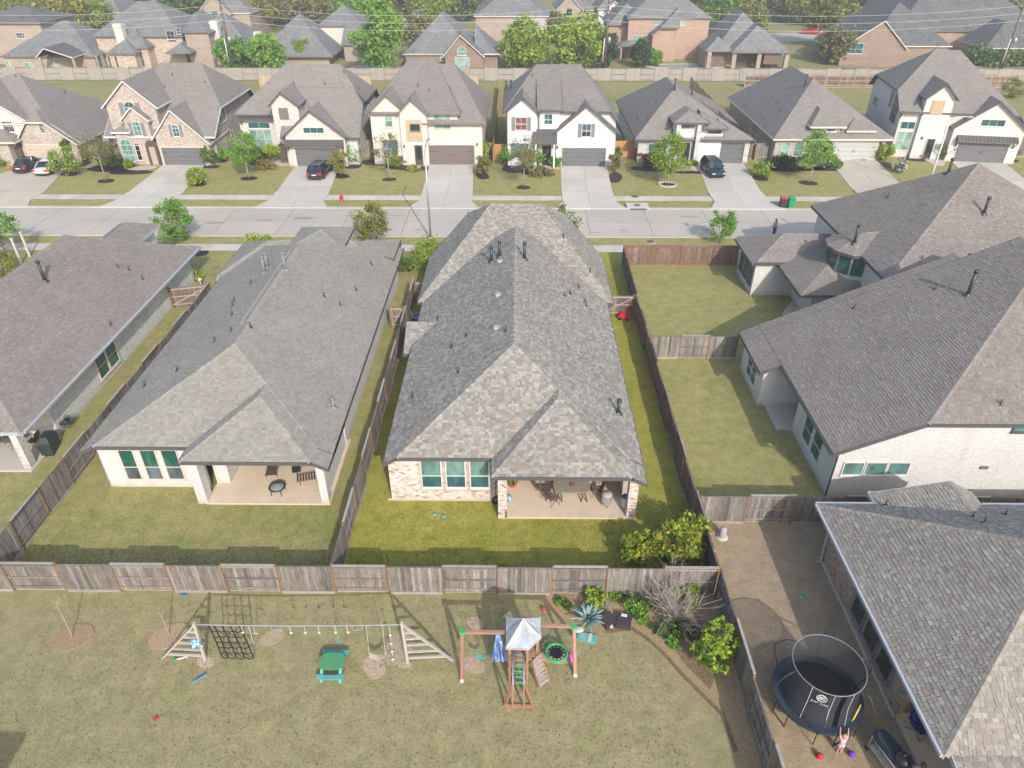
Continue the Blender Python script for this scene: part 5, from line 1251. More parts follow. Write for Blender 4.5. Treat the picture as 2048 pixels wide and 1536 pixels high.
for px, py, rx, ry in ((228,336,3.6,1.4),(262,345,2.2,1.0),(148,330,1.6,2.0),(140,348,1.2,.9),(398,368,1.0,.8),(422,334,.9,.8),(446,322,.8,.7),(530,325,1.8,2.4),(760,325,2.2,1.6),(815,336,2.6,1.1),(700,330,1.4,1.6),(682,352,1.1,.9),(1035,335,2.2,1.8),(1070,345,1.8,.9),
                       (965,352,.9,1.2),(1230,355,.8,2.0),(1300,338,2.1,1.2),(1385,345,2.0,.6),(1520,357,1.0,.8),(1590,338,3.2,1.2),(1650,338,3,1.0),(1700,320,1.8,1.4),(1820,300,3.2,1.2),(1840,318,2.6,1.0),(1772,330,1.0,1.6),(2020,320,1.0,.9),(407,585,1.1,1.0),(400,505,.9,.8),(810,530,.8,1.6)):
    blob('mulch_bed', px, py, rx, ry, 'mulch_dark', .028, jag=.18)
for px, py, rx, ry in ((283,336,1.6,.9),(568,322,1.5,2.2),(833,328,1.0,2.2),(1118,332,1.6,1.2),(1397,338,.8,1.4),(1868,320,1.1,2.6)):
    blob('front_path', px, py, rx, ry, 'concrete_warm', .05, jag=.2)
G_S = 'young trees in the front yards'
tree('yard_tree', 'thin olive leaved young tree in a round mulch ring before the pink brick house', P(212, 361), 5.0, 1.9, 'leaf_olive', trunk=.07, bare=.42, nclump=34, nleaf=20, size=.16, seed=1, group=G_S, barkm='bark_pale', cr=.3)
tree('yard_tree', 'bright green young tree before the white tower gable house', P(498, 356), 5.2, 1.65, 'leaf_bright', trunk=.08, bare=.25, nclump=42, nleaf=34, size=.19, seed=2, group=G_S, barkm='bark_pale')
tree('yard_tree', 'sparse young tree on the lawn left of the cream house driveway', P(779, 358), 5.0, 1.45, 'leaf_olive', trunk=.07, bare=.42, nclump=28, nleaf=18, size=.16, seed=3, group=G_S, barkm='bark_pale')
tree('yard_tree', 'pale wispy young tree before the white house with shutters', P(1047, 374), 5.4, 1.9, 'leaf_olive', trunk=.07, bare=.38, nclump=36, nleaf=20, size=.16, seed=4, group=G_S, barkm='bark_pale')
tree('yard_tree', 'leafy green tree in a stone ring before the solar panel house', P(1335, 369), 5.4, 2.1, 'leaf_lime', trunk=.09, bare=.26, nclump=52, nleaf=36, size=.2, seed=5, group=G_S, barkm='bark_pale')
tree('yard_tree', 'green young tree with narrow crown before the brick house with dormers', P(1616, 365), 5.6, 1.6, 'leaf_bright', trunk=.08, bare=.26, nclump=42, nleaf=34, size=.19, seed=6, group=G_S, barkm='bark_pale', lean=(.3, .3))
G_N = 'young trees on the near verge'
tree('street_tree', 'bright green young tree on the near verge between the two left hand roofs', P(357, 487), 3.9, 1.55, 'leaf_bright', trunk=.07, bare=.12, nclump=40, nleaf=36, size=.18, seed=7, group=G_N)
tree('street_tree', 'yellowish young tree on the near verge left of the street lamp', P(748, 487), 3.9, 1.5, 'leaf_yellow', trunk=.07, bare=.12, nclump=42, nleaf=34, size=.17, seed=8, group=G_N)
tree('street_tree', 'small sparse tree half hidden behind the right slope of the central roof', P(1128, 477), 3.2, 1.3, 'leaf_mid', trunk=.06, bare=.15, nclump=24, nleaf=24, size=.17, seed=9, group=G_N)
tree('street_tree', 'small green tree behind the brown fence facing the street', P(1440, 486), 3.3, 1.15, 'leaf_bright', trunk=.06, bare=.2, nclump=30, nleaf=30, size=.17, seed=10, group=G_N)
tree('street_tree', 'slender green tree on the verge at the left edge', P(18, 520), 4.6, 1.6, 'leaf_bright', trunk=.07, bare=.4, nclump=34, nleaf=30, size=.18, seed=11, group=G_N)
bush('yellow green shrub under the slender tree at the left edge', P(12, 555), 2.6, 1.1, 'leaf_yellow', seed=12)
bush('green hedge clump at the front corner of the grey roofed neighbour', P(516, 497), 1.2, 1.9, 'leaf_lime', seed=13, ry=.9)
bush('small green shrub by the white lamp in the mulch bed left', P(398, 560), .9, .5, 'leaf_lime', seed=14, nclump=10)
bush('bushy yellow green shrub at the front left corner of the central house', P(860, 535), 2.3, 1.5, 'leaf_lime', nclump=44, seed=15, ry=2.6)
bush('mixed shrub by the right front corner of the grey roofed neighbour', P(812, 545), 1.5, .8, 'leaf_mid', seed=16)
BL = [('low yellow green hedge beside the arched entry of the pink brick house', 240, 330, 1.0, 1.1, 'leaf_mid'), ('golden shrub at the right rear corner of the cream house bed', 808, 327, 1.1, .8, 'leaf_yellow'), ('green shrub between the solar panel house windows and entry', 1310, 328, 1.3, .9, 'leaf_mid'), ('dark green shrub along the brick house with dormers wall', 1545, 335, 1.2, 1.0, 'leaf_dark'), ('leafy shrub in front of the arched window bed', 208, 330, 1.5, .8, 'leaf_lime'),
      ('round clipped green shrub on the lawn left of the pink brick house driveway edge', 395, 370, 1.7, 1.05, 'leaf_lime'), ('large yellow green bush beside the white parked car', 137, 352, 2.9, 1.75, 'leaf_lime'), ('tall dark green shrub behind the large bush by the tan garage', 150, 325, 3.0, 1.0, 'leaf_mid'),
      ('small yellow green shrub beside the utility box on the left brick wall', 172, 322, 1.6, .7, 'leaf_lime'), ('dark green shrub under the arched window of the pink brick house', 222, 335, 2.6, 1.0, 'leaf_mid'), ('small pale green plant in black mulch before the arched entry', 260, 337, 1.0, .6, 'leaf_lime'),
      ('shrub right of the pink brick garage door', 421, 332, 2.2, .8, 'leaf_mid'), ('green shrub against the pink brick side wall', 444, 322, 1.4, .85, 'leaf_bright'), ('green bush below the tall mint window', 520, 318, 1.4, 1.3, 'leaf_mid'), ('yellow green bush beside the front path of the tower gable house', 548, 325, 1.9, 1.3, 'leaf_lime'),
      ('low mixed flower shrub in the curved bed of the tower gable house', 533, 338, .8, 1.2, 'leaf_rust'), ('reddish brown tipped bush right of the black hatchback', 682, 350, 2.6, 1.15, 'leaf_rust'), ('bright green bush at the corner of the tower gable house', 706, 326, 2.3, 1.15, 'leaf_bright'),
      ('dark green shrub left of the cream house window', 757, 325, 1.8, .9, 'leaf_dark'), ('pale yellow low shrub before the cream house', 790, 330, .9, 1.2, 'leaf_lime'), ('green shrub beside the cream house entry column', 797, 318, 1.9, .5, 'leaf_bright'), ('small golden plants along the curved mulch bed', 826, 341, .4, .8, 'leaf_yellow'),
      ('tall narrow green bush against the fence by the brown garage', 970, 322, 2.6, .8, 'leaf_lime'), ('orange green grassy bush at the driveway edge of the cream house', 965, 350, 2.4, 1.0, 'leaf_rust'), ('large green shrub left of the blue window', 1018, 330, 1.9, 1.3, 'leaf_bright'), ('green shrub under the shuttered house windows', 1062, 332, 2.1, 1.5, 'leaf_bright'),
      ('low golden groundcover hedge along the shuttered house bed', 1083, 350, .6, 1.5, 'leaf_olive'), ('spiky green plant left of the grey garage door', 1113, 333, 1.2, .8, 'leaf_bright'), ('leggy shrub right of the grey garage of the shuttered house', 1228, 345, 2.3, .7, 'leaf_olive'), ('small shrub behind the leggy one by the orange fence', 1232, 322, 1.6, .6, 'leaf_mid'),
      ('red leaved shrub in the curved stone bed', 1280, 322, 1.3, .9, 'leaf_red'), ('second dark red shrub in the curved stone bed', 1300, 332, 1.4, .9, 'leaf_red'), ('tiny yellow green plant beside the stone entry column', 1385, 331, .6, .5, 'leaf_lime'), ('rounded yellow green shrub in a mulch ring right of the blue car', 1522, 353, 1.6, 1.1, 'leaf_lime'),
      ('dark green shrub with red tips under the mint windows', 1575, 340, 1.7, 1.5, 'leaf_dark'), ('green shrub with white blossoms left of the silver garage', 1652, 332, 1.4, 1.2, 'leaf_white'), ('small green shrub at the driveway edge of the silver garage', 1668, 336, 1.0, .7, 'leaf_bright'), ('yellow green shrub right of the silver garage', 1765, 322, 2.1, 1.1, 'leaf_lime'),
      ('flowering pale bush under the mint window of the upper white house', 1793, 295, 1.5, 1.0, 'leaf_white'), ('yellow green bush left of the upper white house entry', 1822, 292, 1.2, .8, 'leaf_lime'), ('mixed flower clump in the bed of the upper white house', 1835, 312, .8, 1.5, 'leaf_rust'), ('loose feathery tree shrub in front of the upper white house entry', 1878, 318, 2.4, 1.4, 'leaf_mid'),
      ('red flowering shrub beside the dark grey garage far right', 1893, 318, .8, .6, 'leaf_red'), ('pale silvery shrub on the lawn by the right lamp post', 1796, 345, 1.5, .8, 'leaf_white'), ('green shrub right of the dark grey garage far right', 2015, 316, 1.6, .9, 'leaf_mid'), ('yellow green shrub at the left edge by the black car', 8, 330, 1.4, 1.2, 'leaf_lime'),
      ('yellow flowering shrub behind the upper white house', 2020, 195, 2.6, 1.8, 'leaf_yellow')]
for i, (lab, px, py, h, r, lf) in enumerate(BL): bush(lab, P(px, py), h*1.1, r*1.15, lf, nclump=20, nleaf=30, size=.22, seed=30+i, stems=(i % 2 == 0))
# far trees
FT = [('second yellow green tree in the top left corner', 70, 34, 13, 7, 'leaf_lime'), ('yellow green tree at the top between the stone house and left pole', 330, 30, 11, 6, 'leaf_mid'), ('spreading yellow tree above the pale chimney roof', 505, 52, 10, 6, 'leaf_yellow'), ('green tree above the grey roofs left of the side street', 620, 50, 10, 5.5, 'leaf_olive'), ('low leafy tree behind the middle pole at the top', 1250, 30, 9, 5, 'leaf_mid'), ('broad green tree at the top above the orange brick house', 1400, 12, 12, 7, 'leaf_mid'), ('olive tree at the top by the pale far house', 1690, 8, 12, 7, 'leaf_olive'), ('leafy tree at the top behind the tan brick house', 1010, 10, 10, 6, 'leaf_lime'), 
      ('bright green tree behind the left utility pole', 475, 143, 6.0, 3.0, 'leaf_bright'), ('bright green tree right of the one by the left pole', 536, 143, 6.0, 3.1, 'leaf_bright'), ('small round tree beside the pale roof with chimney', 610, 125, 4.2, 2.2, 'leaf_lime'),
      ('very tall bright green tree left of the blue grey roof', 757, 148, 13.0, 4.3, 'leaf_bright'), ('half bare olive tree before the blue grey roof', 845, 122, 8.5, 3.2, 'leaf_olive'), ('broad yellow green tree behind the orange deck', 1050, 140, 8.5, 4.3, 'leaf_lime'), ('broad yellow green tree left of the middle utility pole', 1155, 138, 9.5, 5.0, 'leaf_lime'),
      ('narrow dark evergreen at the middle utility pole', 1212, 138, 6.5, 1.9, 'leaf_dark'), ('narrow dark evergreen beside the curved pool', 1279, 135, 5.0, 1.6, 'leaf_dark'), ('round bright shrub tree left of the curved pool', 1306, 132, 3.0, 1.5, 'leaf_bright'), ('dark conical evergreen above the curved pool', 1348, 113, 4.6, 1.7, 'leaf_dark'), ('second dark conical evergreen near the orange brick corner', 1378, 108, 4.6, 1.5, 'leaf_dark'),
      ('yellow green street tree left of the dark roofed brick house', 1650, 95, 12.0, 4.6, 'leaf_yellow'), ('grey olive tree in front of the dark roofed brick gable', 1668, 128, 6.5, 3.2, 'leaf_olive'), ('dark green tree above the dark roofed brick house', 1718, 48, 12, 5.5, 'leaf_mid'), ('yellowish tree right of the dark green one at the top', 1757, 38, 11, 6, 'leaf_yellow'),
      ('green tree behind the big orange brick house', 1458, 42, 12, 6.5, 'leaf_bright'), ('yellow green tree right of the orange brick house', 1490, 60, 9, 4, 'leaf_yellow'), ('olive trees mass above the grey hip roofed house', 1570, 28, 10, 6, 'leaf_olive'), ('olive green tree at the top centre right', 1610, 35, 9, 5, 'leaf_yellow'),
      ('large yellow green tree at the top left corner', 25, 30, 14, 8, 'leaf_yellow'), ('yellow green tree behind the grey hip roof at left', 112, 62, 12, 7, 'leaf_yellow'), ('broad yellow tree left of the white gable', 150, 75, 12, 7, 'leaf_yellow'), ('tree behind the grey hip roof near the stone chimney house', 190, 60, 8, 4.5, 'leaf_lime'), ('green tree at the top above the stone house', 250, 18, 10, 6, 'leaf_mid'),
      ('dense green tree right of the tall stone house', 395, 60, 13, 6, 'leaf_mid'), ('yellow olive tree behind the grey roofs at the top', 545, 38, 12, 6.5, 'leaf_yellow'), ('pale yellow green tree at the top', 600, 32, 13, 7, 'leaf_olive'), ('bright spring green tree by the side street', 690, 40, 13, 6.5, 'leaf_bright'), ('green tree left of the bright one at the top', 650, 35, 12, 6, 'leaf_lime'),
      ('brown olive tree beside the side street', 785, 70, 11, 5, 'leaf_olive'), ('green tree above the blue grey roof', 868, 34, 12, 6.5, 'leaf_lime'), ('dark green tree at the top behind the blue grey roof', 925, 28, 12, 6, 'leaf_mid'), ('small round green tree in the fenced yard at top centre', 1125, 72, 5, 3, 'leaf_mid'), ('small tree by the dark play equipment at the top', 1110, 58, 5, 3.4, 'leaf_olive'),
      ('green tree filling the gap at the top right edge', 2035, 60, 12, 8, 'leaf_olive'), ('green hedge below the right utility pole', 1965, 128, 2.5, 4, 'leaf_mid'), ('second green hedge clump below the right utility pole', 2030, 128, 2.5, 4, 'leaf_mid')]
for i, (lab, px, py, h, r, lf) in enumerate(FT):
    tree('conifer' if 'evergreen' in lab else 'broadleaf_tree', lab, P(px, py + (14 if py < 80 else 0)), h, r, lf, trunk=.2, bare=.1, nclump=54, nleaf=44, size=.62 if r > 2.5 else .42, seed=100+i, group=None, cr=.33, fill=.45)
rnd = random.Random(99); b = MB()
for i in range(120):                                       # the wooded distance that reads as one mass
    c = P(rnd.uniform(-300, 2350), rnd.uniform(-70, 6)); q, _ = crownmesh(rnd, c + Vector((0, 0, 5)), 8, 8, 5, 14, 16, 1.3, cr=.4)
    k = len(b.V); b.V += q.V; b.F += [tuple(j+k for j in f) for f in q.F]; b.T += q.T; b.I += q.I; b.sm += q.sm; b.U += q.U
o = b.build('distant_woodland', 'leaf_yellow'); tag(o, 'distant belt of trees beyond the last roofs at the top', 'trees'); o['kind'] = 'stuff'
# far ground features
def pxsheet(name, pts, z, mat): return sheet(name, [P(*p) for p in pts], z, mat)
pxsheet('side_street', [(792, -30), (842, -30), (842, 60), (800, 60)], .02, 'road'); pxsheet('side_street', [(1120, 30), (1200, 22), (1200, 34), (1120, 44)], .021, 'road')
pxsheet('path', [(690, 72), (740, 50), (748, 54), (700, 80)], .02, 'concrete'); pxsheet('street', [(1420, 72), (1700, 60), (1700, 78), (1420, 92)], .02, 'road')
M['pool'] = plain('pool', (.05, .45, .55), .05, .5, var=.1); M['pool_teal'] = plain('pool_teal', (.1, .25, .24), .05, .5, var=.15)
def pool(label, px, py, rx, ry, mat):
    c = P(px, py); t = thing('swimming_pool', c, label, 'pool'); b = MB()
    b.lathe(c, [(1.25, .0), (1.25, .12), (1.0, .12), (1.0, .05)], 26, sx=rx, sy=ry, smooth=False); b.build('coping', 'concrete_warm', t)
    b = MB(); b.poly([(c.x+rx*.99*math.cos(6.2832*i/26), c.y+ry*.99*math.sin(6.2832*i/26), .07) for i in range(26)]); b.build('water', mat, t)
pool('small bright blue swimming pool right of the cream chimney house', 742, 137, 3.4, 2.4, 'pool'); pool('curved teal swimming pool with pale deck behind the long fence', 1370, 133, 6.6, 2.2, 'pool_teal')
# ================================================================== POLES AND WIRES
def pole(label, px, ztop, y=141.4, lean=0, xf=0):
    x = onY(px, 100, y).x if lean == 0 else lean; t = thing('utility_pole', (x, y, 0), label, 'utility pole')
    b = MB(); b.tube([(x, y, 0), (x, y, ztop)], [.24, .16], 10); b.build('pole', 'door_brown', t)
    b = MB(); b.tube([(x-.45, y-.3, 3), (x-.38, y-.3, 7)], .09, 8); b.build('riser', 'trim_white', t)
    b = MB(); b.lathe((x+.5, y-.2, 6.2), [(0, 0), (.28, .02), (.3, .9), (.1, 1.0), (0, 1.0)], 10); b.build('transformer', 'galv', t)
    for z in (12.3, 11.1, 9.9):
        b = MB(); b.beam((x, y, z-.1), (x, y-.5, z), .06); b.lathe((x, y-.5, z-.05), [(.05, 0), (.1, .06), (.05, .2)], 8); b.build('insulator', 'trim_white', t)
PX = (-52.9, 15.8, 88.6)
pole('dark utility pole rising above the left roofs', 0, 14.2, lean=PX[0]); pole('dark utility pole behind the gap right of the shuttered house', 0, 14.2, lean=PX[1]); pole('dark utility pole at the right edge of the far row', 0, 13.6, lean=PX[2])
for z, lab in ((12.3, 'topmost'), (11.1, 'middle'), (9.9, 'lowest')):
    b = MB(); xs = (-122,)+PX+(158,)
    for a, c in zip(xs[:-1], xs[1:]):
        b.tube([(a+(c-a)*i/14, 140.9, z - 1.7*4*(i/14)*(1-i/14)) for i in range(15)], .032, 4, cap=False)
    tag(b.build('power_line', 'wire'), lab + ' of the three pale overhead power lines strung between the utility poles', 'power line')
def lamp(label, base, ztop, arm, mat='galv'):
    x, y = base; t = thing('street_lamp', (x, y, 0), label, 'street lamp'); b = MB(); b.tube([(x, y, 0), (x, y, ztop)], [.11, .07], 10); b.lathe((x, y, 0), [(.25, 0), (.25, .12), (.14, .3)], 10); b.build('pole', mat, t)
    a = Vector(arm); b = MB(); b.tube([(x, y, ztop-.1), (x+a.x*.3, y+a.y*.3, ztop+.25), (x+a.x, y+a.y, ztop+.35)], .05, 6); b.build('arm', mat, t)
    b = MB(); e = a.normalized(); s = Vector((-e.y, e.x, 0)); b.obox((x+a.x+e.x*.3, y+a.y+e.y*.3, ztop+.33), e*.33, s*.14, (0, 0, .06)); b.build('lamp_head', 'vent_pale', t)
lamp('tall grey street lamp left of the central roof top', (-8.3, 63.9), 8.45, (0.1, 1.6, 0))
p = P(1853, 383); lamp('tall pale street lamp in front of the upper white house', (p.x, p.y), onY(1902, 239, p.y).z, (1.5, -.2, 0), 'trim_white')
p = P(147, 62); lamp('distant curved street lamp above the grey hip roof at left', (p.x, p.y), 8.5, (1.5, 0, 0)); p = P(1485, 52); lamp('distant street lamp above the grey hip roof house', (p.x, p.y), 8.5, (1.5, 0, 0))
# ================================================================== CARS
def lthing(name, loc, label, cat, rot=0, group=None):
    t = thing(name, loc, label, cat, group, rot); ORG[t.name] = Vector((0, 0, 0)); return t
def car(label, loc, rot, paint, kind='suv', front=False, group='parked cars on the driveways'):
    t = lthing('parked_car', loc, label, 'car', rot, group)
    L, Wd, Hh = (4.7, 1.9, 1.68) if kind == 'suv' else (4.7, 1.84, 1.44); hb = .95 if kind == 'suv' else .88
    # stations along y (rear -L/2 .. front L/2): y, halfwidth, zlow, zbelt
    st = [(-L/2, .72, .42, .72), (-L/2+.12, .84, .3, hb-.02), (-L/2+.7, .94, .22, hb), (-.6, .95, .2, hb), (.6, .95, .2, hb), (L/2-1.25, .94, .2, hb-.03), (L/2-.5, .9, .22, hb-.14), (L/2-.1, .8, .28, hb-.25), (L/2, .66, .38, .58)]
    V = []; k = 9
    def sec(y, w, z0, z1):
        w *= Wd/1.9
        return [(-w*.86, y, z0), (-w, y, z0+.14), (-w, y, (z0+z1)/2+.08), (-w*.93, y, z1-.03), (-w*.5, y, z1+.035), (0, y, z1+.05), (w*.5, y, z1+.035), (w*.93, y, z1-.03), (w, y, (z0+z1)/2+.08), (w, y, z0+.14), (w*.86, y, z0)]
    b = MB(); S_ = [sec(*s) for s in st]
    for i in range(len(S_)-1):
        for j in range(10): b.poly([S_[i][j], S_[i+1][j], S_[i+1][j+1], S_[i][j+1]][::-1], .5, smooth=True)
    b.poly(S_[0][::-1][::-1], .5); b.poly(S_[-1][::-1], .5)
    for x in (-1, 1):
        for y in (-L/2+.95, L/2-.95): b.box(x*Wd/2*.9-.12, x*Wd/2*.9+.12, y-.42, y+.42, .2, .62, .5, 1)
    b.build('body', [paint, 'door_dark'], t)
    # greenhouse
    yr, yf = (-L/2+.12, L/2-1.35) if kind == 'suv' else (-L/2+.75, L/2-1.45); rr, rf = (-L/2+.5, .45) if kind == 'suv' else (-L/2+1.55, .3)
    g = MB(); w0, w1 = Wd/2*.9, Wd/2*.7
    B0_ = [(-w0, yr, hb), (w0, yr, hb), (w0, yf, hb-.02), (-w0, yf, hb-.02)]; T0 = [(-w1, rr, Hh-.05), (w1, rr, Hh-.05), (w1, rf, Hh-.03), (-w1, rf, Hh-.03)]
    for i in range(4): g.poly([B0_[i], B0_[(i+1) % 4], T0[(i+1) % 4], T0[i]], .5)
    g.build('windows', 'car_glass', t)
    r = MB(); r.poly([T0[0], T0[1], T0[2], T0[3]], .5); r.poly([(-w1*.8, rr+.2, Hh), (w1*.8, rr+.2, Hh), (w1*.8, rf-.2, Hh+.01), (-w1*.8, rf-.2, Hh+.01)], .5)
    for i in range(4):
        q0, q1 = Vector(T0[i]), Vector(T0[(i+1) % 4]); c = Vector((0, (rr+rf)/2, Hh)); i0 = Vector([(-w1*.8, rr+.2, Hh), (w1*.8, rr+.2, Hh), (w1*.8, rf-.2, Hh+.01), (-w1*.8, rf-.2, Hh+.01)][i]); i1 = Vector([(w1*.8, rr+.2, Hh), (w1*.8, rf-.2, Hh+.01), (-w1*.8, rf-.2, Hh+.01), (-w1*.8, rr+.2, Hh)][i])
        r.poly([q0, q1, i1, i0], .5)
        r.beam(Vector(B0_[i]), T0[i], .07, .07, .5)
    for s in (-1, 1): r.beam((s*(w0+w1)/2*1.01, (yr+yf)/2-.1, hb), (s*w1*1.01, (rr+rf)/2, Hh-.05), .06, .09, .5)
    r.build('roof', paint, t)
    for x in (-1, 1):
        for y in (-L/2+.95, L/2-.95):
            w = MB(); X = x*(Wd/2-.12)
            for a, rad in ((0, 1),):
                n = 16; R = .35
                ring = [[(X+dx, y+rr_*math.cos(6.2832*i/n), .35+rr_*math.sin(6.2832*i/n)) for i in range(n)] for dx, rr_ in ((-.11, R*.9), (-.1, R), (.1, R), (.11, R*.9), (.11*1, R*.62))]
                for q in range(4):
                    for i in range(n): w.poly([ring[q][i], ring[q][(i+1) % n], ring[q+1][(i+1) % n], ring[q+1][i]], .5)
            wt = w.build('wheel', 'door_dark', t); w = MB(); n = 10
            w.poly([(X+x*.115, y+.22*math.cos(6.2832*i/n), .35+.22*math.sin(6.2832*i/n)) for i in range(n)][::x], .5); w.build('rim', 'galv', wt)
    for x in (-1, 1):
        w = MB(); w.box(x*Wd/2*.72-.2, x*Wd/2*.72+.2, -L/2-.01, -L/2+.1, hb-.25, hb-.06, .5); w.build('tail_light', 'light_red', t)
        w = MB(); w.obox((x*Wd/2*.66, L/2-.13, hb-.32), (.2, 0, 0), (0, .1, .02), (0, 0, .05)); w.build('headlight', 'trim_white', t)
        w = MB(); w.box(x*(Wd/2+.08)-.1, x*(Wd/2+.08)+.1, yf-.55, yf-.42, hb, hb+.15, .5); w.build('mirror', paint, t)
    w = MB(); w.box(-.25, .25, -L/2-.03, -L/2+.02, .62, .75, .5); w.build('number_plate', 'trim_white', t)
    w = MB(); w.box(-.7, .7, -L/2-.04, -L/2+.2, .26, .42, .5); w.build('bumper', 'metal_dark', t)
    if kind == 'suv':
        w = MB()
        for s in (-1, 1): w.beam((s*w1*.92, rr+.2, Hh+.05), (s*w1*.92, rf-.3, Hh+.06), .04)
        w.build('roof_rail', 'galv', t)
    return t
M['car_glass'] = glass('car_glass', (.012,.018,.026), .05, .5)
M['light_red'] = plain('light_red', (.5, .02, .03), .2, .5)
for n, c in (('paint_black', (.02, .022, .03)), ('paint_white', (.72, .72, .74)), ('paint_navy', (.012, .03, .06))):
    m = plain(n, c, .25, .5, .2, var=.03); m.node_tree.nodes['Principled BSDF'].inputs['Coat Weight'].default_value = .6; M[n] = m
car('black sedan with red tail lights parked beside the white sedan', P(48, 345)+Vector((0, 1.4, .05)), math.radians(2), 'paint_black', 'sedan')
car('white sedan parked between the black car and the large bush', P(92, 349)+Vector((0, 1.2, .05)), math.radians(2), 'paint_white', 'sedan')
car('small black hatchback parked in front of the tower gable garage', P(637, 357)+Vector((0, 1.2, .05)), math.radians(-4), 'paint_black', 'suv')
car('dark blue car facing the street before the solar panel house garage', P(1433, 355)+Vector((-.2, 1.4, .05)), math.radians(185), 'paint_navy', 'suv')
p = P(810, 10); t = lthing('distant_car', p, 'tiny dark blue car on the side street at the top', 'car', .1); b = MB(); b.obox((0, 0, .7), (.9, 0, 0), (0, 2.2, 0), (0, 0, .35)); b.obox((0, -.2, 1.25), (.75, 0, 0), (0, 1.2, 0), (0, 0, .3)); b.build('body', 'paint_navy', t)
p = P(1620, 68); t = lthing('distant_car', p, 'tiny red car on the street behind the grey hip roof house', 'car', 1.2); b = MB(); b.obox((0, 0, .7), (.9, 0, 0), (0, 2.2, 0), (0, 0, .35)); b.obox((0, -.2, 1.25), (.75, 0, 0), (0, 1.2, 0), (0, 0, .3)); b.build('body', 'light_red', t)
# hydrant, bins
p = P(684, 404); t = thing('fire_hydrant', p, 'red fire hydrant on the verge left of the cream house', 'fire hydrant'); b = MB()
b.lathe(p, [(.2, 0), (.2, .06), (.13, .1), (.13, .6), (.17, .62), (.17, .67), (.12, .78), (.04, .84), (.03, .9)], 12); b.build('barrel', 'light_red', t)
b = MB(); b.tube([p+Vector((-.24, 0, .5)), p+Vector((.24, 0, .5))], .07, 8); b.tube([p+Vector((0, -.22, .45)), p+Vector((0, 0, .45))], .09, 8); b.build('nozzle', 'light_red', t)
def bin_(label, px, py, body, lid, cat='bin', h=1.15):
    p = P(px, py); t = thing('wheelie_bin', p, label, cat, 'bins at the kerb'); b = MB()
    lo = [(-.25, -.25), (.25, -.25), (.25, .25), (-.25, .25)]; hi = [(-.33, -.36), (.33, -.36), (.33, .36), (-.33, .36)]
    for i in range(4): j = (i+1) % 4; b.poly([p+Vector((*lo[i], .05)), p+Vector((*lo[j], .05)), p+Vector((*hi[j], h*.9)), p+Vector((*hi[i], h*.9))])
    b.build('body', body, t); b = MB(); b.poly([p+Vector((x*1.08, y*1.08, h*.9)) for x, y in hi]); q = [p+Vector((x*1.08, y*1.08, h*.93)) for x, y in hi]; r = [p+Vector((x*.8, y*.8, h)) for x, y in hi]; b.poly(r)
    for i in range(4): j = (i+1) % 4; b.poly([q[i], q[j], r[j], r[i]])
    b.build('lid', lid, t); b = MB(); b.tube([p+Vector((-.3, .38, h*.86)), p+Vector((.3, .38, h*.86))], .03, 6); b.build('handle', body, t)
    for s in (-1, 1): b = MB(); b.tube([p+Vector((s*.24, .3, .1)), p+Vector((s*.32, .3, .1))], .1, 10); b.build('wheel', 'door_dark', t)
M['bin_dark'] = plain('bin_dark', (.06, .045, .05), .5); M['bin_green'] = plain('bin_green', (.02, .3, .14), .5)
bin_('dark wheelie bin with red lid at the far kerb', 1564, 416, 'bin_dark', 'light_red'); bin_('green wheelie bin right of the red lidded one', 1580, 416, 'bin_green', 'bin_green')
# ================================================================== THINGS IN THE YARDS
def col(n, c, r=.5, **k): M[n] = plain(n, c, r, **k)
for n, c in (('play_green', (.06, .33, .12)), ('play_teal', (.1, .36, .33)), ('play_blue', (.03, .12, .4)), ('cloth_blue', (.12, .2, .5)), ('play_yellow', (.7, .55, .05)), ('play_pink', (.75, .15, .4)), ('play_red', (.55, .03, .04)), ('play_purple', (.16, .04, .5)), ('canvas_grey', (.38, .4, .43)),
             ('rubber_black', (.015, .015, .018)), ('steel', (.3, .31, .33)), ('rope_black', (.02, .02, .022)), ('rope_pale', (.5, .47, .42)), ('skin', (.55, .3, .2)), ('hair_brown', (.1, .05, .03)), ('hair_blond', (.5, .33, .15)), ('shirt_lilac', (.6, .42, .6)), ('shirt_blue', (.1, .22, .4)),
             ('shirt_beige', (.35, .25, .22)), ('trousers_dark', (.03, .035, .06)), ('camp_blue', (.015, .02, .22)), ('terracotta', (.35, .12, .06)), ('agave', (.2, .3, .3)), ('bronze', (.07, .05, .04)), ('stone_table', (.26, .24, .19)), ('tramp_blue', (.03, .042, .06)), ('table_green', (.08, .27, .12)), ('hose_green', (.03, .15, .08))): col(n, c)
m, nt_, b_ = newmat('net_mesh', .8, .2)                              # the safety net is woven: see-through
b_.inputs['Base Color'].default_value = (.05, .057, .068, 1); b_.inputs['Alpha'].default_value = .6; M['net_mesh'] = m
def T(name, loc, label, cat, group=None, rot=0): return lthing(name, loc, label, cat, rot, group)
def mk(parent, name, mat, fn):
    b = MB(); fn(b); return b.build(name, mat, parent)
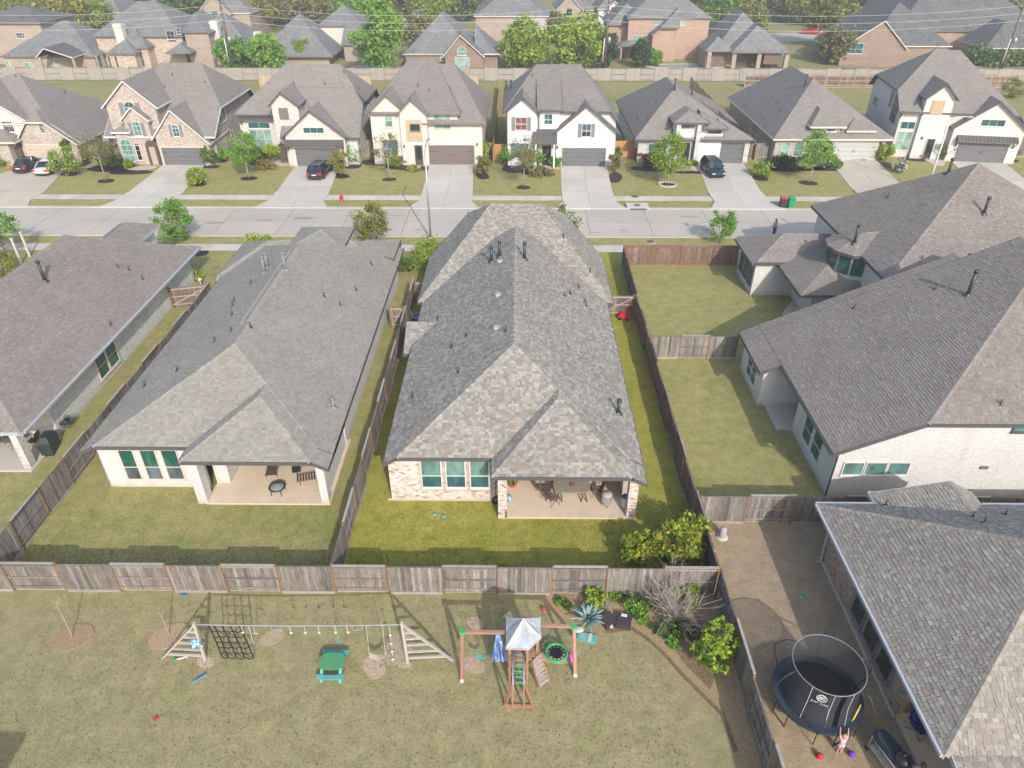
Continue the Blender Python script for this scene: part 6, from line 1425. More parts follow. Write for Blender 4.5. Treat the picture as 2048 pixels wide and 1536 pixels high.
# ---- the line of hanging obstacles between two ladder frames
Yl = 18.2; A = onY(389, 1249, Yl); Bq = onY(804, 1249, Yl)
def frame(label, ap, foot, far_, side):
    t = thing('ladder_frame', foot, label, 'climbing frame', 'pair of timber ladder frames')
    mk(t, 'post', 'pine_grey', lambda b: b.beam(foot, ap + Vector((0, 0, .1)), .11, .11)); mk(t, 'brace', 'pine_grey', lambda b: b.beam(far_, ap, .11, .07))
    for k in (.12, .28, .46, .62, .78):
        p = foot.lerp(ap, k); q = far_.lerp(ap, k*1.02); mk(t, 'rung', 'pine_grey', lambda b: b.beam(p, q, .075, .06))
    return t
frame('left weathered timber ladder frame with a striped cloth hanging on it', A, P(411, 1320), P(325, 1316), -1)
frame('right weathered timber ladder frame beside the bare patch', Bq, P(816, 1325), P(906, 1321), 1)
t = thing('slackline', A, 'pale slackline with hanging climbing grips stretched between the two timber frames', 'slackline')
def sag(u): return A.lerp(Bq, u) - Vector((0, 0, .16*4*u*(1-u)*.5))
mk(t, 'webbing', 'steel', lambda b: b.tube([sag(i/16) for i in range(17)], .028, 6))
def U(px): return (onY(px, 1250, Yl).x - A.x)/(Bq.x - A.x)
def hang(px, L, name, mat='rope_pale', end=None):
    p = sag(U(px)); q = p - Vector((0, 0, L))
    def f(b):
        b.tube([p, q], .014, 4)
        if end == 'ring': b.ring(q - Vector((0, 0, .09)), .09, .014, 12, 5, (0, 1, 0))
        if end == 'ball': b.lathe(q - Vector((0, 0, .1)), [(0, 0), (.06, .03), (.07, .07), (0, .13)], 8)
        if end == 'bar': b.tube([q - Vector((.12, 0, 0)), q + Vector((.12, 0, 0))], .02, 6)
    mk(t, name, mat, f)
for px in (481, 578, 607, 635, 668, 693): hang(px, .38, 'grip', 'rope_pale', 'ball')
hang(496, 1.2, 'long_rope', 'rope_pale'); hang(505, .5, 'grip', 'rope_pale', 'bar'); hang(671, .9, 'grip', 'play_teal', 'ring')
for a_, b2 in ((541, 560), (704, 723)):
    p, q = sag(U(a_)), sag(U(b2)); mk(t, 'trapeze_bar', 'steel', lambda b: (b.tube([p, p-Vector((0, 0, .3)), q-Vector((0, 0, .3)), q], .013, 5)))
p, q = sag(U(732)), sag(U(765)); d_ = Vector((0, -.25, -1.55)); mk(t, 'swing_rope', 'rope_pale', lambda b: (b.tube([p, p+d_], .01, 4), b.tube([q, q+d_], .01, 4)))
mk(t, 'swing_seat', 'concrete_warm', lambda b: [b.beam((p+d_).lerp(q+d_, i/8) - Vector((0, 0, .18*math.sin(math.pi*i/8))), (p+d_).lerp(q+d_, (i+1)/8) - Vector((0, 0, .18*math.sin(math.pi*(i+1)/8))), .2, .03) for i in range(8)])
p = sag(U(778)); mk(t, 'knotted_rope', 'rope_pale', lambda b: [b.tube([p, p-Vector((0, .1, 2.0))], .014, 4)] + [b.lathe(p-Vector((0, .05*k, .45*k+.1)), [(0, -.03), (.09, 0), (0, .03)], 10) for k in range(1, 5)])
def net(b):
    cols = [sag(U(x)) for x in (417, 428, 444, 460, 478)]
    bots = [c + Vector((.12+.02*i, -.05, -2.02 if c.z > 2 else -c.z+.05)) for i, c in enumerate(cols)]
    for c, e in zip(cols, bots): b.tube([c, c.lerp(e, .5)+Vector((.02, 0, 0)), e], .026, 5)
    for r in range(1, 7):
        for i in range(4):
            p = cols[i].lerp(bots[i], r/6.0); q = cols[i+1].lerp(bots[i+1], r/6.0); b.tube([p, (p+q)/2-Vector((0, 0, .1)), q], .022, 5)
mk(t, 'cargo_net', 'rope_black', net)
def cloth(name, label, cat, pts_top, L, w0, w1, mat, n=9, seed=1, sp=.35):
    rnd = random.Random(seed); b = MB(); top = Vector(pts_top); rows = []
    for j in range(7):
        v = j/6; w = w0 + (w1-w0)*v; z = top.z - L*v*(1-.06*v); row = []
        for i in range(n): u = i/(n-1)-.5; row.append(Vector((top.x + u*w + .08*v, top.y + math.sin(i*2.2+seed)*.07*v - sp*v, max(.03, z - abs(u)*.1*rnd.random()))))
        rows.append(row)
    for j in range(6):
        for i in range(n-1): b.poly([rows[j][i], rows[j][i+1], rows[j+1][i+1], rows[j+1][i]], rnd.random(), smooth=True)
    o = b.build(name, mat); return tag(o, label, cat)
M['towel_blue'] = pieces('towel_blue', [(.1, .16, .38), (.55, .6, .7), (.16, .28, .55), (.3, .42, .65)], scale=4, fine=.3, interp='CONSTANT'); M['towel_aqua'] = pieces('towel_aqua', [(.08, .35, .55), (.65, .7, .72), (.1, .25, .45)], scale=5, fine=.3, interp='CONSTANT')
cloth('towel', 'blue and white striped cloth bundled on the left ladder frame', 'towel', onY(388, 1279, 18.1), .45, .35, .55, 'towel_aqua', 8, 2, .05)
# ---- saplings and rings
for lab, px, py, tx, ty, r in (('thin bare sapling leaning in the leftmost mulch ring', 145, 1274, 108, 1200, .8), ('thin bare sapling in the mulch ring beside the left ladder frame', 339, 1271, 318, 1222, .78)):
    blob('mulch_ring', px, py+2, r, r*.9, 'mulch', .05, jag=.1)
    p = P(px, py); q = onY(tx, ty, p.y); t = thing('sapling', p, lab, 'sapling')
    def f(b, p=p, q=q):
        b.tube([p, p.lerp(q, .5)+Vector((.03, 0, .05)), q], [.03, .02, .008], 5); rr = random.Random(px)
        for k in range(9):
            s = p.lerp(q, rr.uniform(.35, .95)); b.tube([s, s+Vector((rr.uniform(-.3, .2), rr.uniform(-.25, .25), rr.uniform(.15, .45)))], [.01, .003], 4)
    mk(t, 'stem', 'bark_pale', f)
for px, py, rx, ry in ((800, 1293, .55, .95), (545, 1275, .5, .4), (950, 1247, .35, .35), (945, 1330, .5, .4), (748, 1335, .5, .5), (410, 1325, .4, .25), (1110, 1315, .6, .35), (810, 1330, .25, .2)):
    blob('bare_earth', px, py, rx, ry, M['soil_pale'] if 'soil_pale' in M else M.setdefault('soil_pale', pieces('soil_pale', [(.36, .28, .19), (.44, .34, .24)], scale=8, fine=.25)), .007, jag=.2)
# ---- picnic table
p = P(668, 1338); t = T('picnic_table', p, 'small green plastic picnic table with pale aqua benches on the lawn', 'picnic table')
def top(b):
    n = 12; pts = [(.52*abs(math.cos(6.2832*(i+.5)/n))**.6*math.copysign(1, math.cos(6.2832*(i+.5)/n)), .4*abs(math.sin(6.2832*(i+.5)/n))**.6*math.copysign(1, math.sin(6.2832*(i+.5)/n))) for i in range(n)]
    slab(pts, .5, .54, .5, b); slab([(x*.15, y*.15) for x, y in pts], .541, .55, .5, b)
mk(t, 'tabletop', 'table_green', top)
for s in (-1, 1):
    mk(t, 'bench', 'play_teal', lambda b: [b.beam((x0, s*.62-s*abs(x0)*.12, .3), (x1, s*.62-s*abs(x1)*.12, .3), .2, .04) for x0, x1 in ((-.55, -.2), (-.2, .2), (.2, .55))])
    mk(t, 'leg', 'play_teal', lambda b: [b.beam((x, s*.62, 0), (x, s*.2, .5), .12, .06) for x in (s*.38,)] + [b.beam((-s*.38, s*.62, 0), (-s*.38, s*.2, .5), .12, .06)])
# ---- cedar playset
t = thing('playset', (0.3, 17.9, 0), 'cedar playset with grey canopy tower, two swing beams and a slatted climbing ramp', 'playset')
bz = 2.15; bl0 = onY(925, 1264, 18.05); bl1 = Vector((-.3, 18.05, bl0.z)); br0 = Vector((.9, 18.4, 2.15)); br1 = onY(1148, 1253, 18.35)
mk(t, 'swing_beam', 'red_wood', lambda b: b.beam(bl0, bl1, .12, .12)); mk(t, 'swing_beam', 'red_wood', lambda b: b.beam(br0, br1, .12, .12))
for e, f1, f2 in ((bl0, P(924, 1364), P(920, 1278)), (br1, P(1150, 1353), P(1146, 1270))):
    for f0 in (f1, f2): mk(t, 'leg', 'red_wood', lambda b: b.beam(f0, e, .13, .11))
    mk(t, 'leg_foot', 'rope_pale', lambda b: b.beam(f1, f1.lerp(e, .07), .145, .125)); mk(t, 'corner_bracket', 'play_green', lambda b: b.obox(e, (.12, 0, 0), (0, .09, 0), (0, 0, .08)))
for x, y in ((-.25, 17.3), (-.25, 18.5), (.85, 18.5), (.85, 17.85), (.45, 17.3)): mk(t, 'post', 'cedar', lambda b: b.beam((x, y, 0), (x, y, 2.25), .1, .1))
for i in range(8): mk(t, 'deck_board', 'red_wood', lambda b: b.box(-.3, .9 if i > 2 else .5+i*.13, 17.25+i*.16, 17.4+i*.16, 1.25, 1.29))
for i in range(4): mk(t, 'wall_slat', 'cedar', lambda b: b.box(-.32, -.29, 17.3, 18.5, 1.35+i*.17, 1.47+i*.17)); mk(t, 'wall_slat', 'cedar', lambda b: b.box(.9, .93, 17.9, 18.5, 1.35+i*.17, 1.47+i*.17))
mk(t, 'rail', 'cedar', lambda b: (b.box(-.3, .5, 17.2, 17.26, 1.18, 1.3), b.box(-.3, .5, 17.2, 17.26, .05, .2)))
ap = Vector((.28, 18.1, 2.95)); c4 = [Vector((-.4, 17.25, 2.25)), Vector((.5, 17.22, 2.25)), Vector((1.0, 17.75, 2.25)), Vector((1.0, 18.65, 2.3)), Vector((-.4, 18.65, 2.3))]
def can(b):
    for i in range(5):
        p, q = c4[i], c4[(i+1) % 5]; m = (p+q)/2 - Vector((0, 0, .03)); n1 = ap.lerp(m, .5) - Vector((0, 0, .09))
        b.poly([p, m, n1, ap], .3); b.poly([m, q, ap, n1], .6); b.poly([p, q, q-Vector((0, 0, .1)), p-Vector((0, 0, .1))], .4)
mk(t, 'canopy', 'canvas_grey', can)
mk(t, 'ladder_side', 'pine_grey', lambda b: (b.beam((-.1, 16.95, 0), (-.1, 17.25, 1.3), .05, .07), b.beam((.32, 16.95, 0), (.32, 17.25, 1.3), .05, .07)))
for k in range(1, 5): mk(t, 'rung', 'play_green', lambda b: b.tube([(-.1, 16.95+.06*k, .28*k), (.32, 16.95+.06*k, .28*k)], .022, 6))
mk(t, 'overhead_rail', 'steel', lambda b: (b.tube([(-.12, 15.9, 1.9), (-.12, 17.3, 1.95)], .025, 6), b.tube([(.32, 15.9, 1.9), (.32, 17.3, 1.95)], .025, 6)))
for k in range(6): mk(t, 'rung', 'play_teal', lambda b: b.tube([(-.12, 16.0+.24*k, 1.9), (.32, 16.0+.24*k, 1.9)], .02, 6))
mk(t, 'end_frame', 'cedar', lambda b: (b.beam((-.45, 16.25, .04), (.68, 16.22, .04), .1, .08), b.beam((-.43, 16.25, .04), (-.12, 15.9, 1.9), .09, .07), b.beam((.66, 16.22, .04), (.32, 15.9, 1.9), .09, .07), b.beam((-.12, 16.2, .04), (-.12, 15.9, 1.9), .06, .06), b.beam((.32, 16.2, .04), (.32, 15.9, 1.9), .06, .06)))
rp0, rp1 = Vector((.62, 17.35, 1.25)), Vector((.95, 17.05, 0)); rq0, rq1 = Vector((.95, 17.75, 1.25)), Vector((1.35, 17.35, 0))
mk(t, 'ramp_side', 'cedar', lambda b: (b.beam(rp0, rp1, .05, .1), b.beam(rq0, rq1, .05, .1)))
for k in range(7): u = (k+.5)/7; mk(t, 'ramp_slat', 'pine_grey', lambda b: b.beam(rp0.lerp(rp1, u), rq0.lerp(rq1, u), .12, .03))
for x0, dx in ((-1.65, .45),):
    mk(t, 'swing_chain', 'hose_green', lambda b: (b.tube([(x0, 18.05, bl0.z), (x0, 18.0, .75)], .012, 4), b.tube([(x0+dx, 18.05, bl0.z), (x0+dx, 18.0, .75)], .012, 4)))
    mk(t, 'swing_seat', 'play_teal', lambda b: [b.beam((x0+dx*i/8, 18, .75-.14*math.sin(math.pi*i/8)), (x0+dx*(i+1)/8, 18, .75-.14*math.sin(math.pi*(i+1)/8)), .17, .03) for i in range(8)])
mk(t, 'swing_chain', 'hose_green', lambda b: (b.tube([(-.95, 18.05, bl0.z), (-.95, 18, .8)], .014, 4),))
bc = Vector((1.68, 18.35, .45))
mk(t, 'basket_rope', 'hose_green', lambda b: [b.tube([(bc.x+s*.25, 18.38, 2.1), bc+Vector((s*.4, q*.25, .02))], .012, 4) for s in (-1, 1) for q in (-1, 1)])
bs = mk(t, 'basket_ring', 'play_green', lambda b: b.ring(bc, .43, .06, 28, 8)); mk(bs, 'net', 'rubber_black', lambda b: b.poly([bc+Vector((.27*math.cos(i*.5236), .27*math.sin(i*.5236), -.02)) for i in range(12)]) or [b.tube([bc+Vector((.25*math.cos(i*.5236), .25*math.sin(i*.5236), -.02)), bc+Vector((.42*math.cos(i*.5236), .42*math.sin(i*.5236), 0))], .025, 4) for i in range(12)])
cloth('towel', 'dark blue and white patterned cloth draped from the left swing beam', 'towel', (-.72, 18.05, bl0.z), 1.75, .12, .75, 'towel_blue', 11, 3, .15)
def ball(label, px, py, r, mat, name='ball', cat='ball'):
    p = P(px, py); b = MB(); b.lathe(p, [(r*math.sin(math.pi*i/8), r-r*math.cos(math.pi*i/8)) for i in range(9)], 14); o = b.build(name, mat, None, org=p); tag(o, label, cat)
ball('dark red ball on the lawn behind the playset', 1087, 1220, .1, 'play_red'); ball('red ball on the grass left of the purple one', 1638, 1516, .13, 'play_red'); ball('purple ball on the grass right of the red one', 1702, 1512, .12, 'play_purple')
def lump(name, label, cat, px, py, s, mat, seed=1, z=0):
    """soft crumpled thing: a lumpy squashed ball"""
    p = P(px, py) + Vector((0, 0, z)); rnd = random.Random(seed); b = MB(); n = 10; rows = []
    for j in range(6):
        ph = math.pi*j/5; rows.append([p + Vector((s[0]*math.sin(ph)*math.cos(6.2832*i/n)*(1+rnd.uniform(-.15, .15)), s[1]*math.sin(ph)*math.sin(6.2832*i/n)*(1+rnd.uniform(-.15, .15)), s[2]*(1-math.cos(ph))*.5)) for i in range(n)])
    for j in range(5):
        for i in range(n): b.poly([rows[j][i], rows[j][(i+1) % n], rows[j+1][(i+1) % n], rows[j+1][i]], rnd.random(), smooth=True)
    return tag(b.build(name, mat, None, org=p), label, cat)
lump('toy', 'bright pink toy lying beside the right swing leg', 'toy', 1142, 1316, (.12, .22, .12), 'play_pink', 2); lump('toy', 'pale pink and white round toy by the right end of the swing beam', 'toy', 1157, 1262, (.22, .2, .2), 'towel_aqua' if 0 else 'rope_pale', 3)
lump('toy', 'small orange red toy lying on the open lawn', 'toy', 312, 1437, (.09, .13, .06), 'play_red', 4); lump('toy', 'small blue purple scrap at the foot of the back fence', 'toy', 368, 1189, (.17, .08, .05), 'play_blue', 5)
def flatbox(name, label, cat, px, py, a, b_, h, rot, mat, extra=None):
    p = P(px, py); t = T(name, p, label, cat, rot=rot); mk(t, 'shell', mat, lambda b: (b.box(-a, a, -b_, b_, .03, h), b.box(-a*.85, a*.85, -b_*.85, b_*.85, h+.001, h+.02)))
    if extra: extra(t)
    return t
flatbox('plastic_tub', 'black upturned plastic tub beside the blue grey agave', 'tub', 1215, 1245, .3, .33, .28, .5, 'bin_dark', lambda t: mk(t, 'label_strip', 'trim_white', lambda b: b.box(-.1, .02, -.345, -.332, .05, .22)))
flatbox('plastic_tub', 'second black upturned tub right of the first', 'tub', 1247, 1248, .32, .33, .28, -.25, 'bin_dark', lambda t: mk(t, 'label_strip', 'trim_white', lambda b: b.box(-.15, .1, .15, .3, .301, .31)))
flatbox('water_table', 'pale aqua plastic toy tray with grey band below the agave', 'toy tray', 1173, 1277, .42, .22, .1, -.28, 'play_teal', lambda t: (mk(t, 'band', 'concrete', lambda b: b.box(.08, .22, -.21, .21, .121, .125)), mk(t, 'ribs', 'rope_pale', lambda b: [b.box(-.32+i*.08, -.29+i*.08, -.15, .15, .121, .127) for i in range(4)])))
flatbox('water_gun', 'slim teal toy blaster lying on the lawn', 'toy', 398, 1359, .32, .035, .06, .75, 'play_teal', lambda t: mk(t, 'barrel', 'play_blue', lambda b: b.box(-.1, .33, -.02, .02, .08, .11)))
flatbox('toy_bat', 'white and green toy lying under the left ladder frame', 'toy', 362, 1318, .28, .035, .05, .35, 'trim_white', lambda t: mk(t, 'grip', 'play_green', lambda b: b.box(-.3, -.15, -.045, .045, .02, .09)))
# ---- planting bed
bedp = [(1075, 1192), (1086, 1204), (1118, 1235), (1160, 1252), (1215, 1262), (1268, 1256), (1300, 1278), (1330, 1305), (1365, 1345), (1400, 1380), (1432, 1412), (1446, 1425), (1475, 1500)]
b = MB(); pts = [P(*q) for q in bedp]; pts += [Vector((9.0, 13.5, 0)), Vector((9.0, 21.68, 0)), Vector((.9, 21.68, 0))]; b.poly([(p.x, p.y, .02) for p in pts], 0); o = b.build('mulch_bed', 'mulch'); o['kind'] = 'structure'
pxsheet('bare_soil', [(1320, 1255), (1395, 1230), (1432, 1260), (1440, 1330), (1420, 1380), (1370, 1330)], .028, 'soil')
b = MB()
for q0, q1 in zip(bedp[4:-1], bedp[5:]): b.beam(P(*q0)+Vector((-.06, -.06, .03)), P(*q1)+Vector((-.06, -.06, .03)), .14, .05)
tag(b.build('bed_edging', 'soil'), 'grey brown edging along the curved side of the mulch planting bed', 'edging')
p = P(1176, 1243); t = thing('agave', p, 'large blue grey agave rosette in the mulch bed', 'agave'); rnd = random.Random(4)
for i in range(24):
    a = i*2.4; el = .25 + .95*(i/24); L = .95*(1-.25*(i/24)); d = Vector((math.cos(a)*math.cos(el), math.sin(a)*math.cos(el), math.sin(el))); s = Vector((-math.sin(a), math.cos(a), 0)); nn = d.cross(s)
    def leaf(b):
        prev = None
        for k in range(6):
            u = k/5; w = .1*math.sin(math.pi*min(1, .25+u*.75))*(1 if u < .97 else .1); c = p + Vector((0, 0, .06)) + d*L*u + Vector((0, 0, .12*math.sin(math.pi*u) - .06*u)); row = (c - s*w, c + nn*(.03), c + s*w)
            if prev: b.poly([prev[0], row[0], row[1], prev[1]], .4, smooth=True); b.poly([prev[1], row[1], row[2], prev[2]], .6, smooth=True)
            prev = row
    mk(t, 'leaf', 'agave', leaf)
bush('yellow green leafy shrub behind the agave', P(1190, 1208), 1.0, .6, 'leaf_lime', 16, 30, .13, 61)
for i, (px, py, h, r, lf, lab) in enumerate(((1268, 1228, .7, .55, 'leaf_bright', 'low green shrub in the middle of the mulch bed'), (1290, 1218, .45, .5, 'leaf_mid', 'dull green low plant beside the middle shrub of the bed'), (1283, 1248, .5, .35, 'leaf_bright', 'small bright green plant at the bed edge'), (1322, 1262, .5, .5, 'leaf_mid', 'sprawling green plant under the bare shrub'), (1350, 1262, .6, .5, 'leaf_mid', 'second sprawling green plant under the bare shrub'),
        (1347, 1290, .5, .35, 'leaf_bright', 'small bright plant on the lower bed slope'), (1374, 1200, 1.0, .7, 'leaf_lime', 'yellow green shrub against the back fence by the corner'), (1385, 1268, .35, .4, 'leaf_dark', 'dark low plant by the bare soil'), (1118, 1205, .3, .25, 'leaf_bright', 'tiny plant at the left of the mulch bed'), (1135, 1216, .3, .25, 'leaf_mid', 'second tiny plant at the left of the mulch bed'), (1230, 1196, .35, .3, 'leaf_bright', 'small plant at the fence behind the tubs'), (1250, 1192, .4, .35, 'leaf_mid', 'small leafy plant at the fence right of the tubs'))):
    bush(lab, P(px, py), h, r, lf, 12, 24, .11, 70+i, stems=False)
barebush('large bare twiggy shrub with pale branches near the fence corner', P(1349, 1240), 2.0, 1.6, 38, 5, w=.024); barebush('small bare twiggy plant beside the tubs', P(1212, 1218), .6, .35, 12, 6, w=.01)
lb = bush('bright lime green branching shrub by the right hand fence', P(1424, 1330), 2.3, 1.15, 'leaf_lime', 30, 26, .17, 62, cr=.24, fill=.2)
bush('large yellow green shrub with rusty tips in the corner of the central yard', P(1345, 1118)+Vector((.35, .1, 0)), 2.75, 1.5, 'leaf_photinia', 44, 44, .2, 63, ry=1.3, cr=.3); bush('left lobe of the yellow green corner shrub spreading over the grass', P(1272, 1122), 1.7, 1.05, 'leaf_photinia', 30, 40, .2, 64, cr=.3)
p = P(1345, 1127); t = thing('utility_box', p, 'low green utility box behind the back fence under the corner shrub', 'utility box'); mk(t, 'cabinet', 'hose_green', lambda b: b.box(p.x-.55, p.x+.55, p.y+.1, p.y+.7, 0, .55)); mk(t, 'lid', 'play_green' if 0 else 'hose_green', lambda b: b.box(p.x-.6, p.x+.6, p.y+.05, p.y+.75, .55, .62))
# ---- trampoline
tc = Vector((11.65, 16.35, .85)); R = 1.68; t = thing('trampoline', (tc.x, tc.y, 0), 'round black trampoline with tall dark safety net and printed logo', 'trampoline')
mk(t, 'jumping_mat', 'rubber_black', lambda b: b.poly([tc+Vector((R*.84*math.cos(i*.2094), R*.84*math.sin(i*.2094), .0)) for i in range(30)]))
def pad(b):
    for i in range(40):
        a0, a1 = 6.2832*i/40, 6.2832*(i+1)/40; q = [Vector((r*math.cos(a), r*math.sin(a), z)) + tc for r, z, a in ((R*.82, .03, a0), (R*.82, .03, a1), (R, .05, a1), (R, .05, a0))]; b.poly(q, .5); b.poly([q[3], q[2], q[2]-Vector((0, 0, .14)), q[3]-Vector((0, 0, .14))], .5)
mk(t, 'spring_pad', 'tramp_blue', pad); mk(t, 'frame_ring', 'metal_dark', lambda b: b.ring(tc-Vector((0, 0, .05)), R*.98, .03, 40, 6))
for k in range(4):
    a = k*1.5708+.35; p0 = tc+Vector((R*.97*math.cos(a-.22), R*.97*math.sin(a-.22), -.05)); p1 = tc+Vector((R*.97*math.cos(a+.22), R*.97*math.sin(a+.22), -.05))
    mk(t, 'leg', 'metal_dark', lambda b: b.tube([p0, p0-Vector((0, 0, .78)), p1-Vector((0, 0, .78)), p1], .028, 6))
nt0 = tc + Vector((.05, .05, 1.75)); rt = R*.78
def netf(b):
    n = 40
    for i in range(n):
        if i in (30,): continue
        a0, a1 = 6.2832*i/n, 6.2832*(i+1)/n; lo = [tc+Vector((R*.85*math.cos(a), R*.85*math.sin(a), .05)) for a in (a0, a1)]; md = [tc.lerp(nt0, .5)+Vector((R*.77*math.cos(a), R*.77*math.sin(a), 0)) for a in (a0, a1)]; hi = [nt0+Vector((rt*math.cos(a), rt*math.sin(a), 0)) for a in (a0, a1)]
        b.poly([lo[0], lo[1], md[1], md[0]], .5, smooth=True); b.poly([md[0], md[1], hi[1], hi[0]], .5, smooth=True)
mk(t, 'safety_net', 'net_mesh', netf); mk(t, 'top_ring', 'shutter_grey', lambda b: b.ring(nt0, rt, .022, 40, 6))
for k in range(6):
    a = k*1.0472+.2; f = tc+Vector((R*1.0*math.cos(a), R*1.0*math.sin(a), -.1)); mdp = tc+Vector((R*1.22*math.cos(a), R*1.22*math.sin(a), .9)); h = nt0+Vector((rt*math.cos(a), rt*math.sin(a), 0))
    mk(t, 'net_pole', 'metal_dark', lambda b: b.tube([f-Vector((0, 0, .7)), f, f.lerp(mdp, .55)+Vector((.07*math.cos(a), .07*math.sin(a), 0)), mdp, mdp.lerp(h, .6)+Vector((.1*math.cos(a), .1*math.sin(a), .1)), h], .022, 6))
for a in (-2.35, -1.75, -1.2): mk(t, 'net_seam', 'concrete', lambda b: b.tube([tc+Vector((R*.86*math.cos(a), R*.86*math.sin(a), .06)), tc.lerp(nt0, .5)+Vector((R*.78*math.cos(a), R*.78*math.sin(a), 0)), nt0+Vector((rt*math.cos(a), rt*math.sin(a), 0))], .012, 4))
mk(t, 'net_zip', 'play_yellow', lambda b: (b.tube([tc+Vector((R*.87*math.cos(-.95+d), R*.87*math.sin(-.95+d), z)) for d, z in ((0, .1), (.05, .5), (.12, .95))], .02, 4), b.tube([tc+Vector((R*.87*math.cos(-.88+d), R*.87*math.sin(-.88+d), z)) for d, z in ((0, .1), (.07, .5), (.05, .95))], .02, 4)))
la = -2.05; lc = tc.lerp(nt0, .82)+Vector((R*.82*math.cos(la), R*.82*math.sin(la), 0)); on = Vector((math.cos(la), math.sin(la), 0)); oa = Vector((-on.y, on.x, 0))
def logo(b):
    b.ring(lc+Vector((0, 0, .05)), .17, .018, 20, 4, on)
    for z in (-.06, 0, .06): b.beam(lc-oa*.12+Vector((0, 0, .05+z)), lc+oa*.12+Vector((0, 0, .05+z)), .02, .02)
mk(t, 'logo', 'trim_white', logo)
tx = bpy.data.curves.new('lettering', 'FONT'); tx.body = 'JUST JUMP'; tx.size = .14; tx.align_x = 'CENTER'; to = bpy.data.objects.new('lettering_tmp', tx); C.objects.link(to); bpy.context.view_layer.update()
me = bpy.data.meshes.new_from_object(to.evaluated_get(bpy.context.evaluated_depsgraph_get())); bpy.data.objects.remove(to); me.name = 'lettering'; me.materials.clear(); me.materials.append(M['trim_white'])
lo_ = piece('lettering', me, t, Matrix(((oa.x, 0, on.x, lc.x+on.x*.03), (oa.y, 0, on.y, lc.y+on.y*.03), (0, 1, 0, lc.z-.26), (0, 0, 0, 1))))
# ---- people
def skinbody(name, J, E, radii, parent, mats=('skin',), split=None):
    me = bpy.data.meshes.new(name); me.from_pydata([tuple(j) for j in J], E, []); o = bpy.data.objects.new(name, me); C.objects.link(o)
    sm = o.modifiers.new('s', 'SKIN'); o.modifiers.new('d', 'SUBSURF').levels = 2; sk = me.skin_vertices[0] if me.skin_vertices else None
    if sk is None:
        bpy.context.view_layer.objects.active = o; o.select_set(True)
        import bmesh as _b
        bm = _b.new(); bm.from_mesh(me); bm.verts.layers.skin.verify(); bm.to_mesh(me); bm.free(); sk = me.skin_vertices[0]
    for i, r in enumerate(radii): sk.data[i].radius = (r, r); sk.data[i].use_root = (i == 0)
    bpy.context.view_layer.update(); me2 = bpy.data.meshes.new_from_object(o.evaluated_get(bpy.context.evaluated_depsgraph_get())); bpy.data.objects.remove(o)
    me2.name = name; me2.materials.clear()
    for m_ in mats: me2.materials.append(M[m_])
    for p in me2.polygons:
        p.use_smooth = True
        if split: p.material_index = split(p.center)
    r = bpy.data.objects.new(name, me2); C.objects.link(r); r.parent = parent; ORG[r.name] = Vector((0, 0, 0)); return r
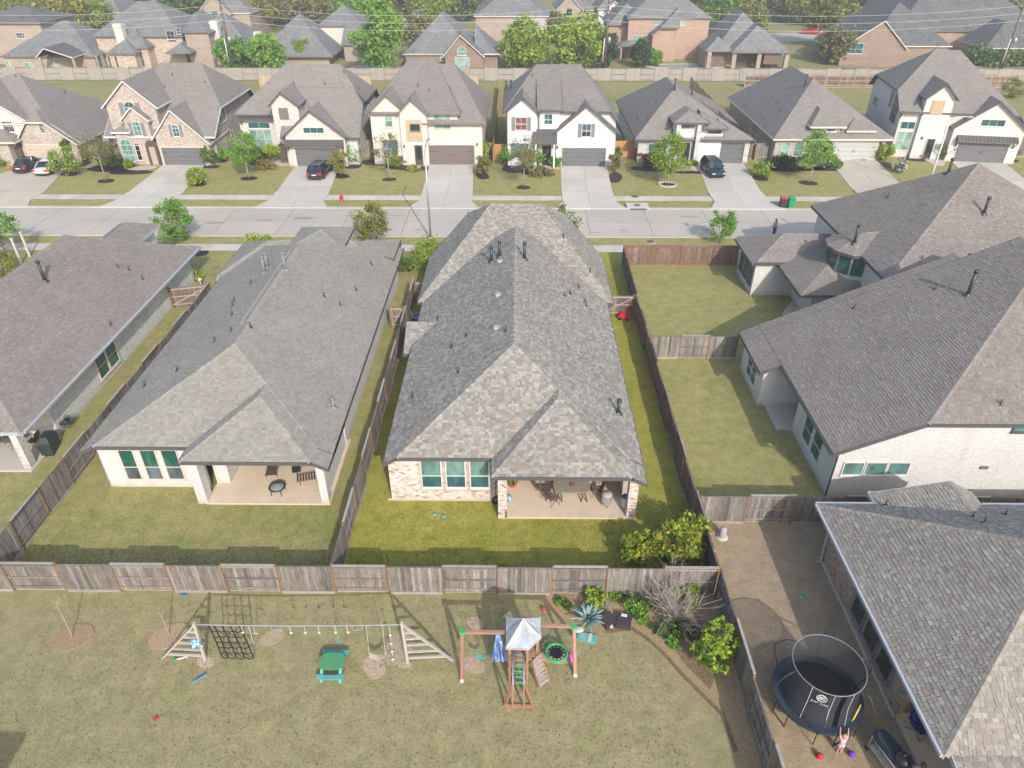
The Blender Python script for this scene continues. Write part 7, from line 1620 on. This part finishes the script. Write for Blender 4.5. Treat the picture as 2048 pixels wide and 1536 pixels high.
def person(label, loc, rot, h, arms, legs, lean, top, bottom, hair, longhair=False, shorts=False):
    """h height; arms = ((elbow, hand) left, right) relative to shoulders in units of h; legs likewise from hips"""
    t = lthing('person', loc, label, 'person', rot); k = h
    pel = Vector((0, 0, .52*k)) + Vector((0, lean*.0, 0)); ch = pel + Vector((0, lean*.16*k, .2*k)); nk = ch + Vector((0, lean*.07*k, .11*k)); hd = nk + Vector((0, lean*.03*k+.005, .09*k))
    J = [pel, ch, nk, hd]; R_ = [.075*k, .085*k, .03*k, .06*k]; E = [(0, 1), (1, 2), (2, 3)]
    for s, (el, ha) in zip((-1, 1), arms):
        sh = ch + Vector((s*.105*k, lean*.03*k, .07*k)); e = sh + Vector(el)*k; q = e + Vector(ha)*k; i = len(J); J += [sh, e, q, q + Vector(ha).normalized()*.05*k]; R_ += [.035*k, .024*k, .017*k, .02*k]; E += [(1, i), (i, i+1), (i+1, i+2), (i+2, i+3)]
    for s, (kn, ft) in zip((-1, 1), legs):
        hp = pel + Vector((s*.055*k, 0, -.03*k)); a = hp + Vector(kn)*k; q = a + Vector(ft)*k; i = len(J); J += [hp, a, q, q + Vector((0, .09*k, -.015*k))]; R_ += [.055*k, .036*k, .024*k, .022*k]; E += [(0, i), (i, i+1), (i+1, i+2), (i+2, i+3)]
    skinbody('body', J, E, R_, t)
    cz = [pel - Vector((0, 0, .02*k)), pel.lerp(ch, .5), ch + Vector((0, 0, .03*k)), ch + Vector((0, lean*.04*k, .09*k))]
    b = MB(); n = 12; pr = []
    for c, w, d in zip(cz, (.1, .092, .115, .07), (.08, .072, .08, .055)): pr.append([c + Vector((w*k*math.cos(6.2832*i/n), d*k*math.sin(6.2832*i/n), 0)) for i in range(n)])
    for j in range(3):
        for i in range(n): b.poly([pr[j][i], pr[j][(i+1) % n], pr[j+1][(i+1) % n], pr[j+1][i]], .5, smooth=True)
    for s, (el, ha) in zip((-1, 1), arms): sh = ch + Vector((s*.1*k, lean*.03*k, .07*k)); b.tube([sh, sh+Vector(el)*k*.7], [.042*k, .036*k], 8)
    b.build('shirt', top, t); b = MB()
    for s, (kn, ft) in zip((-1, 1), legs): hp = pel + Vector((s*.055*k, 0, 0)); a = hp + Vector(kn)*k; b.tube([hp, a] if shorts else [hp, a, a+Vector(ft)*k*.9], [.066*k, .05*k] if shorts else [.066*k, .046*k, .036*k], 8)
    b.lathe(pel-Vector((0, 0, .03*k)), [(.095*k, 0), (.1*k, .05*k)], 12, sy=.8); b.build('trousers', bottom, t); b = MB()
    b.lathe(hd, [(.055*k, -.03*k), (.068*k, .01*k), (.055*k, .055*k), (.02*k, .075*k), (0, .077*k)], 12, sy=1.08)
    if longhair: b.lathe(hd + Vector((0, -.03*k, 0)), [(.045*k, -.14*k), (.06*k, -.06*k), (.06*k, .02*k)], 10, sy=.7)
    b.build('hair', hair, t); b = MB(); f = hd + Vector((0, .062*k, 0))
    for s in (-1, 1): b.lathe(f + Vector((s*.022*k, -.004*k, .004*k)), [(0, -.006*k), (.007*k, 0), (0, .006*k)], 6)
    b.build('eyes', 'door_dark', t); b = MB(); b.lathe(f + Vector((0, 0, -.02*k)), [(0, -.004*k), (.009*k, .0), (.004*k, .02*k)], 6); b.build('nose', 'skin', t)
    return t
dn = ((0, 0, -.25), (0, .0, -.24))
person('long haired person in a beige top and dark trousers standing in the street', P(1554, 438, 1.62)*1.0 - Vector((0, 0, 1.62)), math.radians(20), 1.65, (((-.05, .0, -.17), (.05, .12, -.1)), ((.05, .0, -.17), (-.05, .12, -.1))), (dn, dn), .1, 'shirt_beige', 'trousers_dark', 'hair_brown', True)
gl = P(1677, 1505); person('small child in a lilac top leaning on the trampoline edge with raised arms', gl, math.radians(-6), 1.05, (((-.03, .1, .14), (.0, .09, .15)), ((.03, .1, .14), (.0, .09, .15))), (((0, .02, -.25), (0, -.03, -.23)), ((0, .02, -.25), (0, -.03, -.23))), .25, 'shirt_lilac', 'shirt_lilac', 'hair_blond', True, True)
pm = P(1847, 1528, 1.6); pm.z = .1; person('short haired person in a blue shirt at the bottom edge of the patio', pm, math.radians(160), 1.6, (((-.06, .03, -.16), (0, .1, -.1)), ((.06, .03, -.16), (0, .1, -.1))), (dn, dn), .1, 'shirt_blue', 'trousers_dark', 'hair_brown'); pm = P(1866, 1542, 1.4); pm.z = .1
person('dark haired person mostly cut off beside the blue shirt', pm, math.radians(150), 1.4, (((-.06, .03, -.16), (0, .1, -.1)), ((.06, .03, -.16), (0, .1, -.1))), (dn, dn), .1, 'shirt_beige', 'trousers_dark', 'hair_brown')
# ---- barbecue / camp chair / utilities in the trampoline yard
p = P(1785, 1500, .9); p.z = 0; t = T('griddle', p, 'long black griddle on a wheeled steel cart with a kettle barbecue at its end', 'barbecue', rot=math.radians(18))
def rr(a, b_, z, n=16): return [(a*abs(math.cos(6.2832*(i+.5)/n))**.5*math.copysign(1, math.cos(6.2832*(i+.5)/n)), b_*abs(math.sin(6.2832*(i+.5)/n))**.7*math.copysign(1, math.sin(6.2832*(i+.5)/n))) for i in range(n)]
mk(t, 'hood', 'tramp_blue', lambda b: (slab(rr(.32, .75, 0), .85, .98, .5, b), slab(rr(.27, .68, 0), .98, 1.04, .5, b)))
mk(t, 'kettle', 'paint_black', lambda b: b.lathe((.05, -.45, .95), [(.3, 0), (.32, .08), (.27, .2), (.15, .29), (0, .31)], 18)); mk(t, 'side_rail', 'steel', lambda b: (b.tube([(-.36, .7, .88), (-.38, -.7, .88)], .018, 6), b.tube([(.36, .7, .88), (.38, -.7, .88)], .018, 6)))
mk(t, 'lower_shelf', 'pine_grey', lambda b: [b.box(-.32+i*.13, -.22+i*.13, -.7, .6, .3, .33) for i in range(5)])
for x in (-.3, .3):
    for y in (-.7, .65): mk(t, 'leg', 'steel', lambda b: b.tube([(x, y, .06), (x, y, .86)], .022, 6))
for x in (-.3, .3): mk(t, 'wheel', 'rubber_black', lambda b: b.tube([(x-.03, .65, .08), (x+.03, .65, .08)], .08, 10))
mk(t, 'lid_handle', 'steel', lambda b: b.tube([(-.05, -.45, 1.3), (.15, -.45, 1.3)], .015, 6)); mk(t, 'vent_cap', 'steel', lambda b: b.lathe((.1, -.25, 1.06), [(.06, 0), (.06, .02), (0, .03)], 10))
p = P(1826, 1468); t = T('camp_chair', p + Vector((.25, .1, .1)), 'deep blue folding camp chair beside the brick wall', 'camp chair', rot=math.radians(25))
def chairc(b):
    rows = []
    for j, (y, z) in enumerate(((-.3, .42), (-.05, .36), (.2, .42), (.32, .7), (.38, .98))): rows.append([Vector((-.42+.21*i, y, z - .05*math.sin(math.pi*i/4) + (.02 if j > 3 else 0))) for i in range(5)])
    for j in range(4):
        for i in range(4): b.poly([rows[j][i], rows[j][i+1], rows[j+1][i+1], rows[j+1][i]], .5, smooth=True)
mk(t, 'seat_cloth', 'camp_blue', chairc)
for s in (-1, 1):
    mk(t, 'armrest', 'camp_blue', lambda b: b.beam((s*.42, -.3, .62), (s*.42, .33, .64), .09, .03)); mk(t, 'leg', 'metal_dark', lambda b: (b.tube([(s*.4, -.32, 0), (s*.4, .35, .95)], .014, 6), b.tube([(s*.4, .32, 0), (s*.4, -.3, .6)], .014, 6)))
mk(t, 'cross_leg', 'metal_dark', lambda b: (b.tube([(-.4, -.32, .02), (.4, -.3, .42)], .012, 6), b.tube([(.4, -.32, .02), (-.4, -.3, .42)], .012, 6)))
p = P(1444, 1074); t = thing('electrical_pedestal', p, 'pale green electrical pedestal beside the grey fence', 'utility box'); mk(t, 'base', 'concrete', lambda b: b.lathe(p, [(.3, 0), (.3, .05), (0, .05)], 12)); mk(t, 'cover', 'M_green' if 0 else 'vent_pale', lambda b: b.lathe(p, [(.18, .05), (.17, .55), (.12, .64), (0, .66)], 12))
for lab, px, py in (('flat green round valve lid left of the second one in the central lawn', 869, 1028), ('flat green round valve lid right of the first one in the central lawn', 887, 1032), ('flat green valve lid in the shaded grass by the trampoline yard house', 1604, 1192)):
    p = P(px, py); b = MB(); b.lathe(p, [(.13, 0), (.13, .02), (0, .025)], 12); tag(b.build('valve_lid', 'play_teal', None, org=p), lab, 'valve lid')
# ---- central patio
Zp = .11; cx = 2.9; cy = 28.2; t = thing('patio_table', (cx, cy, Zp), 'long stone topped patio table on the central patio', 'table')
mk(t, 'tabletop', 'stone_table', lambda b: (slab([(cx+x, cy+y) for x, y in rr(.98, .55, 0)], Zp+.7, Zp+.74, .5, b)))
for s in (-1, 1): mk(t, 'leg', 'bronze', lambda b: (b.beam((cx+s*.8, cy-.45, Zp), (cx+s*.62, cy-.2, Zp+.7), .05), b.beam((cx+s*.5, cy-.45, Zp), (cx+s*.62, cy-.2, Zp+.7), .05), b.beam((cx+s*.8, cy+.45, Zp), (cx+s*.62, cy+.2, Zp+.7), .05)))
def pchair(label, x, y, rot, z=Zp, group='patio dining chairs around the long table', mat='shutter_grey' if 0 else 'fence_brown', name='patio_chair'):
    t = lthing(name, (x, y, z), label, 'chair', rot, group)
    mk(t, 'seat', mat, lambda b: b.box(-.25, .25, -.25, .25, .4, .44)); mk(t, 'backrest', mat, lambda b: b.obox((0, .3, .7), (.24, 0, 0), (0, .01, 0), (0, .06, .3)))
    for s in (-1, 1): mk(t, 'arm_frame', 'bronze', lambda b: (b.tube([(s*.27, .3, .42), (s*.27, .36, 1.0)], .014, 5), b.tube([(s*.28, -.26, 0), (s*.28, -.24, .62), (s*.28, .32, .64)], .014, 5), b.tube([(s*.28, .28, 0), (s*.27, .0, .42)], .014, 5)))
    return t
for i, (lab, x, y, r) in enumerate((('brown patio chair at the left end of the long table', cx-1.35, cy+.1, math.pi/2), ('brown patio chair at the right end of the long table', cx+1.35, cy+.1, -math.pi/2), ('brown patio chair on the near left side of the long table', cx-1.0, cy-.55, math.radians(115)), ('brown patio chair behind the long table on the left', cx-.5, cy+1.0, 0), ('brown patio chair behind the long table on the right', cx+.5, cy+1.0, 0))): pchair(lab, x, y, r)
p = Vector((cx+.05, cy, Zp+.74)); mk(thing('table_centrepiece', p, 'small terracotta bowl in the middle of the patio table', 'bowl'), 'bowl', 'terracotta', lambda b: b.lathe(p, [(.06, 0), (.13, .03), (.14, .08), (.1, .06), (0, .05)], 14))
def drum(label, px, py, mats, h=.75, r=.27, z0=.12):
    p = P(px, py, .1); t = thing('patio_cooler', p, label, 'cooler'); mk(t, 'drum', mats[0], lambda b: b.lathe(p, [(r*.75, z0), (r, z0+.1), (r*1.02, h*.6), (r, h)], 18)); mk(t, 'lid', mats[1], lambda b: b.lathe(p, [(r*1.05, h), (r*1.05, h+.04), (r*.5, h+.12), (0, h+.13)], 18))
    for k in range(3): a = k*2.09+.6; mk(t, 'leg', 'metal_dark', lambda b: b.tube([p+Vector((r*.7*math.cos(a), r*.7*math.sin(a), z0+.02)), p+Vector((r*math.cos(a), r*math.sin(a), 0))], .018, 5))
    mk(t, 'handle', 'metal_dark', lambda b: b.tube([p+Vector((-.06, 0, h+.12)), p+Vector((0, 0, h+.2)), p+Vector((.06, 0, h+.12))], .014, 5))
drum('round silver lidded drum cooler on three legs on the central patio', 1212, 1010, ('galv', 'vent_pale')); drum('blue lidded pale drum by the right patio column', 1250, 1017, ('concrete_tan', 'play_blue'), .8, .22)
p = P(1025, 972, .1); t = thing('potted_plant', p, 'terracotta pot with strappy green plant at the left of the central patio', 'potted plant'); mk(t, 'pot', 'terracotta', lambda b: b.lathe(p, [(.16, 0), (.26, .3), (.29, .32), (.25, .32), (.22, .26), (0, .26)], 16)); rnd = random.Random(3)
def strap(b):
    for i in range(30):
        a = rnd.random()*6.28; L = rnd.uniform(.3, .5); d = Vector((math.cos(a), math.sin(a), 0)); s = Vector((-d.y, d.x, 0))*.02; q = [p+Vector((0, 0, .28)), p+d*L*.5+Vector((0, 0, .28+rnd.uniform(.15, .35))), p+d*L+Vector((0, 0, rnd.uniform(.15, .4)))]
        b.poly([q[0]-s, q[0]+s, q[1]+s, q[1]-s], rnd.random()); b.poly([q[1]-s, q[1]+s, q[2]], rnd.random())
mk(t, 'leaves', 'leaf_bright', strap)
lump('toy', 'pale blue and white cloth toy by the left patio column', 'toy', 1018, 1003, (.12, .25, .3), 'towel_aqua', 7, z=.1)
p = P(1016, 1025, .1); t = thing('bicycle', p, 'small dark bicycle half hidden behind the left patio column', 'bicycle')
for dy in (-.3, .3): mk(t, 'wheel', 'rubber_black', lambda b: b.ring(p+Vector((-.12, dy, .25)), .23, .025, 20, 6, (1, .25, 0)))
mk(t, 'frame', 'play_red', lambda b: (b.tube([p+Vector((-.12, -.3, .25)), p+Vector((-.12, 0, .5)), p+Vector((-.12, .28, .5)), p+Vector((-.12, .3, .25))], .018, 6), b.tube([p+Vector((-.12, 0, .25)), p+Vector((-.12, 0, .6))], .016, 6))); mk(t, 'saddle', 'rubber_black', lambda b: b.box(p.x-.17, p.x-.07, p.y-.1, p.y+.1, p.z+.6, p.z+.65)); mk(t, 'handlebar', 'metal_dark', lambda b: b.tube([p+Vector((-.3, .28, .62)), p+Vector((.06, .28, .62))], .015, 6))
p = P(992, 1010); t = thing('hose_reel', p, 'dark coiled hose at the corner between wall and patio column', 'hose'); mk(t, 'coil', 'rubber_black', lambda b: [b.ring(p+Vector((0, .15, .2)), .2-.03*k, .025, 18, 5, (.5, -1, .3)) for k in range(3)])
b = MB(); b.lathe((-1.3, Yw-.16, 1.15), [(0, -.1), (.09, -.06), (.09, .06), (0, .1)], 10, sy=.5); b.build('wall_outlet', 'galv', H0)
# AC unit and red toy truck beside the house
p = P(833, 650); p.x = -7.5; t = thing('air_conditioner', p, 'blue rimmed air conditioning unit between the left fence and the central house', 'air conditioner'); mk(t, 'cabinet', 'tramp_blue', lambda b: b.lathe(p, [(.42, 0), (.42, .75), (.38, .8)], 20)); mk(t, 'top_ring', 'galv', lambda b: b.ring(p+Vector((0, 0, .8)), .4, .04, 24, 6)); mk(t, 'fan_grille', 'play_blue', lambda b: b.poly([p+Vector((.37*math.cos(i*.2618), .37*math.sin(i*.2618), .77)) for i in range(24)]))
p = P(1248, 638); t = T('toy_car', p, 'red plastic ride on toy car tucked against the brown fence', 'toy car', rot=-.3); mk(t, 'body', 'play_red', lambda b: (b.box(-.4, .4, -.28, .28, .12, .38), b.box(-.3, .1, -.25, .25, .38, .55), b.box(.15, .42, -.22, .22, .38, .43)))
for x in (-.27, .27):
    for y in (-.28, .28): mk(t, 'wheel', 'rubber_black', lambda b: b.tube([(x, y-.04, .13), (x, y+.04, .13)], .13, 12))
mk(t, 'windscreen', 'glass_blue', lambda b: b.obox((.13, 0, .48), (.01, 0, .01), (0, .2, 0), (-.04, 0, .08)))
lump('toy', 'white green garden scrap beside the red toy car', 'toy', 1262, 634, (.15, .15, .15), 'leaf_white', 8)
# ---- left neighbour patio
def firepit(label, px, py):
    p = P(px, py, .11); t = thing('fire_pit', p, label, 'fire pit'); mk(t, 'bowl', 'metal_dark', lambda b: b.lathe(p, [(.1, .22), (.3, .3), (.4, .42), (.42, .42), (.32, .3)], 20)); mk(t, 'rim', 'metal_dark', lambda b: b.ring(p+Vector((0, 0, .42)), .42, .03, 26, 6)); mk(t, 'mesh_lid', 'shutter_grey', lambda b: b.lathe(p, [(.36, .43), (.25, .54), (0, .6)], 16))
    for k in range(4): a = k*1.57+.7; mk(t, 'leg', 'metal_dark', lambda b: b.tube([p+Vector((.36*math.cos(a), .36*math.sin(a), .4)), p+Vector((.4*math.cos(a), .4*math.sin(a), 0))], .02, 5))
firepit('round black fire pit on the left neighbour patio', 557, 985)
def lounger(label, x, y, rot, z=.11):
    t = lthing('patio_lounge_chair', (x, y, z), label, 'lounge chair', rot, 'slatted loungers on the left neighbour patio')
    for i in range(7): mk(t, 'slat', 'bronze', lambda b: b.beam((-.27, -.6+i*.15, .32), (.27, -.6+i*.15, .32), .08, .02))
    for i in range(4): mk(t, 'slat', 'bronze', lambda b: b.beam((-.27, .5+i*.07, .42+i*.14), (.27, .5+i*.07, .42+i*.14), .08, .02))
    for s in (-1, 1): mk(t, 'side_rail', 'bronze', lambda b: (b.tube([(s*.29, -.65, .3), (s*.29, .45, .3), (s*.29, .75, .9)], .016, 5), b.tube([(s*.29, -.5, .3), (s*.29, -.5, 0)], .016, 5), b.tube([(s*.29, .4, .3), (s*.29, .4, 0)], .016, 5)))
lounger('dark slatted lounge chair left of the fire pit behind it', -13.5, 30.0, math.radians(8)); lounger('dark slatted lounge chair at the right by the patio column', -11.3, 29.3, math.radians(-75)); pchair('dark metal chair in the shade of the left neighbour patio', -12.3, 30.6, .2, .11, None, 'bronze')
p = P(595, 950, .11); t = thing('side_table', p, 'small black square side table between the lounge chairs', 'side table'); mk(t, 'table_top', 'metal_dark', lambda b: b.obox(p+Vector((0, 0, .4)), (.22, .08, 0), (-.08, .22, 0), (0, 0, .02))); mk(t, 'leg', 'metal_dark', lambda b: b.tube([p, p+Vector((0, 0, .4))], .03, 6))
# ---- far left house patio
for lab, x, y, r in (('brown mesh chair at the left of the round bistro table', -30.2, 32.1, 1.4), ('brown mesh chair at the right of the round bistro table', -28.0, 32.2, -1.5), ('brown mesh chair behind the round bistro table', -29.1, 33.0, 0.1)): pchair(lab, x, y, r, .1, 'bistro chairs on the far left patio', 'soil')
p = Vector((-29.1, 32.1, .1)); t = thing('bistro_table', p, 'round glass bistro table on the far left patio', 'table'); mk(t, 'tabletop', 'glass_slate', lambda b: b.lathe(p, [(0, .7), (.5, .7), (.5, .73), (0, .73)], 20)); mk(t, 'rim', 'bronze', lambda b: b.ring(p+Vector((0, 0, .71)), .5, .02, 24, 5))
for k in range(4): mk(t, 'leg', 'bronze', lambda b: b.tube([p+Vector((.4*math.cos(k*1.57), .4*math.sin(k*1.57), 0)), p+Vector((.12*math.cos(k*1.57), .12*math.sin(k*1.57), .35)), p+Vector((.4*math.cos(k*1.57), .4*math.sin(k*1.57), .7))], .016, 5))
p = P(104, 900, 0); t = T('covered_grill', p, 'barbecue under a black cover beside the far left patio column', 'barbecue', rot=.2)
mk(t, 'cover', 'metal_dark', lambda b: (slab([(-.32, -.6), (.32, -.6), (.32, .6), (-.32, .6)], 0, .85, .5, b), b.poly([(-.32, -.6, .85), (.32, -.6, .85), (.18, -.35, 1.15), (-.18, -.35, 1.15)]), b.poly([(.32, .6, .85), (-.32, .6, .85), (-.18, .35, 1.15), (.18, .35, 1.15)]), b.poly([(-.32, .6, .85), (-.32, -.6, .85), (-.18, -.35, 1.15), (-.18, .35, 1.15)]), b.poly([(.32, -.6, .85), (.32, .6, .85), (.18, .35, 1.15), (.18, -.35, 1.15)]), b.poly([(-.18, -.35, 1.15), (.18, -.35, 1.15), (.18, .35, 1.15), (-.18, .35, 1.15)])))
mk(t, 'strap', 'rubber_black', lambda b: b.box(-.33, .33, -.03, .03, .4, .45))
p = P(146, 862); t = thing('hose_reel', Vector((-27.0, p.y, .6)), 'dark hose reel mounted on the pale brick side wall at left', 'hose reel'); q = Vector((-26.85, p.y, .7)); mk(t, 'drum', 'metal_dark', lambda b: b.tube([q+Vector((0, -.25, 0)), q+Vector((0, .25, 0))], .16, 12)); mk(t, 'side_plate', 'metal_dark', lambda b: [b.ring(q+Vector((0, s, 0)), .26, .025, 18, 5, (0, 1, 0)) for s in (-.25, .25)]); mk(t, 'bracket', 'metal_dark', lambda b: b.box(-27.08, -26.85, q.y-.3, q.y+.3, .66, .74))
p = P(403, 573); t = thing('garden_lamp', p, 'white globe garden lamp in the mulch bed beside the white hose end', 'garden lamp'); mk(t, 'post', 'trim_white', lambda b: b.tube([p, p+Vector((0, 0, .5))], .04, 6)); mk(t, 'globe', 'trim_white', lambda b: b.lathe(p, [(0, .5), (.14, .56), (.16, .66), (.1, .78), (0, .8)], 12))
for lab, px, py in (('first of two pale square posts on the verge at the left edge', 43, 527), ('second of two pale square posts on the verge at the left edge', 60, 513)):
    p = P(px, py); t = thing('porch_post', p, lab, 'post'); mk(t, 'shaft', 'trim_cream', lambda b: b.beam(p, p+Vector((0, 0, 2.3)), .14, .14)); mk(t, 'cap', 'trim_cream', lambda b: b.obox(p+Vector((0, 0, 2.32)), (.11, 0, 0), (0, .11, 0), (0, 0, .04)))
# ---- the house behind the camera whose shadow reaches the lawn
H9 = thing('white_house', (-22, -2, 0), 'house behind the viewpoint whose roof shadow falls on the lawn at lower left', 'house')
B9 = [RB(-30, -15.0, -12, 4.5, S=(5.6, .5), E=(7.0, .01), N=(7.0, .01), W=(5.6, .5))]
roof_parts(H9, B9, 'tex', 'roof_tex', 'fascia_dark'); walls(H9, B9[0], 'white_brick')
# ---- meters, play bits and yard clutter on the far houses
b = MB(); b.box(-52.9, -52.7, 93.5, 94.2, 1.0, 1.8); b.tube([(-52.6, 92.5, 0), (-52.6, 92.5, 2.2)], .06, 6); b.box(-53.0, -52.3, 92.2, 92.8, 1.6, 2.3); b.build('meter_box', 'galv', HA)

# ---- grass tufts
def tufts(name, label, n, area, mat, seed, holes=(), hh=(.04, .085)):
    rnd = random.Random(seed); b = MB(); x0, x1, y0, y1 = area
    for i in range(n):
        x, y = rnd.uniform(x0, x1), rnd.uniform(y0, y1)
        if any(a < x < c and d < y < e_ for a, c, d, e_ in holes): continue
        for k in range(2):
            a = rnd.random()*6.28; d = Vector((math.cos(a), math.sin(a), 0))*rnd.uniform(.02, .05); h = rnd.uniform(*hh); l = Vector((rnd.uniform(-.04, .04), rnd.uniform(-.04, .04), h)); p = Vector((x, y, 0)); t_ = rnd.random()
            b.poly([p-d, p+d, p+l], t_)
    o = b.build(name, mat); tag(o, label, 'grass'); o['kind'] = 'stuff'
tufts('grass_tufts', 'short dry grass standing over the near lawn', 12000, (-21, 9, 12.5, 21.6), 'lawn_dry', 1, holes=((1.5, 9, 19.8, 21.7), (6.5, 9, 12, 21.7), (-19.8, -18.2, 18.5, 20), (-15.8, -14, 18.6, 20.2)), hh=(.02, .05))
tufts('grass_tufts', 'green grass standing over the central back yard', 14000, (-8.1, 8.8, 21.9, 28), 'lawn_lush', 2, holes=((-1.0, 6.15, 26.5, 28.2), (-6.9, -1, 27.8, 28.2)), hh=(.02, .06))
tufts('grass_tufts', 'green grass standing over the left neighbour back yard', 9000, (-24, -8.4, 21.9, 28.4), 'lawn_mid', 3, holes=((-16.5, -9.7, 27.4, 29),), hh=(.02, .06))
# ---- thin haze volume added to lift the blacks and flatten contrast
hz = MB(); hz.box(-3050, 3050, -350, 6050, -1.5, 30); ho = hz.build('haze', 'roof_base'); ho['kind'] = 'stuff'; ho['label'] = 'thin pale haze volume over the whole neighbourhood, added to lift the blacks'; ho['category'] = 'haze'
hm = bpy.data.materials.new('added_haze'); hm.use_nodes = True; n_ = hm.node_tree; n_.nodes.remove(n_.nodes['Principled BSDF'])
vp = n_.nodes.new('ShaderNodeVolumePrincipled'); vp.inputs['Color'].default_value = (.95, .96, 1, 1); vp.inputs['Density'].default_value = .00085; vp.inputs['Anisotropy'].default_value = .2
n_.links.new(vp.outputs[0], n_.nodes['Material Output'].inputs['Volume']); ho.data.materials.clear(); ho.data.materials.append(hm)
